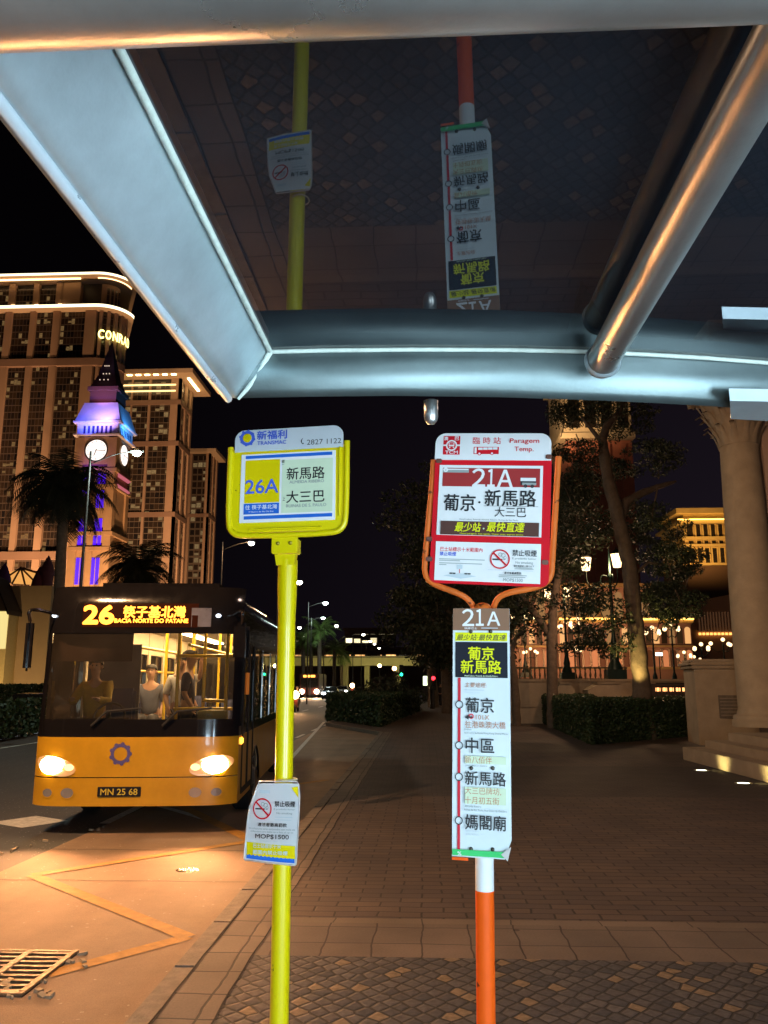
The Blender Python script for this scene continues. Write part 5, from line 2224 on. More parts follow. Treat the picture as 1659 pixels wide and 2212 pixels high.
for px, top, col_, nm in ((4, 1215, (.10, .03, .16), 'purple'), (82, 1222, (.22, .06, .09), 'maroon'), (98, 1200, (.20, .07, .10), 'dusky red')):
    p = at(px, 1290, 84)
    tr_ = thing('turret', nm + ' slim turret beside the glowing glass roof', 'turret', (p.x, 84, 0))
    zt_ = at(px, top, 84).z
    b = MB()
    b.lathe([(.62, 0), (.60, zt_ - 2.2), (.78, zt_ - 2.1), (.70, zt_ - 1.6), (.3, zt_ - .5), (.03, zt_)], 14)
    b.build('shaft', mat('turret_' + nm.replace(' ', '_'), col_, .8, var=.2), tr_)

# floodlights that warm the stone of the towers
for (px, Y0, tpx, Yt, zt_, pw_) in ((60, 158, 60, 180, 42, 5.4e4), (215, 162, 190, 180, 75, 7e4), (-30, 158, 10, 180, 75, 9e4), (110, 159, 120, 180, 78, 7e4), (330, 178, 330, 230, 50, 2e5), (395, 190, 392, 235, 30, 1.2e5), (450, 265, 435, 320, 35, 2e5),
                                    (196, 128, 200, 150, 18, 1.1e5), (262, 130, 250, 155, 20, 2.2e4)):
    p, q = at(px, 1420, Y0), at(tpx, 1300, Yt)
    lamp('tower_floodlight', 'SPOT', (p.x, Y0, 2), (1.0, .54, .27), pw_, None, target=(q.x, Yt, zt_), size=.5, spot=95, blend=.9)


# ------------------------------------------------------------------ trees, hedges, palms
BARK = mat('bark', (.11, .08, .06), .9, var=.35, scale=5, bump=.7, bscale=22)
LEAF = mat('dark_leaf', (.020, .030, .013), .6, var=.35, scale=1.5)
LEAF2 = mat('hedge_leaf', (.022, .045, .014), .55, var=.35, scale=2.5)
PALML = mat('palm_leaf', (.016, .018, .010), .55, var=.3, scale=2)
rng = np.random.default_rng(11)


def leaf_mesh(mb, centers, n, size, flat_=.55, m=0):
    """leaf sized faces spread through ball-shaped clumps, denser to the outside, so gaps stay between clumps"""
    for (c, r) in centers:
        k = int(n * (r ** 2))
        d = rng.normal(size=(k, 3))
        d /= np.linalg.norm(d, axis=1)[:, None]
        rad = r * rng.uniform(.25, 1.05, (k, 1)) ** .6
        p = np.array(c) + d * rad * np.array([1, 1, flat_])
        a = rng.normal(size=(k, 3))
        a /= np.linalg.norm(a, axis=1)[:, None]
        b = np.cross(a, rng.normal(size=(k, 3)))
        b /= np.linalg.norm(b, axis=1)[:, None]
        s = size * rng.uniform(.6, 1.5, (k, 1))
        q0, q1, q2, q3 = p - a * s, p + b * s * .45, p + a * s, p - b * s * .45
        base = len(mb.v)
        allq = np.stack([q0, q1, q2, q3], 1).reshape(-1, 3)
        mb.v += [tuple(x) for x in allq]
        mb.f += [(base + 4 * i, base + 4 * i + 1, base + 4 * i + 2, base + 4 * i + 3) for i in range(k)]
        mb.mi += [m] * k
        mb.uv += [None] * k
        mb.sm += [False] * k


def tree(label, Y, limbs, clumps, density=90, leaf=.13, group='trees beside the path'):
    """limbs: lists of (px, py, width in px); clumps: (px, py, radius in m, extra depth)"""
    b0 = at(limbs[0][0][0], limbs[0][0][1], Y)
    root = thing('tree', label, 'tree', (b0.x, Y, 0), 0, group)
    t = MB()
    for li, l in enumerate(limbs):
        pts, rad = [], []
        for i, (px, py, w) in enumerate(l):
            p = at(px, py, Y + (0 if li == 0 else .25 * i)) - root.location
            pts.append(p)
            rad.append(w * .5 * Y / FPX)
        if li == 0:
            pts.insert(0, Vector((pts[0].x, pts[0].y, -.05)))
            rad.insert(0, rad[0] * 1.12)
        n = len(pts)
        fine, fr2 = [], []
        for i in range(n - 1):
            for k in range(4):
                t_ = k / 4
                fine.append(pts[i].lerp(pts[i + 1], t_) + Vector((random.uniform(-1, 1), random.uniform(-1, 1), 0)) * rad[i] * .10)
                fr2.append((rad[i] * (1 - t_) + rad[i + 1] * t_) * random.uniform(.95, 1.06))
        fine.append(pts[-1])
        fr2.append(rad[-1] * .6)
        t.tube(fine, fr2, 12)
    t.build('trunk', BARK, root)
    c = MB()
    cs = []
    for (px, py, r, dy) in clumps:
        p = at(px, py, Y + dy) - root.location
        for k in range(4):
            cs.append(((p.x + random.uniform(-.6, .6) * r, p.y + random.uniform(-.7, .7) * r, p.z + random.uniform(-.5, .5) * r), r * random.uniform(.4, .75)))
        # twigs that hold the clump
        c.tube([p + Vector((0, 0, -r * .5)), p + Vector((random.uniform(-.3, .3), 0, r * .3))], .02, 5, 1)
    leaf_mesh(c, cs, density, leaf)
    c.build('crown', [LEAF, BARK], root)
    return root


tree('big leaning tree with a yellow uplit trunk rising behind the clipped hedge', 27.5,
     [[(1389, 1535, 42), (1386, 1480, 38), (1378, 1400, 36), (1369, 1300, 34), (1358, 1215, 33), (1340, 1140, 31), (1322, 1070, 29), (1307, 1000, 25), (1301, 945, 21)],
      [(1336, 1125, 22), (1352, 1085, 20), (1385, 1066, 17), (1420, 1052, 12), (1460, 1040, 7)],
      [(1301, 950, 20), (1312, 918, 17), (1335, 893, 14), (1348, 850, 9)],
      [(1303, 960, 12), (1280, 930, 9), (1255, 900, 6)],
      [(1420, 1055, 4), (1408, 1120, 3), (1440, 1150, 2)],
      [(1362, 1250, 9), (1400, 1215, 6), (1450, 1225, 4), (1490, 1240, 2)]],
     [(1262, 955, 1.0, 0), (1290, 890, 1.2, 1), (1225, 1010, .9, 1), (1330, 870, 1.1, 1), (1390, 905, .8, 2), (1245, 1130, 1.0, 0), (1405, 1115, .9, 0), (1450, 1215, .85, 0), (1478, 1250, .7, 1),
      (1495, 1310, .8, 1), (1440, 1310, .8, 0), (1415, 1345, .7, 1), (1415, 1250, .8, 1), (1440, 1180, .7, 0), (1465, 1225, .6, 1), (1380, 1150, .7, 1), (1285, 1290, .8, 0), (1310, 1330, .7, 0), (1285, 1370, .7, 0), (1330, 1400, .6, 0), (1460, 1150, .7, 2),
      (1220, 1180, 1.0, 2), (1215, 1100, 1.0, 2), (1420, 1010, .8, 1), (1470, 1285, .6, 0), (1235, 1060, 1.0, 1), (1260, 1090, .9, 2), (1290, 1130, .8, 1), (1245, 1290, .8, 1), (1355, 1010, .8, 2), (1390, 1190, .8, 1), (1425, 1290, .8, 1), (1330, 1000, .7, 2), (1270, 1040, .9, 3), (1460, 1340, .6, 0), (1300, 1380, .6, 1), (1240, 1395, .6, 1), (1400, 1300, .7, 0), (1485, 1200, .7, 1), (1210, 910, 1.2, 2), (1420, 960, .9, 3)], 900, .055)
tree('slim forked tree with pale brown trunk behind the low hedge', 34,
     [[(1194, 1530, 25), (1193, 1450, 23), (1191, 1370, 22), (1196, 1310, 18), (1206, 1240, 15), (1222, 1170, 11)],
      [(1190, 1375, 17), (1165, 1338, 15), (1140, 1305, 13), (1112, 1265, 10), (1085, 1225, 7)]],
     [(1225, 1190, 1.6, 0), (1170, 1240, 1.3, 0), (1100, 1220, 1.6, 0), (1240, 1290, 1.1, 1), (1140, 1180, 1.7, 1), (1200, 1090, 1.8, 1), (1125, 1330, 1.0, 1), (1255, 1350, .9, 0), (1060, 1150, 1.8, 2), (1160, 1100, 2.0, 2), (1235, 1240, 1.2, 1), (1180, 1170, 1.6, 0), (1150, 1280, 1.0, 0), (1100, 1310, 1.0, 1)], 300, .08)
tree('thin bent tree with light bark left of the lamp posts', 35.5,
     [[(1114, 1500, 17), (1109, 1450, 15), (1104, 1410, 12), (1113, 1380, 9), (1132, 1362, 7)], [(1105, 1425, 9), (1092, 1380, 7), (1080, 1330, 5)]],
     [(1090, 1340, 1.8, 0), (1110, 1290, 2.0, 1), (1070, 1260, 2.3, 0), (1120, 1220, 2.0, 2)], 190, .09)
for i, (px, Y, lab) in enumerate(((935, 62, 'dark spreading street tree nearest the overpass'), (965, 50, 'tall dark street tree behind the orange sign pole'), (1030, 56, 'dense dark tree hidden behind the red sign board'))):
    tree(lab, Y, [[(px, 1500, 22), (px - 4, 1440, 18), (px + 5, 1370, 15), (px + 2, 1300, 10)], [(px, 1400, 9), (px - 30, 1340, 6), (px - 50, 1310, 4)], [(px + 3, 1390, 9), (px + 36, 1330, 6), (px + 60, 1280, 3)]],
         [(px + random.uniform(-75, 75) * (1 if i else .55), py + random.uniform(-20, 20), 2.2, random.uniform(-2, 2)) for py in (1410, 1380, 1350, 1320, 1280, 1240, 1200, 1150, 1100, 1050) for _ in range(2 if i else (2 if py > 1270 else 1))], 120, .13)


def hedge(label, poly, h, dens=1500, group='clipped hedges', leaf=.035, cat='hedge'):
    """clipped hedge: a dark body with a skin of small leaves standing off it"""
    cx = sum(p[0] for p in poly) / len(poly)
    cy_ = sum(p[1] for p in poly) / len(poly)
    root = thing('hedge', label, cat, (cx, cy_, 0), 0, group)
    pl = [(p[0] - cx, p[1] - cy_) for p in poly]
    b = MB()
    sh_ = [(x * .97, y * .97) for x, y in pl]
    b.slab(sh_, 0, h - .06)
    b.build('body', mat('hedge_core', (.010, .014, .007), .9, var=.3), root)
    f = MB()
    P = []
    for i in range(len(pl)):
        a, c = np.array(pl[i]), np.array(pl[(i + 1) % len(pl)])
        L = np.linalg.norm(c - a)
        n = int(L * h * dens)
        t = rng.random((n, 1))
        xy = a + (c - a) * t
        z = rng.random((n, 1)) * h
        P.append(np.hstack([xy, z]))
    bx = np.array(pl)
    lo, hi = bx.min(0), bx.max(0)
    n = int((hi - lo).prod() * dens * .9)
    q = lo + (hi - lo) * rng.random((n, 2))
    ins = np.zeros(n, bool)
    for i in range(len(pl)):
        x0, y0 = pl[i]
        x1, y1 = pl[(i + 1) % len(pl)]
        cond = ((y0 > q[:, 1]) != (y1 > q[:, 1])) & (q[:, 0] < (x1 - x0) * (q[:, 1] - y0) / (y1 - y0 + 1e-9) + x0)
        ins ^= cond
    q = q[ins]
    P.append(np.hstack([q, np.full((len(q), 1), h)]))
    P = np.vstack(P)
    P += rng.normal(size=P.shape) * .035
    k = len(P)
    a = rng.normal(size=(k, 3))
    a /= np.linalg.norm(a, axis=1)[:, None]
    b2 = np.cross(a, rng.normal(size=(k, 3)))
    b2 /= np.linalg.norm(b2, axis=1)[:, None]
    s = leaf * rng.uniform(.6, 1.5, (k, 1))
    allq = np.stack([P - a * s, P + b2 * s * .55, P + a * s, P - b2 * s * .55], 1).reshape(-1, 3)
    f.v = [tuple(x) for x in allq]
    f.f = [(4 * i, 4 * i + 1, 4 * i + 2, 4 * i + 3) for i in range(k)]
    f.mi, f.uv, f.sm = [0] * k, [None] * k, [False] * k
    f.build('leaves', LEAF2, root)
    return root


A_, B_, C_ = gnd(1123, 1549), gnd(1279, 1609), gnd(1501, 1590)
hh = at(1279, 1516, B_.y).z
M_ = gnd(1173, 1562)
hedge('long clipped hedge in front of the uplit tree, its corner towards the path', [(M_.x, M_.y), (B_.x, B_.y), (C_.x, C_.y), (C_.x + .2, C_.y + 2.2), (B_.x + .9, B_.y + 3.4), (M_.x + 2.2, M_.y + .6)], hh, 1900)
hedge('short low hedge end beyond the long hedge', [(A_.x, A_.y), (M_.x - .3, M_.y + 1), (M_.x + 1.5, M_.y + 3), (A_.x + 1.5, A_.y + 4)], .85, 500, leaf=.06)
H1, H2, H3 = gnd(706, 1554), gnd(822, 1571), gnd(905, 1535)
hedge('dark low hedge between the road and the footpath at the end of the bay', [(H1.x, H1.y), (H2.x, H2.y), (H3.x, H3.y), (H3.x - 3, H3.y + 6), (H1.x + .5, H1.y + 6)], at(740, 1500, H1.y).z, 250, leaf=.08)
bsh = thing('bush', 'big rounded dark bush rising out of the hedge beside the road', 'bush', at(838, 1500, 46) - Vector((0, 0, at(838, 1500, 46).z)))
cb_ = MB()
leaf_mesh(cb_, [((x, y, z), r) for x, y, z, r in ((0, 0, 1.2, 1.25), (-1.0, .4, 1.0, 1.0), (1.1, .3, .9, 1.0), (.3, -.5, .7, 1.1), (-.6, -.5, .6, 1.0), (.5, .8, 1.7, .7))], 420, .10, .85)
cb_.build('foliage', LEAF, bsh)
st_ = MB()
for a in range(5):
    st_.tube([(0, 0, 0), (math.cos(a * 1.3) * .7, math.sin(a * 1.3) * .7, 1.3)], [.05, .02], 6)
st_.build('stems', BARK, bsh)
for (pts, h, lab) in (([(-40, 1600), (48, 1580)], 1.1, 'clipped green hedge at the left edge behind the lane'), ([(-60, 1560), (60, 1545)], 1.6, 'taller hedge under the lit doorway at the left edge')):
    a, b = gnd(*pts[0]), gnd(*pts[1])
    hedge(lab, [(a.x, a.y), (b.x, b.y), (b.x, b.y + 2.4), (a.x, a.y + 2.4)], h, 220, leaf=.09)


def palm(label, px, py, Y, R_, trunk_r, group='palm trees along the road', fronds=26, mt=PALML, droop=1.0, bx=None):
    c = at(px, py, Y)
    b = at(bx if bx else px, 1475, Y)
    root = thing('palm_tree', label, 'palm tree', (b.x, Y, 0), 0, group)
    top = c - root.location
    t = MB()
    n = 14
    pts = [Vector((top.x * (i / n) ** 1.3, 0, top.z * i / n)) for i in range(n + 1)]
    t.tube(pts, [trunk_r * (1.25 - .35 * i / n + (.35 if 8 <= i <= 12 else 0) * .6) * (1.04 if i % 2 else .98) for i in range(n + 1)], 10)
    t.build('trunk', BARK, root)
    f = MB()
    for k in range(fronds):
        az = 2.4 * k + random.uniform(-.2, .2)
        el = R(random.uniform(-15, 80))
        L = R_ * random.uniform(.8, 1.15)
        d0 = Vector((math.cos(az) * math.cos(el), math.sin(az) * math.cos(el), math.sin(el)))
        p = top.copy()
        d = d0.copy()
        spine = [p.copy()]
        m_ = 12
        for i in range(m_):
            d = (d + Vector((0, 0, -.13 * droop))).normalized()
            p = p + d * L / m_
            spine.append(p.copy())
        f.tube(spine, [.035 * (1 - .8 * i / m_) for i in range(m_ + 1)], 4)
        for i in range(1, m_ + 1):
            a = spine[i]
            dd_ = (spine[i] - spine[i - 1]).normalized()
            side = dd_.cross(Vector((0, 0, 1)))
            if side.length < .1:
                side = Vector((1, 0, 0))
            side.normalize()
            ln = R_ * .26 * math.sin(math.pi * min(1, (i + 1.0) / (m_ + 2))) + .08
            for s in (-1, 1):
                for q in (0, .5):
                    o = a - dd_ * L / m_ * q
                    tip = o + side * s * ln + dd_ * ln * .6 + Vector((0, 0, -ln * (.35 + .3 * random.random())))
                    w = dd_ * R_ * .016
                    f.face([o - w, o + w, tip])
    f.build('crown', mt, root)
    return root


palm('tall dark palm in front of the clock tower', 139, 1050, 40, 3.1, .21, bx=118, fronds=70, droop=1.25)
palm('low dark palm whose crown spreads above the bus roof', 301, 1236, 52, 3.1, .22, fronds=64, droop=1.5)
PALMG = mat('lamp_lit_palm_leaf', (.10, .17, .04), .5, var=.3, scale=2)  # leaf colour brightened to carry the street lamp's light
for i, (px, py, Y) in enumerate(((690, 1362, 116), (655, 1385, 121), (672, 1392, 126), (722, 1402, 138), (738, 1412, 150))):
    palm(['palm lit green by the street lamp near the overpass', 'far dark palm closest to the yellow pole', 'far dark palm second from the yellow pole', 'far dark palm in front of the overpass', 'smallest far palm in front of the overpass'][i],
         px, py, Y, 3.1 if i == 0 else 2.7, .24, fronds=22, mt=PALMG)

# ------------------------------------------------------------------ the stone column on its steps at the right
CST = mat('column_stone', (.36, .28, .20), .85, var=.16, scale=2.2, bump=.3, bscale=30)
S0, S1 = gnd(1476, 1641), gnd(1659, 1691)
dS = (S1 - S0).normalized()
nS = Vector((-dS.y, dS.x, 0))
if nS.y < 0:
    nS = -nS
ang = math.atan2(dS.y, dS.x)
stp = thing('stone_steps', 'beige stone steps under the column, lit by two ground lamps', 'steps', S0, ang)
for k, (z0, z1) in enumerate(((0, .29), (.29, .47), (.47, .66))):
    b = MB()
    ins = .42 * k
    b.box(ins, 9, ins * .9, 7, z0, z1, bev=.012)
    b.build('step', CST, stp)
colY = S0.y + 1.9
pL, pR = at(1556, 1080, colY), at(1648, 1080, colY)
cr_ = (pR.x - pL.x) / 2
ccx = (at(1592, 1480, colY).x + cr_ * 1.06)
col_ = thing('stone_column', 'tall round stone column with leafy carved capital at the right edge', 'column', (ccx, colY, .66))
zcap0, zcap1 = at(1545, 966, colY).z - .66, at(1520, 866, colY).z - .66
sh2 = MB()
prof = [(cr_ * 1.35, 0), (cr_ * 1.35, .16), (cr_ * 1.28, .17), (cr_ * 1.30, .22), (cr_ * 1.24, .28), (cr_ * 1.12, .30), (cr_ * 1.10, .36), (cr_ * 1.06, .42)]
n = 16
for i in range(n + 1):
    t = i / n
    prof.append((cr_ * (1.05 - .17 * t ** 1.5), .44 + (zcap0 - .50) * t))
prof += [(cr_ * .93, zcap0 - .05), (cr_ * .93, zcap0), (cr_ * .86, zcap0 + .01)]
sh2.lathe(prof, 40)
sh2.build('shaft', CST, col_)
cp = MB()
ch_ = zcap1 - zcap0 + .25
bellr = lambda t: cr_ * (.88 + .72 * min(1, t / .75) ** 1.3)
bell = [(bellr(t / 10), zcap0 + ch_ * t / 10) for t in range(10)]
cp.lathe(bell, 32)
for row, (zb_, hgt, nn, off) in enumerate(((0, .42, 12, 0), (.25, .42, 12, .5), (.5, .42, 12, 0))):
    for k in range(nn):
        a = 2 * math.pi * (k + off) / nn
        er, et = Vector((math.cos(a), math.sin(a), 0)), Vector((-math.sin(a), math.cos(a), 0))
        rows = []
        for i in range(7):
            t = i / 6
            rr_ = bellr(zb_ + hgt * t) + cr_ * (.04 + .34 * t ** 3)
            zz_ = zcap0 + ch_ * (zb_ + hgt * (t if t < .85 else .85 - (t - .85) * .9))
            w = cr_ * .17 * (1 - .5 * t ** 2) * (1 + .12 * math.sin(9 * t))
            rows.append([er * (rr_ - .02) - et * w + Vector((0, 0, zz_)), er * (rr_ + .025) + Vector((0, 0, zz_)), er * (rr_ - .02) + et * w + Vector((0, 0, zz_))])
        vs = [p for r in rows for p in r]
        cp.add(vs, [(3 * i + j, 3 * i + j + 1, 3 * i + j + 4, 3 * i + j + 3) for i in range(6) for j in range(2)], 0, True)
for k in range(4):
    a = R(45 + 90 * k)
    sp_ = [(cr_ * 1.28 * math.cos(a) + .10 * (1 - q / 16) * math.cos(q * .8) * math.cos(a), cr_ * 1.28 * math.sin(a) + .10 * (1 - q / 16) * math.cos(q * .8) * math.sin(a), zcap0 + ch_ * .84 + .10 * (1 - q / 16) * math.sin(q * .8)) for q in range(14)]
    cp.tube(sp_, .03, 6)
cp.box(-cr_ * 1.75, cr_ * 1.75, -cr_ * 1.75, cr_ * 1.75, zcap0 + ch_ * .9, zcap0 + ch_ * 1.02, bev=.02)
cp.build('capital', CST, col_)
en = MB()
en.box(-cr_ * 1.3, 7, -cr_ * 1.3, cr_ * 1.3, zcap0 + ch_ * 1.025, zcap0 + ch_ * 1.025 + 1.4)
en.box(-cr_ * 1.55, 7, -cr_ * 1.6, cr_ * 1.6, zcap0 + ch_ * 1.025 + 1.402, zcap0 + ch_ * 1.025 + 1.7)
en.build('entablature', CST, col_)
pil = thing('stone_pier', 'plain pinkish stone pier right behind the round column', 'pier', (ccx + cr_ * .93, colY - .25, .66))
b = MB()
b.box(0, 5, 0, 1.2, 0, zcap1 + .2)
b.box(-.08, 5.1, -.08, 1.28, 0, .5, bev=.03)
b.build('pier_wall', mat('pink_stone', (.42, .29, .23), .85, var=.12, scale=1.5), pil)
# pedestal with plaque behind-left
PY = colY + 2.6
p0, p1 = at(1512, 1592, PY), at(1640, 1592, PY)
zt_ = at(1550, 1428, PY).z
ped = thing('stone_pedestal', 'square stone pedestal with a moulded top and carved plaque left of the column', 'pedestal', ((p0.x + p1.x) / 2, PY, 0), R(-6))
hw2 = (p1.x - p0.x) / 2
b = MB()
b.box(-hw2, hw2, 0, 1.6, 0, zt_ - .22, bev=.02)
b.build('body', CST, ped)
b = MB()
b.box(-hw2 - .07, hw2 + .07, -.07, 1.67, zt_ - .218, zt_ - .12, bev=.02)
b.box(-hw2 - .12, hw2 + .12, -.12, 1.72, zt_ - .118, zt_ - .03, bev=.02)
b.box(-hw2 - .02, hw2 + .02, -.02, 1.62, zt_ - .028, zt_ + .06, bev=.02)
b.build('cornice', CST, ped)
b = MB()
b.box(-.02 - hw2 * .25, hw2 * .8, -.03, -.002, .75, 1.4, bev=.01)
bp2 = b.build('plaque', mat('bronze_plaque', (.13, .10, .075), .6, var=.3, scale=9), ped)
b = MB()
for k in range(6):
    b.rect(-.02 - hw2 * .2, hw2 * .72, 1.30 - k * .095, 1.325 - k * .095, -.0315)
b.build('plaque_lines', mat('plaque_relief', (.25, .20, .15), .6, var=.2), bp2)
# two lamps let into the paving that graze the bottom step
for i, (px, py) in enumerate(((1515, 1665), (1606, 1693))):
    g0 = gnd(px, py)
    gl_ = thing('ground_lamp', ['sunken ground lamp near the corner of the steps', 'sunken ground lamp further along the steps nearer the viewer'][i], 'ground lamp', g0, ang, 'ground lamps in front of the steps')
    b = MB()
    b.lathe([(.10, .0), (.145, .0), (.15, .012), (.12, .016), (.105, .012)], 24)
    b.build('rim', mat('steel_rim', (.4, .38, .35), .35, metal=.9), gl_)
    b = MB()
    b.lathe([(.104, .010), (.0, .012)], 20)
    b.build('lens', glow('ground_lamp_lens', (1, .93, .62), 9), gl_)
    w = Matrix.Rotation(-ang, 4, 'Z') @ nS
    lamp('ground_beam', 'SPOT', (0, 0, .05), (1, .84, .32), 34, gl_, target=(0, .42, .22), size=.03, spot=96, blend=1.0)
lamp('tree_uplight', 'SPOT', at(1366, 1500, 26.6), (1, .74, .22), 420, None, target=at(1378, 1380, 27.4), size=.05, spot=75, blend=.8)
lamp('column_light', 'SPOT', (S0.x - 3.2, S0.y - 7.5, 5.2), (1, .66, .36), 1000, None, target=(ccx, colY, 4.0), size=.4, spot=64, blend=.9)  # added light without a fitting, brightens the column


# ------------------------------------------------------------------ palace, bridge terrace and lamps on the right
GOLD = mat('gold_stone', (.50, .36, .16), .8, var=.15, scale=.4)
PINKS = mat('pink_plaster', (.42, .26, .20), .85, var=.12, scale=.5)
BRICKT = mat('campanile_brick', (.34, .125, .09), .85, var=.2, scale=.8, bump=.3)
DARKW = mat('dark_window', (.02, .016, .014), .25, var=.1)
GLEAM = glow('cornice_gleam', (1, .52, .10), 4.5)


def archwin(mb, cx, z0, z1, w, y, m=0):
    r = w / 2
    pts = [(cx - r, z0), (cx + r, z0)] + [(cx + r * math.cos(R(a)), z1 - r + r * math.sin(R(a))) for a in range(0, 181, 20)]
    mb.face([(x, y, z) for x, z in pts], m)


# campanile behind the tree
YC = 110.0
rc = at(1294, 1400, YC)
cam_t = thing('bell_tower', 'tall brick bell tower with pale lit top seen through the big tree', 'tower', (rc.x, YC, 0))
XC = lambda px, py=1050: at(px, py, YC).x - rc.x
ZC = lambda py: at(1294, py, YC).z
b = MB()
xl, xr = XC(1228), XC(1371)
b.box(xl, xr, 0, 12, 0, ZC(952))
b.build('shaft', BRICKT, cam_t)
b = MB()
for t in (.14, .38, .62, .86):
    x = xl + (xr - xl) * t
    b.box(x - .35, x + .35, -.25, -.002, 0, ZC(960))
b.build('pilaster_strips', BRICKT, cam_t)
b = MB()
b.box(xl - .9, xr + .3, -.9, 12.5, ZC(950), ZC(938))
b.box(xl - .3, xr, -.3, 12, ZC(937), ZC(800))
b.box(xl - 1.0, xr + .6, -1, 12.6, ZC(798), ZC(785))
bel = b.build('belfry', mat('belfry_pale', (.50, .42, .32), .8, var=.2, scale=.5), cam_t)
b = MB()
for k in range(4):
    archwin(b, xl + (xr - xl) * (k + .5) / 4, ZC(925), ZC(840), 1.5, -.32)
b.build('belfry_openings', DARKW, cam_t)
b = MB()
pyr = [(xl, 0), (xr, 0), (xr, 12), (xl, 12)]
cxm = (xl + xr) / 2
b.add([(x, y, ZC(785)) for x, y in pyr] + [(cxm, 6, ZC(560))], [(0, 1, 4), (1, 2, 4), (2, 3, 4), (3, 0, 4)])
b.build('spire', mat('spire_green', (.08, .12, .10), .7, var=.2), cam_t)
p = at(1160, 1380, 98)
lamp('tower_floodlight', 'SPOT', (p.x + 2, 92, 4), (1, .45, .24), 9500, None, target=(rc.x, YC, 26), size=.4, spot=80, blend=.9)
lamp('belfry_floodlight', 'SPOT', (rc.x + xl - 5, YC - 8, ZC(990)), (1, .60, .25), 9000, None, target=(rc.x + xl, YC, ZC(890)), size=.4, spot=90, blend=.9)

# golden hotel wing
YGd = 140.0
rgd = at(1530, 1300, YGd)
gw = thing('golden_hotel_wing', 'golden floodlit hotel wing with bright cornice and arched windows beside the column', 'hotel', (rgd.x, YGd, 0))
XD = lambda px: at(px, 1160, YGd).x - rgd.x
ZD = lambda py: at(1530, py, YGd).z
xc0 = XD(1479)
back_ = at(1428, 1160, 152) - rgd
pts = [(xc0, 0), (XD(1720), 0), (XD(1720), 20), (back_.x, 12)]
b = MB()
b.slab(pts, ZD(1221), ZD(1108))
b.build('wall', GOLD, gw)
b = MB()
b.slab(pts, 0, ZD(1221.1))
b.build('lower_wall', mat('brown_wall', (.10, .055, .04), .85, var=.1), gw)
ex = lambda o: [(xc0 - o, -o), (XD(1720), -o), (XD(1720), 20), (back_.x - o, 12)]
for py0, py1, o in ((1132, 1126, 1.0), (1112, 1101, 1.6)):
    b = MB()
    b.slab(ex(o), ZD(py0), ZD(py1))
    b.build('cornice', GOLD, gw)
for py0, py1, o in ((1167, 1160, .7), (1181, 1176, .7), (1222, 1217, .7)):
    b = MB()
    b.slab(ex(o), ZD(py0), ZD(py1))
    b.build('ledge', GOLD, gw)
for k in range(9):
    x = XD(1487) + k * (XD(1503) - XD(1487)) * 1.0
    b = MB()
    archwin(b, x + .3, ZD(1159), ZD(1129), 1.0, -.06)
    b.build('window', DARKW, gw)
    b = MB()
    b.face([(x, -.06, ZD(1175)), (x + .8, -.06, ZD(1175)), (x + .8, -.06, ZD(1168)), (x, -.06, ZD(1168))])
    b.face([(x, -.06, ZD(1216)), (x + .8, -.06, ZD(1216)), (x + .8, -.06, ZD(1184)), (x, -.06, ZD(1184))])
    b.build('window', DARKW, gw)
    b = MB()
    b.box(x + 1.0, x + 1.25, -.4, -.002, ZD(1216), ZD(1134))
    b.build('pilaster', GOLD, gw)
b = MB()
b.box(xc0 - 1.4, XD(1720), -1.45, -1.3, ZD(1126), ZD(1124))
b.build('cornice_light', glow('gold_strip', (1, .55, .10), 7), gw)
for px in (1440, 1490, 1530, 1575):
    p = at(px, 1230, 132)
    lamp('wing_floodlight', 'SPOT', (p.x, 130, p.z), (1, .56, .16), 2600, None, target=(p.x + 1, 141, ZD(1130)), size=.3, spot=110, blend=.9)

# pinkish lower hotel front between the wing and the terrace
YP = 100.0
rp2 = at(1530, 1400, YP)
pkh = thing('pink_hotel_front', 'pinkish hotel front with barred tall window and amber sill lights beside the column', 'hotel', (rp2.x, YP, 0))
XP = lambda px: at(px, 1350, YP).x - rp2.x
ZP = lambda py: at(1530, py, YP).z
b = MB()
b.prism([(XP(1487), 0), (XP(1700), 0), (XP(1700), ZP(1262)), (XP(1500), ZP(1300)), (XP(1487), ZP(1300))], 0, 14)
b.build('wall', PINKS, pkh)
b = MB()
b.box(XP(1507), XP(1640), -.08, -.002, ZP(1364), ZP(1322))
wo_ = b.build('window', mat('window_glow_dim', (.05, .03, .02), .4, emit=(1, .45, .2), es=.06), pkh)
b = MB()
for k in range(22):
    x = XP(1507) + (XP(1640) - XP(1507)) * k / 21
    b.box(x - .07, x + .07, -.22, -.085, ZP(1364), ZP(1322))
b.build('window_bars', PINKS, wo_)
b = MB()
for k in range(17):
    x = XP(1509) + (XP(1640) - XP(1509)) * k / 16
    b.box(x - .14, x + .14, -.35, -.2, ZP(1372), ZP(1367))
b.build('sill_lights', glow('sill_amber', (1, .45, .10), 2.2), pkh)

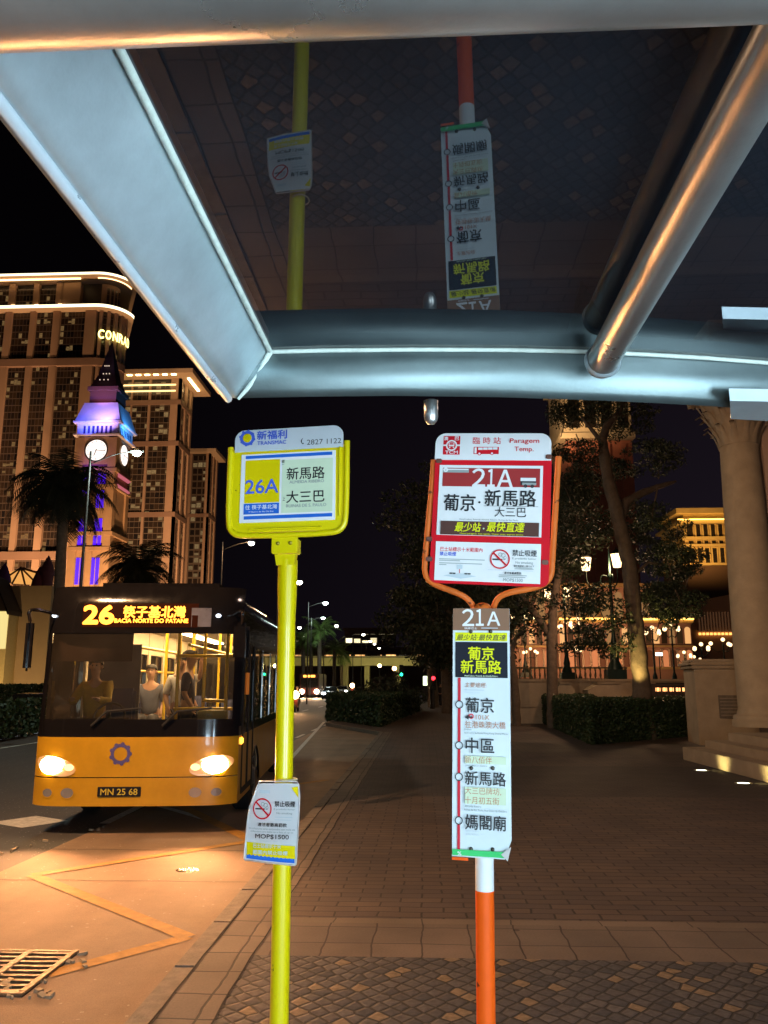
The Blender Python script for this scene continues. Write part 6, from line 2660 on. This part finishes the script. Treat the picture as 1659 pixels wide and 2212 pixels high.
# palace with arcade behind the terrace
YB = 88.0
rpa = at(1270, 1450, YB)
pa_ = thing('palace', 'pink and gold lit palace with arcades and glowing cornice behind the trees', 'palace', (rpa.x, YB, 0))
XB = lambda px: at(px, 1400, YB).x - rpa.x
ZB_ = lambda py: at(1270, py, YB).z
b = MB()
b.box(XB(1080), XB(1500), .6, 10, 0, ZB_(1345))
b.box(XB(1150), XB(1420), 1.5, 11, ZB_(1345), ZB_(1262))
b.build('wall', PINKS, pa_)
for (p0_, p1_, py0, py1) in ((1078, 1502, 1346, 1340), (1148, 1422, 1266, 1258), (1080, 1500, 1398, 1394), (1080, 1500, 1446, 1441)):
    b = MB()
    b.box(XB(p0_), XB(p1_), -.1 if py0 > 1300 else .9, .598 if py0 > 1300 else 1.498, ZB_(py0), ZB_(py1))
    b.build('cornice', GOLD, pa_)
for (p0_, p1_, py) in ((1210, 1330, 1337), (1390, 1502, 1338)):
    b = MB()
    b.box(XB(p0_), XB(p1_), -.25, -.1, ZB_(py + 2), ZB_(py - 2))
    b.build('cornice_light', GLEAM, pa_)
for k in range(24):
    x = XB(1092) + k * (XB(1500) - XB(1092)) / 24
    b = MB()
    archwin(b, x + .4, ZB_(1440), ZB_(1404), .72, .58)
    b.build('arch', mat('arch_glow_%d' % (k % 3), (.10, .04, .02), .6, emit=(1, .33, .12), es=(.04, .3, .6)[k % 3]), pa_)
    b = MB()
    archwin(b, x + .4, ZB_(1390), ZB_(1354), .6, .58)
    b.build('window', mat('palace_window_%d' % (k % 4), (.04, .03, .02), .4, emit=(1, .5, .18), es=(.0, .3, .02, .9)[k % 4]), pa_)
    b = MB()
    b.lathe([(.13, 0), (.11, ZB_(1402) - ZB_(1441) - .15), (.17, ZB_(1402) - ZB_(1441))], 8, (x - .05, .3, ZB_(1441)))
    b.build('column', mat('pale_column', (.55, .43, .32), .8, var=.1), pa_)
for k in range(9):
    x = XB(1165) + k * (XB(1410) - XB(1165)) / 8.5
    b = MB()
    archwin(b, x + .5, ZB_(1330), ZB_(1275), .9, 1.48)
    b.build('window', mat('palace_window_1', (.04, .03, .02), .4), pa_)
for px, pw_, c_ in ((1180, 900, (1, .46, .2)), (1265, 2600, (1, .46, .22)), (1350, 1500, (1, .45, .22)), (1450, 900, (1, .5, .2)), (1130, 700, (1, .45, .2))):
    p = at(px, 1440, 78)
    lamp('palace_floodlight', 'SPOT', (p.x, 78, p.z), c_, pw_ * .8, None, target=(p.x, 89, ZB_(1310)), size=.3, spot=120, blend=.9)

# terrace wall with balustrade
YT = 37.6
rte = at(1300, 1475, YT)
te = thing('terrace_wall', 'beige stone terrace wall with balustrade under the lamp posts', 'wall', (rte.x, YT, 0))
XT = lambda px: at(px, 1475, YT).x - rte.x
zt_ = at(1300, 1467, YT).z
b = MB()
b.box(XT(1096), XT(1560), 0, .6, 0, zt_ - .12)
b.box(XT(1095), XT(1561), -.08, .68, zt_ - .118, zt_, bev=.02)
b.box(XT(1096), XT(1560), -.06, -.002, .7, .85)
b.build('wall', CST, te)
b = MB()
b.box(XT(1096) * 1.0, XT(1560) * 1.6, 30.05, 30.35, 2.85, 3.0)
b.box(XT(1096) * 1.0, XT(1560) * 1.6, 30.05, 30.35, 1.91, 2.1)
k = XT(1096) * 1.0
while k < XT(1560) * 1.6:
    b.lathe([(.05, 0), (.10, .22), (.05, .5), (.07, .75)], 6, (k, 30.2, 2.1))
    k += .40
b.build('balustrade', CST, te)
b = MB()
b.box(XT(1096), XT(1560) * 1.3, .602, 52, 0, 1.9)
b.build('terrace_floor', CST, te)
# low pedestals with sloping tops in front of the wall
for i, (pa0, pa1, py, nm) in enumerate(((1200, 1242, 1474, 'low stone block left of the tall lamp post'), (1270, 1362, 1474, 'broad stone block with sloping shoulders below the tall lamp post'), (1420, 1510, 1480, 'stone block behind the dark railing right of the uplit tree'))):
    Y = 36.0
    r_ = at((pa0 + pa1) / 2, 1490, Y)
    t_ = thing('stone_block', nm, 'stone block', (r_.x, Y, 0))
    w_ = (at(pa1, 1480, Y).x - at(pa0, 1480, Y).x) / 2
    zt2 = at(pa0, py, Y).z
    b = MB()
    b.prism([(-w_, 0), (w_, 0), (w_, zt2 - .32), (w_ * .5, zt2 - .08), (-w_ * .5, zt2 - .08), (-w_, zt2 - .32)], 0, 1.2)
    b.build('body', CST, t_)
    b = MB()
    b.box(-w_ * .55, w_ * .55, -.06, 1.26, zt2 - .078, zt2, bev=.02)
    b.build('coping', CST, t_)
rr0 = at(1418, 1500, 32.5)
rail = thing('railing', 'dark iron railing behind the hedge right of the uplit tree', 'railing', (rr0.x, 32.5, 0))
b = MB()
L_ = at(1508, 1500, 32.5).x - rr0.x
zr = at(1450, 1475, 32.5).z
for z in (zr, zr - .12, .25):
    b.box(0, L_, -.02, .02, z - .03, z)
for k in range(int(L_ / .12)):
    b.box(k * .12, k * .12 + .02, -.008, .008, .25, zr - .15)
b.build('rails', mat('iron_black', (.015, .014, .014), .5, metal=.5), rail)
kio = thing('kiosk', 'small kiosk with warm strip lights behind the railing', 'kiosk', (at(1450, 1500, 34).x, 34, 0))
b = MB()
b.box(-.75, .7, 0, 1.2, 0, 1.72)
b.build('body', mat('kiosk_dark', (.04, .025, .02), .7), kio)
b = MB()
for k in range(5):
    b.box(-.6 + k * .26, -.42 + k * .26, -.03, -.002, 1.42, 1.56)
b.build('strip_light', glow('kiosk_orange', (1, .42, .14), 3), kio)
ls = thing('lit_sign', 'white lit sign board far behind the uplit tree', 'sign', at(1424, 1413, 70))
b = MB()
b.box(-.28, .28, 0, .12, -.13, .13, bev=.02)
b.build('lit_panel', glow('cold_sign', (.75, 1, .85), 3.5), ls)
b = MB()
b.tube([(0, .06, -.13), (0, .06, -(ls.location.z))], .04, 8)
b.build('post', MATS['iron_black'], ls)

# ------------------------------------------------------------------ lantern posts and globe lamps
GREENI = mat('lamp_post_green', (.012, .03, .028), .4, metal=.4, var=.2)
LANT = glow('lantern_glow', (1.0, .66, .32), 4.5)


def lantern_post(label, px, py_base, py_lan, Y, arms, scale, group='lantern posts on the terrace', power=120):
    b0 = at(px, py_base, Y)
    H = at(px, py_lan, Y).z - b0.z
    t = thing('lantern_post', label, 'lamp post', b0, 0, group)
    s = scale
    b = MB()
    b.box(-.42 * s, .42 * s, -.42 * s, .42 * s, 0, .42 * s, bev=.02)
    b.lathe([(.34 * s, .42 * s), (.30 * s, .6 * s), (.20 * s, .8 * s), (.22 * s, 1.0 * s), (.12 * s, 1.5 * s), (.14 * s, 1.6 * s), (.085 * s, 1.9 * s), (.065 * s, H * .86), (.13 * s, H * .87), (.06 * s, H * .9), (.05 * s, H * 1.02), (.02 * s, H * 1.10), (0, H * 1.12)], 16)
    b.build('post', GREENI, t)
    for k in range(arms):
        a = R((182, 275, 8, 95)[k])
        d = Vector((math.cos(a), math.sin(a), 0))
        L = 1.08 * s
        arm = MB()
        z0 = H * .80
        zl = H - .42 * s
        arm.tube(smooth_path([Vector((0, 0, z0)), d * L * .5 + Vector((0, 0, z0 - .18 * s)), d * L * 1.0 + Vector((0, 0, z0 + .0 * s)), d * L + Vector((0, 0, zl))], 3), .028 * s, 8)
        arm.tube(smooth_path([Vector((0, 0, z0 + .35 * s)), d * L * .35 + Vector((0, 0, z0 + .5 * s)), d * L * .45 + Vector((0, 0, z0 + .1 * s)), d * L * .25 + Vector((0, 0, z0))], 3), .018 * s, 6)
        arm.build('arm', GREENI, t)
        c = d * L
        ln = MB()
        ln.lathe([(.0, zl + .02), (.17 * s, zl + .03), (.265 * s, zl + .62 * s), (.0, zl + .62 * s)], 6, (c.x, c.y, 0), 0, False)
        lo = ln.build('lantern', LANT, t)
        cg = MB()
        cg.lathe([(.30 * s, zl + .62 * s), (.27 * s, zl + .66 * s), (.10 * s, zl + .80 * s), (.03 * s, zl + .84 * s), (.035 * s, zl + .92 * s), (0, zl + .95 * s)], 6, (c.x, c.y, 0), 0, False)
        for q in range(6):
            aa = q * math.pi / 3
            cg.tube([(c.x + .172 * s * math.cos(aa), c.y + .172 * s * math.sin(aa), zl + .03), (c.x + .269 * s * math.cos(aa), c.y + .269 * s * math.sin(aa), zl + .62 * s)], .010 * s, 4)
        cg.build('cage', GREENI, lo)
    lamp('lantern_light', 'POINT', (0, -.2, H - .2), (1, .62, .30), power, t, size=.25)
    return t


lantern_post('nearest green lantern post with a large bright lantern left of the uplit tree', 1330, 1467, 1214, 38, 2, 1.0, power=420)
lantern_post('second green lantern post half hidden behind the forked tree', 1226, 1467, 1280, 56, 2, 1.02, power=420)
lantern_post('farthest lantern post left of the forked tree', 1136, 1463, 1328, 84, 3, 1.1, power=420)
GLOBE = glow('globe_white', (1, .66, .32), 3.2)


def globe_lamp(label, px, py, Y, n=5, r=.22, spread=.62):
    c = at(px, py, Y)
    z0 = 1.9
    t = thing('globe_lamp', label, 'globe lamp', (c.x, Y, z0), 0, 'globe lamps in front of the palace')
    H = c.z - z0
    b = MB()
    b.lathe([(.2, 0), (.16, .3), (.07, .6), (.05, H - .2), (.08, H - .15), (.03, H + .1)], 10)
    for k in range(n - 1):
        a = 2 * math.pi * (k + .3) / (n - 1)
        d = Vector((math.cos(a), math.sin(a), 0)) * spread
        b.tube(smooth_path([Vector((0, 0, H - .5)), d * .6 + Vector((0, 0, H - .7)), d + Vector((0, 0, H - .28 + .1 * (k % 2)))], 2), .025, 6)
    b.build('post', GREENI, t)
    for k in range(n):
        g = MB()
        if k == n - 1:
            q = Vector((0, 0, H + .3))
        else:
            a = 2 * math.pi * (k + .3) / (n - 1)
            q = Vector((math.cos(a) * spread, math.sin(a) * spread, H - .08 + .1 * (k % 2)))
        g.ball(q, r, n=8)
        g.build('globe', GLOBE, t)
    return t


for i, (px, py, Y, n, sp) in enumerate(((1409, 1365, 60, 5, .62), (1450, 1357, 60, 5, .62), (1562, 1390, 66, 4, .9), (1515, 1400, 66, 5, .7), (1478, 1416, 80, 5, .8), (1241, 1402, 72, 4, .7), (1146, 1408, 84, 5, .8), (1160, 1425, 92, 5, .8), (1135, 1430, 98, 5, .7), (1500, 1425, 90, 5, .8), (1222, 1352, 66, 5, .6), (1248, 1345, 70, 4, .6))):
    globe_lamp(['globe lamp just right of the uplit tree', 'highest globe lamp over the palace steps', 'globe lamp nearest the column', 'globe lamp beside the pink hotel wall', 'small globe lamp low before the palace', 'globe lamp pair left of the uplit tree', 'globe cluster nearest the thin bent tree',
                'globe cluster low behind the forked tree', 'lowest globe cluster at the far left of the palace', 'small low globe cluster left of the pedestal', 'globe lamp behind the forked trunk', 'globe lamp right of the forked trunk'][i], px, py, Y, n, .15, sp)

# ------------------------------------------------------------------ street lamps
SLP = mat('galvanised_post', (.05, .05, .05), .5, metal=.3, var=.15)
SLG = glow('street_lamp_glow', (1.0, .93, .72), 24.0)
SLC = glow('street_lamp_cold', (.78, 1.0, .90), 26.0)


def street_lamp(label, px, py, Y, side=1, cold=False, light=0.0, arm=1.55, lens=1.0):
    h = at(px, py, Y)
    t = thing('street_lamp', label, 'street lamp', (h.x - side * arm, Y, ZR), 0, 'street lamps along the road')
    H = h.z - ZR
    b = MB()
    b.tube([(0, 0, 0), (0, 0, H * .5), (0, 0, H + .1)], [.075, .055, .035], 10)
    b.tube(smooth_path([(0, 0, H - .35), (side * arm * .5, 0, H - .02), (side * (arm - .25), 0, H + .06)], 2), .018, 8)
    b.build('post', SLP, t)
    hd = MB()
    hd.box(side * arm - .26, side * arm + .22, -.11, .11, H + .045, H + .11, bev=.03)
    ho = hd.build('lamp_head', SLP, t)
    l_ = MB()
    l_.lathe([(.22 * lens, .03), (.24 * lens, -.05 * lens), (.18 * lens, -.15 * lens), (.08 * lens, -.20 * lens), (0, -.21 * lens)], 14, (side * arm, 0, H + .043))
    l_.build('lens', SLC if cold else SLG, ho)
    if light:
        lamp('street_light', 'POINT', (side * arm, 0, H - .25), (1, .54, .25) if not cold else (.8, 1, .9), light, t, size=.15)
    return t


street_lamp('nearest lit street lamp with a cold glare beside the clock tower', 295, 980, 26, 1, True, 700, lens=.6)
street_lamp('street lamp hidden against the lower corner of the yellow sign board', 543, 1174, 43, 1, False, 500, lens=.7)
street_lamp('street lamp shining just right of the yellow pole', 646, 1258, 60, 1, False, 500)
street_lamp('greenish street lamp on the tall mast right of the yellow pole', 703, 1303, 75, 1, True, 700)
street_lamp('street lamp directly above the green lit palm', 698, 1335, 108, 1, True, 1500)
for i, (px, py, Y) in enumerate(((727, 1352, 104), (647, 1356, 108), (658, 1374, 128), (785, 1371, 124), (800, 1385, 143), (809, 1391, 154), (819, 1400, 172))):
    street_lamp(['far street lamp right of the green lit palm', 'far street lamp low beside the yellow pole', 'smaller far street lamp low beside the yellow pole', 'far street lamp before the office block', 'far street lamp below the brightest office lamp', 'third lamp down before the office block', 'smallest street lamp above the overpass'][i], px, py, Y)
# the lamp that stands beside the stop, just out of the picture to the left
street_lamp('street lamp on the far side of the lane beside the stop', -420, 250, 6.5, 1, False, 2900)

# ------------------------------------------------------------------ overpass and far buildings
YO = 150.0
ro = at(740, 1475, YO)
ov = thing('footbridge', 'pale lit overpass crossing the road in the distance', 'overpass', (ro.x, YO, 0))
XO = lambda px: at(px, 1430, YO).x - ro.x
ZO = lambda py: at(740, py, YO).z
b = MB()
b.box(XO(520), XO(905), 0, 5, ZO(1438), ZO(1421))
b.build('deck', mat('overpass_concrete', (.50, .46, .26), .85, var=.15, scale=.3), ov)
b = MB()
b.box(XO(520), XO(905), -.1, .1, ZO(1420.5), ZO(1417))
for k in range(60):
    x = XO(520) + (XO(905) - XO(520)) * k / 60
    b.box(x, x + .1, -.08, .08, ZO(1421), ZO(1417))
b.build('parapet', mat('parapet_grey', (.25, .22, .16), .8), ov)
for px in (605, 745, 792, 860):
    b = MB()
    b.box(XO(px) - .45, XO(px) + .45, 1, 3, 0, ZO(1438) - .01)
    b.build('pier', MATS['overpass_concrete'], ov)
for px in (640, 700, 780, 830, 880):
    p = at(px, 1446, YO - 6)
    lamp('overpass_light', 'POINT', (p.x, YO - 5, 4.6), (.95, .80, .30), 240, None, size=.3)
WOF = window_mat('office_windows', 2.6, 2.6, .72, lit=(1, .84, .48), s=2.0, frame=(.05, .04, .04), fw=.08, fh=.38)
WSH = window_mat('colonnade_lights', 3.4, 3.8, .8, lit=(1, .50, .18), s=1.8, frame=(.07, .05, .04), fw=.25, fh=.3)


def block(label, Y, px0, px1, py0, py1, wmat, dep=20):
    r_ = at((px0 + px1) / 2, 1475, Y)
    t = thing('office_block', label, 'building', (r_.x, Y, 0))
    x0, x1 = at(px0, 1420, Y).x - r_.x, at(px1, 1420, Y).x - r_.x
    zt2, zb2 = at(px0, py0, Y).z, max(0, at(px0, py1, Y).z)
    b = MB()
    b.box(x0, x1, 0, dep, 0, zt2)
    b.box(x0 - .5, x1 + .5, -.5, dep, zt2 + .004, zt2 + .8)
    b.build('wall', mat('block_wall', (.08, .06, .06), .9, var=.1), t)
    n = 6
    for k in range(n):
        xa_, xb_ = x0 + (x1 - x0) * k / n + .2, x0 + (x1 - x0) * (k + 1) / n - .2
        pane(t, 'window', (xa_, -.05), (xb_, -.05), zb2, zt2 - 1.2, wmat)
    return t


block('distant office block with rows of lit floors above the overpass', 260, 744, 851, 1362, 1404, WOF)
block('distant lit block close to the right of the yellow pole', 250, 596, 655, 1376, 1404, WOF)
block('long low lit colonnade behind the overpass', 225, 560, 960, 1405, 1421, WSH)

# ------------------------------------------------------------------ traffic signals, posts, far vehicles
IRB = MATS['iron_black']


def signal(label, px, py, Y, which):
    c = at(px, py, Y)
    t = thing('traffic_light', label, 'traffic light', (c.x, Y, ZR), 0, 'traffic lights at the crossing')
    H = c.z - ZR
    b = MB()
    b.tube([(0, .1, 0), (0, .1, H + .4)], .06, 8)
    b.build('post', SLP, t)
    b = MB()
    k0 = {'red': 2, 'green': 0}[which]
    zb2 = H - .16 - .32 * k0
    b.box(-.17, .17, -.1, .12, zb2, zb2 + .98, bev=.03)
    ho = b.build('signal_box', IRB, t)
    for k, cc_ in enumerate(('green', 'amber', 'red')):
        l_ = MB()
        l_.lathe([(.13, 0), (.10, .03), (0, .05)], 14)
        l_.v = [(v[0], -.101 - v[2], zb2 + .16 + .32 * k + v[1]) for v in l_.v]
        on = cc_ == which
        l_.build('lens', glow('signal_' + cc_, {'green': (.02, 1, .42), 'red': (1, .02, .03), 'amber': (1, .4, 0)}[cc_], 7) if on else mat('lens_off_' + cc_, (.03, .03, .02), .3, var=0), ho)


signal('traffic light showing green left of the orange sign pole', 867, 1457, 72, 'green')
signal('traffic light showing red nearest the orange sign pole', 936, 1465, 58, 'red')
signal('tiny red traffic light under the overpass', 690 + 11, 1463, 120, 'red')
lp_ = at(919, 1471, 62)
lpn = thing('lit_display', 'small white lit panel standing between the two traffic lights', 'light box', (lp_.x, 62, 0))
b = MB()
b.box(-.24, .24, -.06, .06, .4, lp_.z + .45, bev=.02)
b.build('case', IRB, lpn)
b = MB()
b.box(-.17, .17, -.075, -.062, lp_.z - .32, lp_.z + .35)
b.build('lit_face', glow('panel_pale', (.85, 1, .62), 2.6), lpn)
ip = gnd(934, 1531)
ipt = thing('litter_bin', 'tall dark bin post on the footpath left of the orange sign pole', 'bin', ip)
b = MB()
zt2 = at(934, 1483, ip.y).z
b.lathe([(.17, 0), (.18, .05), (.17, .1), (.17, zt2 - .2), (.20, zt2 - .15), (.20, zt2 - .03), (.1, zt2), (0, zt2 + .01)], 16)
b.build('body', IRB, ipt)
b = MB()
b.box(-.11, .11, -.185, -.165, zt2 - .42, zt2 - .26)
b.build('slot', mat('slot_black', (.004, .004, .004), .9, var=0), ipt)
person('pedestrian in dark clothes walking on the far footpath', gnd(952, 1527), 2.9, 'walk', (.03, .03, .04), (.02, .02, .03))
person('pedestrian in a grey shirt beyond the dark bin post', gnd(966, 1522), .2, 'walk', (.10, .09, .10), (.03, .03, .05))

AMB = glow('turn_amber', (1, .34, .02), 6)


def car(label, px, py, Y, rot, col_, lights=14.0, lcol=(1, .95, .85), group='cars coming along the road', on=True):
    p = at(px, py, Y)
    t = thing('car', label, 'car', (p.x, Y, ZR), rot, group)
    W = .88
    prof = [(0, .32), (0, .62), (.10, .78), (.95, .92), (1.65, 1.42), (2.9, 1.46), (3.75, 1.02), (4.3, .95), (4.35, .35)]
    b = MB()
    vs = []
    for s, k in ((-1, 1.0), (-.86, 1.0), (.86, 1.0), (1, 1.0)):
        for i, (y, z) in enumerate(prof):
            top = z > 1.2
            zz_ = z if abs(s) < .95 else z - .05
            vs.append((s * W * (.80 if top else 1), y, zz_))
    n = len(prof)
    b.add(vs, [(k * n + i, k * n + (i + 1) % n, (k + 1) * n + (i + 1) % n, (k + 1) * n + i) for k in range(3) for i in range(n)], 0, True)
    b.add(vs[:n], [tuple(range(n))])
    b.add(vs[-n:], [tuple(range(n))[::-1]])
    b.build('body', col_, t)
    g = MB()
    g.face([(-.74, 1.02, .975), (.74, 1.02, .975), (.62, 1.56, 1.385), (-.62, 1.56, 1.385)])
    g.build('windscreen', DARKW, t)
    for s in (-1, 1):
        g = MB()
        g.face([(s * .795, 1.15, .98), (s * .795, 3.5, 1.0), (s * .735, 2.9, 1.38), (s * .735, 1.72, 1.36)])
        g.build('side_window', DARKW, t)
        h = MB()
        h.box(s * .62 - .22, s * .62 + .22, -.05, .08, .55, .79, bev=.05)
        h.build('headlight', glow('car_light_%d' % int(lcol[2] * 100), lcol, lights) if on else CHR, t)
        m_ = MB()
        m_.box(s * .98 - .09, s * .98 + .09, 1.2, 1.3, .98, 1.10, bev=.02)
        m_.build('wing_mirror', col_, t)
    for y in (.85, 3.45):
        for s in (-1, 1):
            w = MB()
            w.lathe([(0, -.1), (.29, -.1), (.32, -.07), (.32, .07), (.29, .1), (0, .1)], 16)
            w.v = [(s * .80 + v[2], y + v[0], .32 + v[1]) for v in w.v]
            w.build('wheel', RUBB, t)
    pl = MB()
    pl.box(-.22, .22, -.02, .0, .42, .54)
    pl.build('number_plate', BLACKP, t)
    gr_ = MB()
    gr_.box(-.40, .40, -.012, .01, .56, .72)
    gr_.build('grille', IRB, t)
    return t


CARD = mat('car_dark', (.02, .02, .025), .25, var=.1, coat=.6)
CARW = mat('car_white', (.45, .43, .42), .3, var=.05, coat=.6)
CARR = mat('car_grey', (.10, .10, .11), .3, var=.05, coat=.6)
car('dark car with white headlights right of the far bus', 711, 1492, 97, .02, CARD, 30, (.85, .9, 1.0))
car('pale car with headlights on further down the road', 738, 1488, 120, .02, CARW, 30)
car('grey car with headlights on in the next lane', 690, 1487, 135, .02, CARR, 30)
car('dark car with one bright headlight at the left edge beyond the bus', 24, 1528, 33, .05, CARD, 20, (.9, .95, 1.0))
car('car parked behind the hedge at the left edge under the lit doorway', 14, 1500, 52, R(80), CARR, 4, (1, .9, .7))
# far bus
fbp = at(668, 1490, 108)
fbs = thing('city_bus', 'far bus with orange destination lights following down the road', 'bus', (fbp.x, 108, ZR), .03)
b = MB()
b.box(-1.25, 1.25, 0, 11, .35, 3.05, bev=.12)
b.build('body', mat('far_bus_red', (.16, .05, .04), .4, var=.1, coat=.3), fbs)
b = MB()
b.box(-1.12, 1.12, -.03, -.003, 1.25, 2.45, bev=.01)
b.build('windscreen', DARKW, fbs)
b = MB()
b.box(-.78, .72, -.03, -.003, 2.58, 2.86)
b.build('destination_display', glow('far_display', (1, .40, .06), 4), fbs)
for s in (-1, 1):
    b = MB()
    b.ball((s * .95, -.03, .78), .30, n=8)
    b.build('headlight', glow('far_headlight', (1, .72, .45), 30), fbs)
    lamp('far_bus_beam', 'SPOT', (s * .95, -.4, .78), (1, .58, .30), 6000, fbs, target=(s, -18, -.2), size=.1, spot=60, blend=1)
    for y in (2.2, 7.8):
        w = MB()
        w.lathe([(0, -.14), (.46, -.14), (.48, .14), (0, .14)], 16)
        w.v = [(s * 1.1 + v[2], y + v[0], .48 + v[1]) for v in w.v]
        w.build('wheel', RUBB, fbs)
# scooters
for i, (px, py, Y, lab) in enumerate(((638, 1501, 55, 'scooter with a dazzling headlight just right of the yellow pole'), (761, 1481, 84, 'scooter with an orange headlight beside the dark hedge'))):
    p = at(px, py, Y)
    t = thing('scooter', lab, 'scooter', (p.x, Y, ZR), 0, 'scooters riding up the road')
    hz2 = p.z - ZR
    b = MB()
    b.tube([(0, .1, .25), (0, .05, hz2 + .12)], .05, 8)
    b.box(-.16, .16, .0, .08, .35, hz2 + .05, bev=.03)
    b.box(-.15, .15, .15, .65, .28, .34, bev=.02)
    b.box(-.15, .15, .60, 1.45, .45, .78, bev=.06)
    b.build('body', mat('scooter_red', (.18, .03, .02), .35, coat=.4), t)
    for y in (.0, 1.25):
        w = MB()
        w.lathe([(0, -.05), (.22, -.05), (.25, 0), (.22, .05), (0, .05)], 16)
        w.v = [(v[2], y + v[0], .25 + v[1]) for v in w.v]
        w.build('wheel', RUBB, t)
    b = MB()
    b.tube([(-.32, .12, hz2 + .18), (0, .05, hz2 + .14), (.32, .12, hz2 + .18)], .018, 6)
    b.build('handlebar', IRB, t)
    b = MB()
    b.ball((0, -.05, hz2), .26 if i == 0 else .22, n=8)
    b.build('headlight', glow('scooter_light', (1, .66, .30), 30), t)
    lamp('scooter_beam', 'SPOT', (0, -.3, hz2), (1, .50, .20), 1500, t, target=(0, -14, -.4), size=.1, spot=70, blend=1)
    person(['rider on the scooter with the dazzling headlight', 'rider on the scooter beside the dark hedge'][i], (p.x, Y + .85, ZR + .30), 0, 'ride', (.05, .05, .06), (.03, .03, .04), helmet=mat('helmet_grey', (.1, .1, .1), .25))
# lamps strung under the far bridge
for i, (px, py, Y, lab) in enumerate(((820, 1438, 120, 'warm lamp hanging under the overpass'), (852, 1444, 105, 'smaller warm lamp right of the overpass'))):
    c = at(px, py, Y)
    t = thing('path_lamp', lab, 'lamp', (c.x, Y, 0), 0, 'path lamps near the overpass')
    b = MB()
    b.tube([(0, 0, 0), (0, 0, c.z - .2)], .05, 8)
    b.build('post', SLP, t)
    b = MB()
    b.ball((0, 0, c.z), .26, n=8)
    b.build('globe', glow('path_globe', (1, .60, .22), 20), t)
# added fill over the footpath above the frame
lamp('path_fill', 'POINT', (4.0, 11.0, 7.0), (1, .70, .56), 210, None, size=.4)
lamp('terrace_light', 'POINT', (at(1300, 1400, 31).x, 31.0, 5.0), (1, .58, .32), 420, None, size=.3)  # added light without a fitting, brightens the terrace wall
